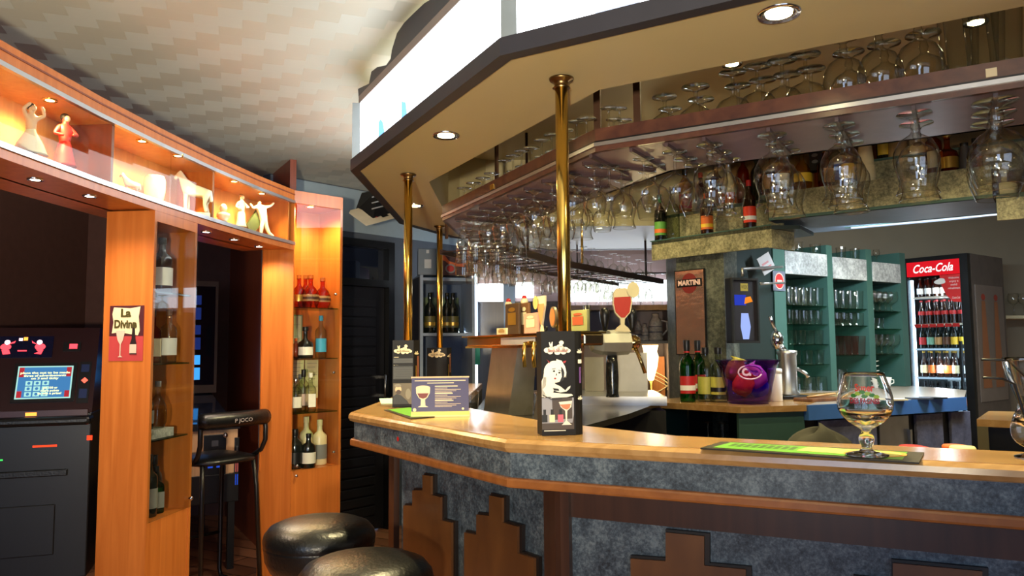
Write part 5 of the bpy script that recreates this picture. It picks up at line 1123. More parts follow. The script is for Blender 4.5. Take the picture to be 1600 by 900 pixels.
x, y = onwall(343, .08); r = empty('bust_figurine', (x, y, ZD), label='little pale bust half hidden behind the divider right of the horse', cat='figurine', group='porcelain figurines'); M = frm((x, y, ZD)) @ Matrix.Scale(1.3, 4); MB(M).lathe([(.03, 0), (.03, .02), (.014, .03), (.026, .05), (.024, .062), (.008, .068)], 20).build('base', CHN, r); MB(M).ball((0, 0, .082), .017, sc=(.85, .9, 1.15)).build('head', CHN, r)

# ================================================================ BOTTLES in the cherry cabinets
def k1(u, v, z, *a, **k): q = K1.pt(u, v, 0); return bottle(a[0], (q.x, q.y, z + .001), *a[1:], group='bottles in the column cabinet', rz=.9, **k)
k1(.21, .09, SHZ[2], 'spirit', .25, .045, BOT_BROWN, WH, BLACK, 'big brown whisky bottle with white label, highest shelf of the column cabinet')
k1(.13, .14, SHZ[2], 'spirit', .23, .035, BOT_AMBER, CRM, GOLD, 'amber bottle left of the whisky on the highest column cabinet shelf')
k1(.22, .055, SHZ[1], 'spirit', .235, .034, BOT_CLEAR, WH, BRN, 'clear bottle with long white label, middle upper shelf of the column cabinet')
k1(.17, .10, SHZ[1], 'square', .23, .036, BOT_AMBER, CRM, BLACK, 'amber bottle with grey script label left of the long white label')
k1(.10, .15, SHZ[1], 'wine', .25, .034, BOT_DARK, GOLD, BLACK, 'dark bottle tucked left on the shelf above the grey block')
k1(.19, .08, SHZ[0] + .04, 'round', .2, .04, BOT_CLEAR, None, GRY, 'clear round-bellied bottle standing on the grey block')
k1(.12, .09, SHZ[0] + .04, 'spirit', .17, .032, BOT_DARK, GRY, BLACK, 'small dark bottle standing on the grey block')
q = K1.pt(.15, .09, SHZ[0] + .001); MB(frm(q, K1.ang)).box(-.09, .09, -.06, .06, 0, .038).build('display_block', GRANL, loc=Vector(q), label='low grey stone block on the lower shelf of the column cabinet', cat='block', bevel=.002)
for i, (u, v, h_) in enumerate(((.08, .1, .2), (.14, .08, .26), (.21, .09, .2), (.26, .13, .24))): k1(u, v, ZBASE, ('wine', 'spirit', 'square', 'wine')[i], h_, .036, BOT_DARK if i != 2 else BOT_GREEN, (None, GRY, GRY, TAN)[i], BLACK, 'dark bottle in the bottom of the column cabinet, %s from the near side' % ORD[i])
def k2(px, v, z, *a, **k): u = K2.u(px, v); q = K2.pt(min(max(u, .03 - v * .5), L2 - .055), v, 0); return bottle(a[0], (q.x, q.y, z + .001), *a[1:], group='bottles in the corner cabinet', rz=.6, **k)
k2(484, .07, SHZ[2], 'round', .2, .052, BOT_AMBER, TAN, BOT_CLEAR, 'round amber tequila flask with oval badge, front left in the corner cabinet', band=BRN)
k2(503, .09, SHZ[2], 'round', .19, .05, BOT_AMBER, TAN, BOT_CLEAR, 'round amber tequila flask with oval badge, front right in the corner cabinet', band=BRN)
k2(466, .12, SHZ[2], 'round', .2, .045, BOT_AMBER, GOLD, BOT_CLEAR, 'round amber flask at the far left of the top corner cabinet shelf'); k2(476, .19, SHZ[2], 'round', .21, .045, BOT_AMBER, GOLD, BOT_CLEAR, 'round amber flask at the back of the top corner cabinet shelf')
k2(477, .08, SHZ[1], 'decanter', .19, .045, BOT_DARK, WH, BLACK, 'black decanter-shaped bottle with white collar in the corner cabinet'); k2(501, .1, SHZ[1], 'spirit', .26, .034, BOT_CLEAR, C('sky_label', (60, 160, 200)), C('sky_cap', (60, 150, 190)), 'clear bottle with sky-blue label in the corner cabinet')
k2(462, .13, SHZ[1], 'spirit', .12, .026, BOT_AMBER, None, ORG, 'small orange-capped bottle behind the black decanter bottle')
for i, (px, v, k_, h_) in enumerate(((463, .07, 'spirit', .2), (475, .12, 'wine', .25), (486, .07, 'square', .23), (470, .17, 'spirit', .22))): k2(px, v, SHZ[0], k_, h_, .034, BOT_CLEAR, (WH, C('soft_pink', (220, 190, 180)), WH, GRY)[i], (CHROME, BLACK, WH, GRY)[i], ('clear bottle with white label at the left of the third corner shelf', 'tall clear bottle with pinkish label on the third corner shelf', 'square clear bottle with white label before the price lists', 'clear bottle at the back of the third corner shelf')[i])
k2(463, .08, ZBASE, 'wine', .23, .045, BOT_DARK, BLACK, BLACK, 'black bottle at the left of the corner cabinet base'); k2(484, .05, ZBASE, 'spirit', .2, .042, BOT_DARK, WH, BLACK, 'dark green bottle with white pattern label in front of the cream bottles')
k2(480, .16, ZBASE, 'spirit', .29, .042, BOT_WHITE, None, CRM, 'tall plain cream bottle at the back of the corner cabinet base'); k2(501, .11, ZBASE, 'spirit', .27, .044, BOT_WHITE, GRY, CRM, 'cream bottle with sketched label at the right of the corner cabinet base')

# ================================================================ THINGS ON THE COUNTER
def logo(mb, cx, cz, w_, y, mi):
    for dx, dz, r_ in ((-.42, 0, .14), (-.25, .03, .16), (-.05, .04, .17), (.15, .04, .17), (.32, .02, .15), (.44, -.02, .11), (-.3, -.07, .12), (0, -.09, .13), (.25, -.08, .12)): mb.ell(cx + dx * w_, cz + dz * w_, r_ * w_, r_ * w_ * .75, y, mi, 14)
    mb.flat([(cx - .3 * w_, cz + .1 * w_), (cx - .2 * w_, cz + .1 * w_), (cx - .19 * w_, cz + .34 * w_), (cx - .23 * w_, cz + .34 * w_)], y, mi); mb.flat([(cx - .3 * w_, cz + .1 * w_), (cx - .22 * w_, cz + .1 * w_), (cx - .31 * w_, cz + .33 * w_), (cx - .35 * w_, cz + .31 * w_)], y, mi)
    mb.ell(cx + .17 * w_, cz + .3 * w_, .1 * w_, .09 * w_, y, mi, 14); mb.ell(cx + .1 * w_, cz + .17 * w_, .13 * w_, .06 * w_, y, mi, 14)
BOXK, OFFW, INK = plain('printed_card_black', (10, 9, 12), .55, spec=.25), C('print_white', (214, 210, 200)), C('ink_black', (10, 10, 12))
GIRL = C('print_skin', (206, 204, 198))
# box with the drawn woman
a = G(846, 678, ZB); b_ = G(893, 679, ZB); W_ = .092; Hh = .272
FG = Fr((a.x, a.y - .015), (b_.x, b_.y - .0)); FG = Fr((a.x, 1.985), (a.x + .09, 2.0))
ctr = FG.pt(.055, .035, 0); root = empty('card_stand', (ctr.x, ctr.y, ZB), label='tall black card stand printed with a white-haired horned woman and pink cocktail', cat='card stand')
MBg = FG.M @ Matrix.Translation((0, 0, ZB)); WG = .09
mb = MB(MBg); mb.prism([(0, 0), (WG, 0), (WG + .012, .004), (WG + .022, .014), (WG + .024, .03), (WG + .024, .062), (0, .062)], .0005, Hh); mb.build('box_body', BOXK, root)
s_ = WG; mb = MB(MBg); logo(mb, s_ * .48, Hh - .05, s_ * .72, -.0006, 0); mb.build('cloud_logo', OFFW, root)
text('Sainte Nitouche', .013, MBg @ Matrix.Translation((s_ * .48, -.0012, Hh - .051)), C('print_red', (150, 36, 40)), root, 'logo_lettering', width=s_ * .56, shear=.2)
mb = MB(MBg); S = lambda pts: [(x * WG, z * Hh) for x, z in pts]
mb.flat(S([(0, .37), (.95, .36), (.95, .06), (0, .06)]), -.0006, 5); mb.flat(S([(0, .36), (.3, .36), (.32, .15), (.9, .16), (.9, .36), (.95, .36), (.95, .2), (.9, .12), (0, .12)]), -.0007, 3)
mb.ell(.4 * WG, .61 * Hh, .33 * WG, .105 * Hh, -.0008, 0, 26); mb.flat(S([(.08, .62), (.0, .45), (.0, .38), (.1, .36), (.14, .55)]), -.0009, 0)
mb.flat(S([(.05, .56), (.0, .52), (.0, .37), (.28, .37), (.35, .42), (.4, .5), (.3, .56)]), -.0009, 0)
mb.ell(.44 * WG, .595 * Hh, .19 * WG, .082 * Hh, -.0012, 1, 22); mb.flat(S([(.58, .66), (.68, .62), (.66, .53), (.52, .505), (.6, .56)]), -.0013, 2)
mb.flat(S([(.42, .70), (.58, .69), (.66, .62), (.72, .55), (.74, .6), (.7, .66), (.6, .715), (.45, .73)]), -.0014, 0)
mb.ell(.37 * WG, .615 * Hh, .035 * WG, .009 * Hh, -.0015, 2, 10); mb.ell(.53 * WG, .60 * Hh, .035 * WG, .009 * Hh, -.0015, 2, 10); mb.flat(S([(.31, .632), (.42, .638), (.41, .643), (.31, .637)]), -.0015, 2); mb.flat(S([(.5, .622), (.6, .612), (.6, .617), (.5, .628)]), -.0015, 2)
mb.ell(.4 * WG, .545 * Hh, .035 * WG, .008 * Hh, -.0015, 4, 10); mb.flat(S([(.44, .6), (.46, .575), (.42, .573)]), -.0015, 2)
mb.flat(S([(.18, .72), (.26, .70), (.24, .69), (.14, .735)]), -.0016, 4); mb.flat(S([(.62, .70), (.7, .69), (.74, .715), (.66, .71)]), -.0016, 4)
mb.flat(S([(.35, .5), (.55, .47), (.7, .43), (.78, .46), (.86, .475), (.84, .45), (.74, .42), (.55, .41), (.35, .43)]), -.0012, 1); mb.flat(S([(.33, .455), (.5, .445), (.52, .425), (.36, .43)]), -.0013, 2)
mb.flat(S([(.02, .44), (.1, .4), (.3, .36), (.75, .365), (.93, .38), (.88, .395), (.6, .40), (.34, .41), (.2, .5)]), -.0014, 1)
mb.flat(S([(.03, .395), (.28, .35), (.6, .355), (.6, .348), (.28, .342), (.02, .388)]), -.0015, 2)
mb.build('woman_drawing', [OFFW, GIRL, INK, C('print_grey', (130, 130, 140)), C('print_red', (150, 36, 40)), C('print_floor', (60, 50, 46))], root)
mb = MB(MBg); mb.flat(S([(.5, .32), (.9, .33), (.87, .27), (.75, .235), (.74, .14), (.88, .1), (.58, .1), (.7, .14), (.69, .235), (.56, .27)]), -.0012, 0); mb.flat(S([(.53, .295), (.86, .3), (.82, .26), (.74, .245), (.62, .26)]), -.0014, 1)
for x, c_ in ((.08, 3), (.3, 2), (.55, 4)): mb.rect((x - .04) * WG, (x + .04) * WG, .2 * Hh, .25 * Hh, -.0011, 3); mb.rect((x - .08) * WG, (x + .08) * WG, .13 * Hh, .2 * Hh, -.0011, c_)
mb.build('drinks_picture', [C('print_pale', (210, 200, 190)), C('print_coral', (226, 110, 80)), CRM, INK, C('print_pink', (214, 90, 110))], root)
mb = MB(MBg); mb.rect(.06 * WG, .7 * WG, .045 * Hh, .052 * Hh, -.0008); mb.build('print_line', OFFW, root)
side = FG.M @ Matrix.Translation((WG + .006, .002, ZB)) @ Matrix.Rotation(.75, 4, 'Z'); mb = MB(side); logo(mb, .007, Hh - .055, .022, -.004, 0); logo(mb, .007, .095, .02, -.004, 0); mb.rect(-.001, .016, Hh - .085, Hh - .075, -.004, 0); mb.rect(.004, .013, .135, Hh - .095, -.0038, 1); mb.build('side_print', [OFFW, C('print_violet', (92, 60, 120))], root)
# left tall menu card
def tall_card(px0, py, z_h, wd, ang, label, tops, man=True):
    a = G(px0, py, ZB); F_ = Fr((a.x, a.y), (a.x + math.cos(ang), a.y + math.sin(ang))); M = F_.M @ Matrix.Translation((0, 0, ZB)); r = empty('menu_card', F_.pt(wd / 2, .03, ZB), label=label, cat='menu')
    MB(M).prism([(0, 0), (wd, 0), (wd * 1.25, .035), (wd * 1.1, .07), (.01, .06)], .0005, z_h).build('card_body', BOXK, r)
    mb = MB(M); logo(mb, wd * .5, z_h * .84, wd * .78, -.0006, 0); mb.build('cloud_logo', CRM, r); text('Sainte Nitouche', .011, M @ Matrix.Translation((wd * .5, -.0012, z_h * .84)), BRN, r, 'logo_lettering', width=wd * .6)
    if man:
        mb = MB(M); mb.rect(wd * .06, wd * .3, z_h * .745, z_h * .75, -.0007, 0); mb.rect(wd * .06, wd * .28, z_h * .625, z_h * .63, -.0007, 0); mb.rect(wd * .04, wd * .96, z_h * .66, z_h * .73, -.0006, 3); mb.rect(wd * .04, wd * .96, z_h * .42, z_h * .61, -.0006, 3)
        for i in range(9): mb.rect(wd * (.1 + .05 * (i % 3)), wd * .92, z_h * (.43 + .033 * i) - .0008, z_h * (.43 + .033 * i) + .0004, -.0009, 1)
        mb.rect(wd * .04, wd * .92, z_h * .05, z_h * .36, -.0007, 2); mb.ell(wd * .28, z_h * .27, wd * .15, z_h * .055, -.0009, 4, 16); mb.flat([(wd * .04, z_h * .05), (wd * .04, z_h * .17), (wd * .2, z_h * .2), (wd * .42, z_h * .18), (wd * .7, z_h * .1), (wd * .8, z_h * .05)], -.001, 1)
        mb.ell(wd * .29, z_h * .23, wd * .12, z_h * .035, -.0011, 5, 14); mb.ell(wd * .26, z_h * .325, wd * .16, z_h * .025, -.0012, 6, 14); mb.ell(wd * .75, z_h * .2, wd * .13, z_h * .08, -.0008, 6, 16)
        mb.build('card_print', [CRM, INK, C('photo_wall', (92, 80, 60)), C('card_grey', (44, 44, 42)), SKIN, C('beard', (56, 36, 28)), C('cap_grey', (120, 112, 96))], r)
    M2 = F_.M @ Matrix.Translation((wd, 0, ZB)) @ Matrix.Rotation(math.atan2(.035, wd * .25), 4, 'Z'); mb = MB(M2); logo(mb, .02, z_h * .8, .026, -.0008, 0); mb.rect(.014, .02, .08, z_h * .62, -.0008, 1); mb.rect(.024, .036, .1, .2, -.0008, 2); mb.build('side_print', [CRM, GOLD, C('print_copper', (120, 70, 50))], r)
    return r
tall_card(613, 637, .262, .082, .06, 'tall black menu card with cloud logo and bearded man photo, at the counter corner', None)
r = tall_card(667, 612, .232, .105, .1, 'second black menu card standing behind the blue table sign', None, False)
# acrylic table sign
a = G(643, 652, ZB); FQ = Fr((a.x, a.y), (a.x + .19, a.y + .02)); wd, hh = .192, .132; M = FQ.M @ Matrix.Translation((0, 0, ZB)); r = empty('table_sign', FQ.pt(.096, .02, ZB), label='blue table sign in clear stand with a drawn red beer glass', cat='sign')
MT2 = M @ Matrix.Translation((0, 0, .012)) @ Matrix.Rotation(-.12, 4, 'X')
MB(MT2).box(0, wd, 0, .004, 0, hh - .012).build('sign_sheet', C('sign_violet', (62, 60, 104)), r); MB(M).box(-.002, wd + .002, -.02, .045, .0005, .006).build('stand_foot', C('pale_acrylic', (226, 216, 150)), r); MB(M).box(-.002, wd + .002, -.008, .006, .006, .018).build('yellow_footer', C('footer_yellow', (226, 208, 110)), r); MB(MT2).box(-.002, wd + .002, -.002, .006, hh - .014, hh - .009).build('top_edge', C('edge_cream', (230, 196, 150)), r)
mb = MB(MT2); cx_ = .038; mb.flat([(cx_ - .024, .086), (cx_ + .024, .086), (cx_ + .023, .068), (cx_ + .015, .053), (cx_ + .007, .046), (cx_ + .008, .026), (cx_ + .018, .021), (cx_ - .018, .021), (cx_ - .008, .026), (cx_ - .007, .046), (cx_ - .015, .053), (cx_ - .023, .068)], -.0008, 0); mb.ell(cx_, .087, .0235, .006, -.0009, 0, 18)
mb.flat([(cx_ - .019, .067), (cx_ + .019, .067), (cx_ + .012, .053), (cx_, .049), (cx_ - .012, .053)], -.0012, 1)
for z, w0, w1, t in ((.109, .01, .182, .0028), (.101, .052, .142, .0028), (.09, .078, .155, .003), (.066, .078, .138, .003), (.042, .078, .14, .003)): mb.rect(w0, w1, z - t / 2, z + t / 2, -.0009, 0)
for i, z in enumerate((.084, .079, .074, .070, .060, .055, .050, .046, .036, .031, .026, .022)): mb.rect(.078, .12 + .045 * ((i * 7) % 4) / 3, z - .0006, z + .0006, -.0009, 0)
mb.ell(.01, .012, .006, .006, -.0012, 0, 12); mb.ell(.172, .014, .004, .004, -.0012, 0, 12); mb.build('sign_print', [C('cream_ink', (236, 218, 176)), C('beer_red', (120, 36, 24))], r)
# bar mats
def mat_(pts, label, name='bar_mat'):
    P_ = [G(x, y, ZB + .003) for x, y in pts]; mb = MB(); mb.prism([V2(p) for p in P_], ZB + .0003, ZB + .0035); c = sum(P_, Vector()) / len(P_); return mb.build(name, C('mat_edge', (44, 38, 26)), loc=Vector((c.x, c.y, ZB)), label=label, cat='bar mat', group='green bar mats'), P_
r, Pm = mat_([(1094, 700), (1436, 723), (1444, 707), (1128, 690)], 'long green rubber bar mat under the printed snifter glass')
def lerp4(u, v): a = Pm[0].lerp(Pm[1], u); b_ = Pm[3].lerp(Pm[2], u); return a.lerp(b_, v)
mb = MB(); q4 = [lerp4(*t) for t in ((.05, .12), (.93, .12), (.93, .9), (.06, .9))]; mb.add([(p.x, p.y, ZB + .0042) for p in q4], [(0, 1, 2, 3)], 0)
q4 = [lerp4(*t) for t in ((.45, .35), (.72, .3), (.72, .85), (.47, .85))]; mb.add([(p.x, p.y, ZB + .0046) for p in q4], [(0, 1, 2, 3)], 1)
for k in range(9): q4 = [lerp4(.1 + k * .038, .4), lerp4(.125 + k * .038, .4), lerp4(.125 + k * .038, .75), lerp4(.1 + k * .038, .75)]; mb.add([(p.x, p.y, ZB + .0046) for p in q4], [(0, 1, 2, 3)], 2)
c = lerp4(.8, .5); mb.add([(c.x + .062 * math.cos(t), c.y + .05 * math.sin(t), ZB + .0048) for t in [i * math.pi / 16 for i in range(32)]], [tuple(range(32))], 3); mb.add([(c.x + .052 * math.cos(t), c.y + .042 * math.sin(t), ZB + .0052) for t in [i * math.pi / 16 for i in range(32)]], [tuple(range(32))], 1)
mb.build('mat_print', [C('mat_green', (96, 160, 44)), C('mat_yellow', (214, 206, 110)), C('mat_dark', (60, 96, 36)), C('mat_orange', (222, 150, 60))], r)
r, Pm = mat_([(600, 640), (642, 654), (700, 649), (640, 636)], 'green bar mat under the blue table sign at the counter corner')
mb = MB(); q4 = [lerp4(*t) for t in ((.06, .1), (.94, .1), (.94, .9), (.06, .9))]; mb.add([(p.x, p.y, ZB + .0042) for p in q4], [(0, 1, 2, 3)], 0); mb.build('mat_print', C('mat_green', (96, 160, 44)), r)
q = G(617, 629, ZB); mb = MB(frm((q.x, q.y, ZB), .2)); mb.box(-.06, .05, -.07, .25, .0005, .003); mb.build('paper_slip', C('pale_teal', (150, 190, 180)), label='pale green paper slip lying behind the tall menu card', cat='paper')
# printed snifter on the mat (real thick glass)
m, nt, b = _new('thick_glass'); b.inputs['Base Color'].default_value = (1, 1, 1, 1); b.inputs['Transmission Weight'].default_value = 1; b.inputs['Roughness'].default_value = 0; b.inputs['IOR'].default_value = 1.47
THICK = m; cy.transmission_bounces = 10; cy.max_bounces = 10
def thick(kind, loc, name, s, inner_from, wall, label, cat='glass'):
    pr = [(r_ * s, z * s) for r_, z in GP[kind]]; mb = MB(frm(loc)); n = len(pr)
    inn = [(max(.0008, r_ - wall), z + (0 if i < n - 1 else 0)) for i, (r_, z) in enumerate(pr) if i >= inner_from]
    inn[0] = (.0008, inn[0][1] + .004)
    # densify with a smooth spline
    def dens(p_):
        o = []
        for i in range(len(p_) - 1):
            p0_, p1_, p2_, p3_ = p_[max(0, i - 1)], p_[i], p_[i + 1], p_[min(len(p_) - 1, i + 2)]
            for t in (0, .33, .66):
                c_ = [.5 * (2 * p1_[k] + (p2_[k] - p0_[k]) * t + (2 * p0_[k] - 5 * p1_[k] + 4 * p2_[k] - p3_[k]) * t * t + (-p0_[k] + 3 * p1_[k] - 3 * p2_[k] + p3_[k]) * t ** 3) for k in (0, 1)]
                o.append((max(.0006, c_[0]), c_[1]))
        return o + [p_[-1]]
    full = pr[:3] + dens(pr[3:])[0:] + [(pr[-1][0] - wall * .5, pr[-1][1] + .001)] + dens(inn)[::-1]
    mb.lathe(full, 48, cap=False); return mb.build(name, THICK, loc=Vector(loc), label=label, cat=cat)
q = G(1355, 711, ZB + .0055); HG = thick('snifter', (q.x, q.y, ZB + .0055), 'snifter_glass', .99, 9, .0018, 'large empty snifter glass printed with red lettering and green hops on the mat')
def wrap(me, R, z0, loc):
    for v in me.vertices: x, z = v.co.x, v.co.z; a = x / R; v.co = Vector((R * math.sin(a), -R * math.cos(a), z + z0))
def wtext(s, size, R, z0, mat_m, parent, width, name='glass_lettering', tilt=0):
    cu = bpy.data.curves.new('t', 'FONT'); cu.body = s; cu.size = size; cu.align_x = 'CENTER'; cu.align_y = 'CENTER'; cu.offset = .0006; cu.resolution_u = 3
    ob = bpy.data.objects.new('t', cu); COL.objects.link(ob); me = bpy.data.meshes.new_from_object(ob.evaluated_get(bpy.context.evaluated_depsgraph_get())); bpy.data.objects.remove(ob)
    xs = [v.co.x for v in me.vertices]; k = width / (max(xs) - min(xs)); 
    for v in me.vertices: v.co = Vector((v.co.x * k, 0, v.co.y))
    wrap(me, R, z0, None); me.transform(Matrix.Rotation(-.44, 4, 'Z')); me.materials.clear(); me.materials.append(mat_m); return link(name, me, parent)
wtext('Super', .02, .0505, .138, C('super_red', (206, 60, 40)), HG, .036); wtext('DES FAGNES', .014, .0545, .112, C('fagnes_red', (150, 34, 50)), HG, .056)
mb = MB()
for i, (x, z) in enumerate(((-.02, .123), (-.012, .127), (-.004, .130), (.006, .127), (.014, .124), (.022, .121), (0, .122))):
    a = x / .054; mb.ball((.0543 * math.sin(a + .43 - 0), -.0543 * math.cos(a + .43), z), .0045, i % 2, 8, 6, (1.3, .2, .9)) if False else mb.add([(.0545 * math.sin(a + .43 * 0 + dx / .054), -.0545 * math.cos(a + dx / .054), z + dz) for dx, dz in ((-.006, 0), (-.003, .004), (.003, .004), (.007, 0), (.002, -.004), (-.004, -.003))], [(0, 1, 2, 3, 4, 5)], i % 2)
me = mb.mesh('hops_print', [C('hop_green', (50, 120, 50)), C('hop_lime', (150, 180, 60))]); me.transform(Matrix.Rotation(-.44, 4, 'Z')); link('hops_print', me, HG)
# cocktail glass with straws at the right edge of the picture
q = G(1618, 716, ZB); HC = thick('hurricane', (q.x, q.y, ZB + .0005), 'cocktail_glass', 1.0, 6, .002, 'curvy empty cocktail glass with black straws at the right end of the counter')
m, nt, b = _new('cocktail_dregs'); b.inputs['Base Color'].default_value = lin((214, 200, 90)); b.inputs['Transmission Weight'].default_value = .8; b.inputs['Roughness'].default_value = .1
mb = MB(frm((q.x, q.y, ZB + .0005))); mb.lathe([(.001, .0215), (.016, .023), (.026, .031), (.001, .032)], 24, cap=False); mb.build('drink_dregs', m, HC)
for i, (pts) in enumerate((((1618, 690), (1602, 655), (1585, 600), (1566, 592), (1536, 590)), ((1630, 690), (1622, 655), (1608, 594), (1576, 563), (1534, 562)))):
    P_ = [P(x, y, q.y + .02 * (i - .5) + (-.0 if j < 3 else -.0)) for j, (x, y) in enumerate(pts)]
    mb = MB(); mb.tube(P_, .0028, 8); mb.build('drinking_straw', BLACK, loc=Vector(q), label=('bent black straw leaning left in the cocktail glass, lower one', 'bent black straw leaning left in the cocktail glass, upper one')[i], cat='straw', group='black straws')
# jars with red and orange lids, cloth bag on the inner shelf of the bar
MB().prism([(.45, 1.99), (.55, 2.5), (2.4, 1.7), (2.4, .98)], 1.02, 1.04).build('inner_shelf', BLACKM, BAR)
for i, (px, py, c_, lab) in enumerate(((1424, 700, RED, 'jar with bright red lid just behind the counter'), (1438, 702, C('red2', (190, 40, 40)), 'smaller red-lidded jar touching the bright red one'), (1492, 699, C('orange_lid', (206, 96, 40)), 'jar with orange-brown lid behind the counter'), (1504, 701, C('cream_lid', (226, 214, 160)), 'jar with cream lid in front of the orange-lidded one'))):
    q = P(px, py, 1.86 + .03 * (i % 2 == 0)); z = 1.041; r_ = .026 if i != 1 else .018; r = MB(frm((q.x, q.y, z))).lathe([(r_, 0), (r_ + .002, .01), (r_ + .002, q.z - z - .022), (r_ * .9, q.z - z - .014)], 20).build('jar', BOT_CLEAR, loc=Vector((q.x, q.y, z)), label=lab, cat='jar', group='jars behind the counter'); MB(frm((q.x, q.y, z))).lathe([(r_ + .002, q.z - z - .014), (r_ + .003, q.z - z + .002), (r_, q.z - z + .006), (.001, q.z - z + .006)], 20).build('lid', c_, r)
q = P(1280, 684, 2.3); mb = MB(); random.seed(4)
n, mm = 22, 10; vs_ = []
for j in range(mm + 1):
    for i in range(n):
        a = 2 * math.pi * i / n; e = math.pi / 2 * j / mm; r_ = math.cos(e) * (1 + .12 * math.sin(5 * a + 2 * e)); z = math.sin(e) * (1 + .12 * math.sin(3 * a)) 
        vs_.append((q.x + .105 * r_ * math.cos(a), q.y + .06 * r_ * math.sin(a), 1.041 + .085 * z + (.012 if i in (17, 18) and j > 5 else 0)))
fs = [(j * n + i, j * n + (i + 1) % n, (j + 1) * n + (i + 1) % n, (j + 1) * n + i) for j in range(mm) for i in range(n)] + [tuple(range(n))[::-1]]
mb.add(vs_, fs, 0, True); mb.build('cloth_bag', plain('olive_cloth', (44, 42, 30), .85, bump=.3), label='crumpled olive cloth bag lying behind the counter mat', cat='bag')

# ================================================================ BEER STATION
MB().prism([(-.19, 3.06), (.13, 2.62), (.52, 3.42), (.84, 4.22), (.84, 4.6), (-.16, 4.9)], 1.055, 1.08).build('steel_worktop', plain('dark_worktop', (58, 54, 50), .18, .3), label='dark beer station worktop behind the counter corner', cat='worktop')
root = empty('drip_counter', (.45, 3.9, 0), label='raised steel drip counter in front of the granite pillar', cat='counter')
dp = [V2(G(882, 619, 1.125)), V2(G(1042, 620, 1.125)), (.82, 4.44), (.36, 4.6)]
MB().prism(dp, 1.08, 1.125).build('steel_top', STEEL, root); MB().prism([(p[0] * .98 + .01, p[1] * .98 + .08) for p in dp], 0, 1.054).build('dark_base', BLACKM, root)
MB().prism([(-.16, 3.15), (.13, 2.75), (.24, 3.2), (.24, 4.4), (-.14, 4.4)], 0, 1.054).build('low_cupboard', BLACKM, label='dark cupboard under the beer station worktop', cat='cupboard')
# long beer tower
TA, TB = P(729, 540, 3.75), P(912, 536, 2.78); FTw = Fr(TA, TB); LT = FTw.len
root = empty('beer_tower', FTw.pt(LT / 2, 0, 1.08), label='long horizontal brass and steel beer tower with lit badges on slanting legs', cat='beer tower')
MB(FTw.M).box(0, LT, 0, .09, 1.385, 1.43).build('beam', plain('warm_steel', (176, 158, 126), .16, metal=1), root, bevel=.008)
MB(FTw.M).box(-.03, LT, -.012, .1, 1.43, 1.437).build('beam_top', BRASS, root); MB(FTw.M).box(0, LT, -.006, .0, 1.378, 1.388).build('beam_lip', BRASS, root)
MB(FTw.M).rect(LT * .36, LT * .66, 1.392, 1.424, -.001).build('beam_badge', plain('pale_plate', (206, 200, 206), .15, .5), root)
def leg(u, w_):
    mb = MB(FTw.M); mb.add([(u, 0, 1.081), (u + w_, 0, 1.081), (u + w_, .12, 1.081), (u, .12, 1.081), (u + .10, 0, 1.39), (u + .10 + w_, 0, 1.39), (u + .10 + w_, .09, 1.39), (u + .10, .09, 1.39)], [(0, 3, 2, 1), (4, 5, 6, 7), (0, 1, 5, 4), (1, 2, 6, 5), (2, 3, 7, 6), (3, 0, 4, 7)]); mb.build('leg', STEEL, root)
u_ = FTw.u(762); leg(u_ - .05, .26); leg(FTw.u(862) - .16, .16)
def onbeam(px, off=.04): return FTw.u(px, off)
def tap(px, off=.02, tall=.06):
    u = onbeam(px, off); m_ = MB(FTw.M); m_.tube([(u, off, 1.437), (u, off, 1.437 + tall)], .012, radii=[.008, .014]); return m_.build('tap_handle', BLACK, root)
for px0, px1, ya_, za_, face, ink in ((790, 811, 0, .135, C('badge_brown', (70, 50, 34)), GOLD), (813, 826, .03, .135, C('badge_brown2', (110, 74, 44)), CRM), (776, 792, -.005, .03, CRM, TAN), (819, 840, -.005, .085, C('badge_pink', (206, 150, 130)), CRM), (890, 918, 0, .1, C('badge_olive', (150, 150, 96)), C('badge_rust', (170, 80, 50)))):
    a, b_ = onbeam(px0, ya_), onbeam(px1, ya_); z1_ = 1.437 + za_ * (.8 if px0 > 880 else 1)
    bg = MB(FTw.M).box(a, b_, ya_, ya_ + .012, 1.4375, z1_).build('tap_badge', face, root, bevel=.002)
    mb = MB(FTw.M); mb.rect(a + (b_ - a) * .2, b_ - (b_ - a) * .2, 1.4375 + (z1_ - 1.4375) * .3, 1.4375 + (z1_ - 1.4375) * .7, ya_ - .0015); mb.ell((a + b_) / 2, 1.4375 + (z1_ - 1.4375) * .8, (b_ - a) * .25, (z1_ - 1.4375) * .07, -.0015 + ya_); mb.build('badge_print', ink, bg)
for px, zz in ((795, .15), (820, .155)):
    u = onbeam(px, .05); mb = MB(FTw.M); mb.lathe([(.012, 0), (.016, .04), (.014, .1), (.01, zz - .03)], 14, M=Matrix.Translation((u, .05, 1.437))); hd = mb.build('tap_handle', BRN, root); mb = MB(FTw.M); mb.ball((u, .05, 1.437 + zz - .012), .017, 0); mb.ball((u, .05, 1.437 + zz + .006), .011, 1); mb.build('handle_knob', [CRM, RED], hd)
u = onbeam(846, 0); mb = MB(FTw.M); Z_ = 1.438
mb.slab([(u - .012, Z_), (u + .012, Z_), (u + .004, Z_ + .03), (u + .03, Z_ + .11), (u + .032, Z_ + .15), (u - .03, Z_ + .15), (u - .03, Z_ + .11), (u - .004, Z_ + .03)], 0, .008); gs = mb.build('glass_badge', CRM, root)
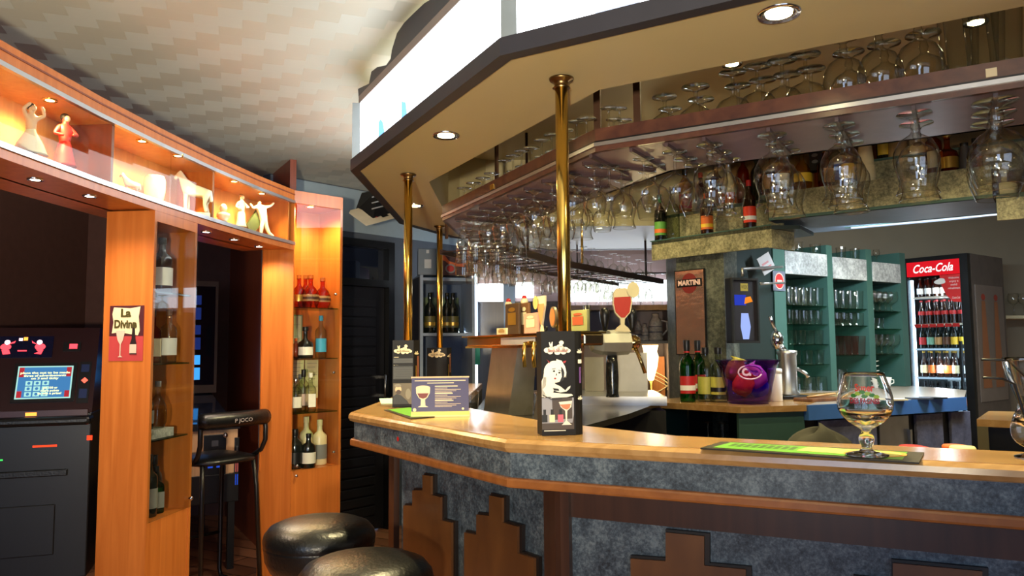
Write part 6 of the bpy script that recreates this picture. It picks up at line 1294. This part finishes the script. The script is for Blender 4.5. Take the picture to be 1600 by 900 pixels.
mb = MB(FTw.M); mb.flat([(u - .004, Z_ + .035), (u + .004, Z_ + .035), (u + .027, Z_ + .1), (u + .028, Z_ + .118), (u - .027, Z_ + .118), (u - .026, Z_ + .1)], -.0015, 0); mb.ell(u - .036, Z_ + .125, .022, .028, -.006, 1, 20); mb.build('badge_print', [C('beer_peach', (232, 140, 90)), C('medal', (190, 180, 110), .3)], gs)
u = onbeam(864, .02); mb = MB(FTw.M); mb.slab([(u + .026 * math.cos(t), 1.50 + .042 * math.sin(t)) for t in [i * math.pi / 12 for i in range(24)]], .02, .03); ob = mb.build('oval_badge', C('badge_steel', (150, 130, 100), .3, .6), root); mb = MB(FTw.M); mb.ell(u, 1.50, .019, .034, .0185); mb.build('badge_print', C('beer_orange', (206, 110, 60)), ob)
tap(852, .06, .03); tap(872, .05, .07); tap(882, .05, .07); tap(918, .05, .1)
for px in (830, 845, 905):
    u = onbeam(px, -.02); mb = MB(FTw.M); mb.tube([(u, -.01, 1.4), (u, -.05, 1.395), (u, -.055, 1.36), (u, -.05, 1.30)], .008); mb.build('spout', BRASS, root)
# single metal font in front of the drip counter
c = P(957, 614, 3.86); M = frm((c.x, c.y, 1.1255), .25); root = empty('beer_font', (c.x, c.y, 1.1255), label='single beer font with faceted steel head, dark column and red beer glass sign', cat='beer font')
mb = MB(M); mb.lathe([(.034, 0), (.03, .02), (.033, .1), (.03, .17), (.026, .21)], 18); mb.build('column', plain('marbled_black', (30, 32, 32), .15, var=.6, vscale=40), root)
m_ = MB(M @ Matrix.Translation((0, 0, .275)) @ Matrix.Rotation(math.pi / 2, 4, 'Y')); m_.lathe([(.02, -.12), (.045, -.108), (.062, -.06), (.066, .02), (.062, .09), (.03, .095)], 8, smooth=False); m_.build('head', plain('dull_steel', (170, 168, 158), .5, .7), root)
m_ = MB(M); m_.ball((.115, -.01, .275), .04, 0); m_.tube([(.115, -.03, .25), (.125, -.06, .2), (.145, -.08, .12)], .01); m_.build('tap', plain('shiny_brass', (226, 190, 120), .08, 1), root)
for x in (-.035, .115): m_ = MB(M); m_.lathe([(.012, 0), (.014, .03), (.026, .08), (.026, .11), (.015, .125), (.001, .127)], 16, M=Matrix.Translation((x, 0, .325))); m_.build('tap_handle', BLACK, root)
m_ = MB(M); gx = .055; zb_ = .33
m_.slab([(gx - .045, zb_), (gx + .045, zb_), (gx + .03, zb_ + .02), (gx + .01, zb_ + .035), (gx + .012, zb_ + .065), (gx + .045, zb_ + .1), (gx + .055, zb_ + .15), (gx + .05, zb_ + .2), (gx + .02, zb_ + .225), (gx - .03, zb_ + .22), (gx - .048, zb_ + .195), (gx - .052, zb_ + .14), (gx - .04, zb_ + .095), (gx - .012, zb_ + .065), (gx - .01, zb_ + .035), (gx - .03, zb_ + .02)], -.02, -.008); gs = m_.build('glass_sign', CRM, root)
m_ = MB(M); m_.flat([(gx - .038, zb_ + .1), (gx - .008, zb_ + .072), (gx + .01, zb_ + .072), (gx + .038, zb_ + .1), (gx + .047, zb_ + .15), (gx + .046, zb_ + .18), (gx - .045, zb_ + .175), (gx - .047, zb_ + .145)], -.0215, 0); m_.ell(gx + .06, zb_ + .215, .034, .04, -.024, 1, 24); m_.build('sign_print', [C('beer_ruby', (190, 60, 50)), C('medal_cream', (226, 214, 170))], gs)
# white board behind the font
a, b_ = G(966, 612, 1.1255), G(1012, 612, 1.1255); Fb = Fr(P(966, 600, 4.3), P(1012, 600, 4.3)); MB(Fb.M).box(0, Fb.len, 0, .012, 1.126, 1.345).build('white_board', C('board', (196, 192, 186)), label='plain pale board standing behind the beer font', cat='board')
Fb = Fr(P(914, 600, 4.38), P(944, 600, 4.38)); MB(Fb.M).box(0, Fb.len, 0, .012, 1.126, 1.32).build('grey_board', C('board2', (150, 144, 128)), label='grey-green board standing left of the beer font', cat='board')
# small glass between the cards
q = G(686, 604, ZB); glass('tumbler', (q.x, q.y, ZB + .0005), 'empty tumbler in front of the second black menu card', 'loose glasses on the counter', True, 1.15)
# glasses and ashtray stacked by the tower foot
for i, (px, py, l) in enumerate(((822, 648, 'nearest the tower leg'), (838, 640, 'beside the card stand'), (735, 640, 'left of the tower leg'))): q = G(px, py, 1.08); glass('short', (q.x, q.y, 1.0805), 'low clear bowl on the beer station worktop, ' + l, 'bowls at the beer station', True, 1.2)

# ================================================================ SHELF UNIT with bottles, boxes, wall device
a, b_ = P(661, 500, 5.5), P(742, 500, 5.62); FSU = Fr(a, b_); LS = FSU.len; dpt = .34
root = empty('grey_shelf_unit', FSU.pt(LS / 2, .17), label='grey open shelf unit with dark side standing behind the bar end', cat='shelf unit')
LG = plain('light_grey_board', (140, 156, 178), .5)
MB(FSU.M).box(-.022, 0, -.002, dpt, 0, 1.915).build('side_panel', LG, root); MB(FSU.M).box(-.03, -.022, .0, dpt, 0, 1.9).build('dark_side', DARKT, root); MB(FSU.M).box(LS - .022, LS, -.002, dpt, 0, 1.915).build('side_panel', LG, root)
for z in (.5, 1.0, 1.49, 1.895): MB(FSU.M).box(0, LS - .022, 0, dpt, z - .02, z).build('shelf_board', LG, root)
MB(FSU.M).box(0, LS, dpt, dpt + .01, 0, 1.9).build('back_board', plain('mid_grey_board', (84, 98, 120), .6), root)
for i, (px, l) in enumerate(((672, 'left'), (699, 'middle'), (708, 'right'))): q = FSU.pt(FSU.u(px, .1), .1, 1.49); bottle('wine', (q.x, q.y, 1.4905), .3, .042, BOT_DARK, C('champ', (90, 84, 40)), BOT_DARK, 'dark champagne bottle on the grey shelf unit, ' + l + ' of three', group='champagne bottles', band=GOLD)
q = FSU.pt(FSU.u(687, .3), .3, 1.491); m_ = MB(frm(q, FSU.ang)); m_.add([(-.15, -.03, 0), (.15, -.03, 0), (.15, .0, .28), (-.15, .0, .28), (-.15, -.022, 0), (.15, -.022, 0), (.15, .008, .28), (-.15, .008, .28)], [(0, 1, 2, 3), (4, 7, 6, 5), (0, 4, 5, 1), (1, 5, 6, 2), (2, 6, 7, 3), (3, 7, 4, 0)]); m_.build('printed_tray', plain('green_tray', (96, 112, 84), .3, var=.5, vscale=20), loc=Vector(q), label='grey-green printed tray leaning behind the champagne bottles', cat='tray')
q = FSU.pt(FSU.u(666, .1), .02, 1.916); Fx = Fr(P(653, 400, 5.5), P(682, 400, 5.52)); r = MB(Fx.M).box(0, Fx.len, 0, .2, 1.916, 2.11).build('grey_box', C('box_blue_grey', (88, 104, 122)), label='blue-grey cardboard box with pale square emblem on top of the shelf unit', cat='box', bevel=.003); MB(Fx.M).rect(Fx.len * .35, Fx.len * .72, 1.965, 2.03, -.001).build('emblem', C('emblem_pale', (170, 178, 186)), r)
MB(Fx.M).rect(Fx.len * .45, Fx.len * .6, 2.075, 2.1, -.001).build('emblem', C('emblem_pale', (170, 178, 186)), r)
Fx = Fr(P(683, 412, 5.52), P(742, 412, 5.60)); r = MB(Fx.M).box(0, Fx.len, 0, .18, 1.9155, 2.08).build('flame_box', C('box_maroon', (62, 30, 36)), label='dark maroon box with orange flame print beside the blue-grey box', cat='box', bevel=.003)
m_ = MB(Fx.M); m_.flat([(0, 2.06), (.05, 2.07), (.09, 2.02), (.16, 2.0), (.22, 2.01), (.2, 1.98), (.1, 1.985), (.06, 2.02), (.03, 2.03)], -.001, 0); m_.ell(.1, 1.965, .04, .035, -.0015, 1, 18); m_.ell(.1, 1.965, .028, .024, -.002, 2, 18); m_.build('flame_print', [C('flame', (190, 90, 40)), GRY, C('round_red', (170, 40, 40))], r)
# white edge made to glow with a lamp added at it, green sign beside
Fe = Fr(P(737, 500, 5.9), P(746, 500, 5.9)); MB(Fe.M).box(0, Fe.len, 0, .03, .9, 1.96).build('glowing_edge', emit('edge_glow', (220, 238, 255), 2.2), label='upright white edge made to glow beside the grey shelf unit', cat='light'); lamp('AREA', 'tube_light', Fe.pt(.02, -.03, 1.7), 9, (.75, .88, 1), size=(.06, .5), target=(-1.2, 5.0, 2.2))
Fe = Fr(P(738, 565, 5.88), P(750, 565, 5.88)); MB(Fe.M).box(0, Fe.len, 0, .0195, 1.25, 1.42).build('green_sign', C('emerald', (60, 170, 130)), label='small green and white sign hanging beside the upright glowing edge', cat='sign')
# air purifier hung from the ceiling
c0, c1, c2, c3 = G(546, 334, 2.22), G(572, 353, 2.2), G(616, 341, 2.2), G(592, 321, 2.24)
root = empty('air_purifier', (c2.x, c2.y, 2.2), label='black ceiling-hung air purifier with pale control panel beside the canopy', cat='air purifier')
Yd = 5.05; k = [P(545, 333, Yd), P(572, 353, Yd - .12), P(617, 341, Yd + .05), P(594, 321, Yd + .17)]
n_ = Vector((.0, .05, .03)); mb = MB(); mb.add([tuple(p) for p in k] + [tuple(p + n_) for p in k], [(0, 1, 2, 3), (4, 7, 6, 5), (0, 4, 5, 1), (1, 5, 6, 2), (2, 6, 7, 3), (3, 7, 4, 0)]); pn = mb.build('control_panel', C('panel_cream', (206, 190, 158)), root)
e1, e2 = (k[2] - k[1]), (k[0] - k[1]); nn = e1.cross(e2).normalized(); nn = nn if nn.y < 0 else -nn
def onp(s_, t): return k[1] + e1 * s_ + e2 * t + nn * .004
mb = MB(); mb.add([onp(.7, .2), onp(.93, .22), onp(.93, .6), onp(.7, .62)], [(0, 1, 2, 3)], 0); mb.add([onp(.52, .3), onp(.58, .3), onp(.58, .45), onp(.52, .45)], [(0, 1, 2, 3)], 1); mb.build('display', [BLACK, RED], pn)
cc = sum(k, Vector()) / 4; mb = MB(); t_ = [p + Vector((.02, .1, .03)) for p in k]; up_ = [Vector((p.x + .03, p.y + .08, 2.47)) for p in t_]; mb.add([tuple(p) for p in t_] + [tuple(p) for p in up_], [(0, 1, 2, 3), (4, 7, 6, 5), (0, 4, 5, 1), (1, 5, 6, 2), (2, 6, 7, 3), (3, 7, 4, 0)]); mb.build('housing', BLACK, root)
for dz in (.1, .14, .18): mb = MB(); a, b_ = t_[1].copy(), t_[2].copy(); mb.tube([a + Vector((0, -.01, dz)), b_ + Vector((0, -.01, dz))], .005); mb.build('vent_slat', GRY, root)
MB(frm((cc.x + .05, cc.y + .18, 0))).lathe([(.02, 2.45), (.02, 2.599)], 12).build('ceiling_rod', BLACK, root)

# ================================================================ BACK BAR, light boxes, wood panelling
def wall_box(px0, px1, py0, py1, Y, name, mat_m, label, cat, d=.1, floor=False, **k):
    a, b_ = P(px0, (py0 + py1) / 2, Y), P(px1, (py0 + py1) / 2, Y); z1_ = P((px0 + px1) / 2, py0, Y).z; z0_ = 0.001 if floor else P((px0 + px1) / 2, py1, Y).z; F_ = Fr(a, b_)
    return MB(F_.M).box(0, F_.len, 0, d, z0_, z1_).build(name, mat_m, label=label, cat=cat, **k), F_, z0_, z1_
LB_ = emit('light_box_white', (228, 240, 255), 4.5)
wall_box(747, 786, 443, 470, 6.5, 'light_box', LB_, 'glowing white light box on the back wall, left piece', 'light box', group='light boxes on the back wall')
wall_box(806, 834, 441, 464, 6.5, 'light_box', LB_, 'glowing white light box on the back wall, middle piece', 'light box', group='light boxes on the back wall')
wall_box(893, 1046, 438, 470, 6.5, 'light_box', LB_, 'long glowing white light box above the back bar niche', 'light box', group='light boxes on the back wall')
wall_box(787, 805, 443, 502, 6.3, 'blue_post', plain('steel_blue', (96, 130, 160), .3), 'steel-blue post between the light boxes', 'post', d=.1, floor=True)
PNL = wood('dark_panelling', (52, 34, 30), (74, 50, 42))
wall_box(745, 893, 471, 640, 6.5, 'wood_panelling', PNL, 'dark brown wood panelling below the light boxes', 'panelling', d=.097, floor=True)
r, F_, z0_, z1_ = wall_box(808, 836, 556, 586, 6.415, 'lit_alcove', wood('warm_panel', (140, 76, 34), (170, 100, 50)), 'small warm wooden alcove with two lit squares seen under the beer tower', 'alcove', d=.0855)
m_ = MB(F_.M); m_.rect(F_.len * .15, F_.len * .42, z0_ + .07, z1_ - .01, -.002); m_.rect(F_.len * .58, F_.len * .85, z0_ + .07, z1_ - .01, -.002); m_.build('lit_square', emit('alcove_glow', (255, 200, 140), 1.3), r)
wall_box(806, 838, 588, 607, 6.3, 'bench_back', plain('navy_leather', (32, 42, 70), .35), 'navy padded bench back below the lit alcove', 'bench', d=.1, floor=True)
q = P(822, 610, 6.1); MB(frm((q.x, q.y, 0))).box(-.2, .2, -.1, .12, 0, 1.03).build('side_table', wood('side_wood', (120, 70, 40), (150, 96, 60)), label='wooden box table in front of the navy bench back', cat='table', bevel=.01)
q = P(720, 610, 5.2); r = MB(frm((q.x, q.y, 0))).box(-.14, .14, -.1, .12, 0, 1.06).build('work_cabinet', wood('side_wood2', (150, 110, 70), (180, 140, 96)), label='pale-topped low cabinet left of the beer tower leg', cat='cabinet', bevel=.006)
# back-bar niche
YN = 5.75; a, b_ = P(886, 540, YN), P(1050, 540, YN); FN = Fr(a, b_); LN = FN.len
root = empty('back_bar', FN.pt(LN / 2, .2), label='mauve back bar niche with wooden top shelf and dark lower shelf', cat='shelf unit')
zt_ = 1.66; zs = P(960, 533, YN).z; NG = plain('niche_grey', (128, 116, 118), .6)
MB(FN.M).box(0, LN, .34, .36, .95, zt_).build('back_board', NG, root); MB(FN.M).box(-.02, 0, 0, .36, 0, zt_).build('side_panel', NG, root); MB(FN.M).box(LN, LN + .02, 0, .36, 0, zt_).build('side_panel', NG, root)
MB(FN.M).box(-.03, LN + .02, -.02, .36, zt_, zt_ + .035).build('top_shelf', wood('niche_wood', (150, 112, 74), (176, 136, 94)), root); MB(FN.M).box(0, LN, 0, .34, zs - .02, zs).build('lower_shelf', DARKT, root); MB(FN.M).box(0, LN, -.03, .34, .9, .96).build('counter_board', STEEL, root); MB(FN.M).box(0, LN, 0.02, .34, 0, .9).build('base_cupboard', BLACK, root)
for i in range(8):
    q = FN.pt(.12 + i * (LN - .2) / 7, .1, zt_ + .036); glass(('goblet', 'wine', 'short')[i % 3], (q.x, q.y, q.z + (GH[('goblet', 'wine', 'short')[i % 3]])), 'upturned glass on the wooden top shelf of the back bar, %s from the left' % ORD[i], 'glasses on the back bar', False, 1.0)
# hanging glasses silhouetted before the light box
r = empty('hanging_rail', FN.pt(LN / 2, -.1, 1.92), label='slim dark rail with hanging glasses in front of the long light box', cat='glass rack'); MB(FN.M).box(.05, LN, -.1, -.06, 1.925, 1.935).build('rail', DKR, r)
for x in (.08, LN - .03): MB(FN.M).box(x - .006, x + .006, -.086, -.074, 1.935, 2.15).build('rail_rod', DKR, r)
for i in range(9): q = FN.pt(.1 + i * (LN - .15) / 8, -.08, 1.926); glass(('goblet', 'wine')[i > 4], (q.x, q.y, q.z), 'glass hanging in front of the long light box, %s from the left' % ORD[i], 'glasses before the light box', False, 1.0)
def stein(px, h_, rr, label, handle=True):
    q = FN.pt(FN.u(px, .1), .1, zs + .0005); r = MB(frm(q)).lathe([(rr, 0), (rr * 1.05, .01 * h_ / .1), (rr * .92, h_ * .15), (rr * .95, h_ * .6), (rr * .8, h_ * .75), (rr * .5, h_ * .85), (rr * .5, h_)], 20).build('stein' if handle else 'stoneware_bottle', plain('glazed_grey', (150, 148, 150), .25, var=.25, vscale=60), loc=Vector(q), label=label, cat='stein' if handle else 'bottle')
    mb = MB(frm(q)); mb.lathe([(rr * .98, h_ * .3), (rr * .98, h_ * .34)], 20, cap=False); mb.lathe([(rr * .98, h_ * .5), (rr * .98, h_ * .53)], 20, cap=False); mb.build('painted_band', C('band_navy', (60, 64, 90)), r)
    if handle: mb = MB(frm(q)); mb.tube([(rr * .8, 0, h_ * .75), (rr * 1.6, 0, h_ * .7), (rr * 1.65, 0, h_ * .4), (rr * .95, 0, h_ * .2)], .008); mb.build('handle', plain('glazed_grey', (150, 148, 150), .25), r)
stein(1025, .21, .055, 'large grey stoneware stein with handle on the lower back bar shelf'); stein(998, .15, .03, 'grey stoneware bottle left of the stein, farther of two', False); stein(1008, .13, .03, 'grey stoneware bottle touching the stein, nearer of two', False)
# glowing lamp in the niche
q = FN.pt(FN.u(1016, .08), .08, .9605); r = empty('table_lamp', q, label='small glowing warm lamp on the back bar beside the granite pillar', cat='lamp'); M = frm(q)
MB(M).lathe([(.045, 0), (.045, .01), (.014, .02), (.012, .18)], 20).build('lamp_base', BRASS, r); MB(M).lathe([(.02, .16), (.05, .26), (.062, .34), (.05, .38), (.062, .43)], 24, cap=False).build('lamp_shade', emit('lamp_glow', (255, 214, 150), 5), r)
lamp('POINT', 'table_lamp_light', q + Vector((0, -.12, .3)), 4, WARM, radius=.05)
Fx = Fr(FN.pt(FN.u(1018, .2), .2), FN.pt(LN - .02, .2)); r = MB(Fx.M).box(0, Fx.len, 0, .02, .962, 1.30).build('framed_picture', wood('pic_frame', (150, 90, 50), (190, 130, 80)), label='warm-lit framed picture with curling lines behind the lamp', cat='picture'); mb = MB(Fx.M)
for k_ in range(3): mb.tube([(.03 + .1 * math.sin(t + k_), -.004, 1.02 + .05 * t + .02 * k_) for t in [i * .4 for i in range(10)]], .004)
mb.build('picture_lines', CRM, r)

# ================================================================ RIGHT: small counter, wall shelf, orange bottles
a, b_ = G(1525, 652, 1.06), G(1530, 640, 1.06)
root = empty('side_counter', (2.1, 3.0, 0), label='small wooden-topped counter with dark front at the right edge', cat='counter')
tp = [V2(G(1526, 655, 1.06)), V2(G(1640, 660, 1.06)), V2(G(1660, 645, 1.06)), V2(G(1545, 642, 1.06))]
MB().prism(tp, 1.03, 1.06).build('top', OAK, root); c_ = Vector((sum(p[0] for p in tp) / 4, sum(p[1] for p in tp) / 4)); ins = [(c_.x + (p[0] - c_.x) * .96, c_.y + (p[1] - c_.y) * .96) for p in tp]; MB().prism(ins, 0, 1.03).build('dark_cabinet', BLACK, root)
Fq = Fr(tp[0], tp[1]); MB(Fq.M).box(0.0, .04, -.002, .01, 0, 1.03).build('front_stile', C('stile_olive', (96, 88, 60)), root)
Fr4 = Fr(P(1572, 493, 6.25), P(1650, 493, 6.25)); r = MB(Fr4.M).box(0, Fr4.len, 0, .35, 1.585, 1.61).build('wall_shelf', CRM, label='cream shelf on the right side wall beyond the cooler', cat='shelf')
MB(Fr4.M).box(.05, .08, .2, .35, 1.4, 1.585).build('bracket', CRM, r)
for i, px in enumerate((1588, 1604)): q = Fr4.pt(Fr4.u(px, .08), .08, 1.6105); glass('wine', (q.x, q.y, q.z), 'wine glass standing on the cream wall shelf, %s from the left' % ORD[i], 'glasses on the cream shelf', True, 1.1)
# flat sheet with tall orange bottle shapes on the cooler side
FSd = Fr(FK.pt(LK, 0), FK.pt(LK, .6)); m_ = MB(FSd.M); u0, u1 = .14, .46
pr_ = m_.box(.08, .56, -.004, -.001, .95, 1.82).build('cooler_sheet', plain('sheet_grey', (120, 108, 100), .3), label='flat sheet with tall orange bottle shapes on the cooler side', cat='poster')
m_ = MB(FSd.M)
for cx2 in (.2, .42): m_.flat([(cx2 - .075, 1.05), (cx2 + .075, 1.05), (cx2 + .045, 1.45), (cx2 + .03, 1.7), (cx2 - .03, 1.7), (cx2 - .045, 1.45)], -.006, 0); m_.ell(cx2, 1.73, .034, .025, -.0065, 1, 14)
m_.build('bottle_shapes', [C('print_amber', (150, 96, 62)), C('print_rust', (160, 60, 44))], pr_)
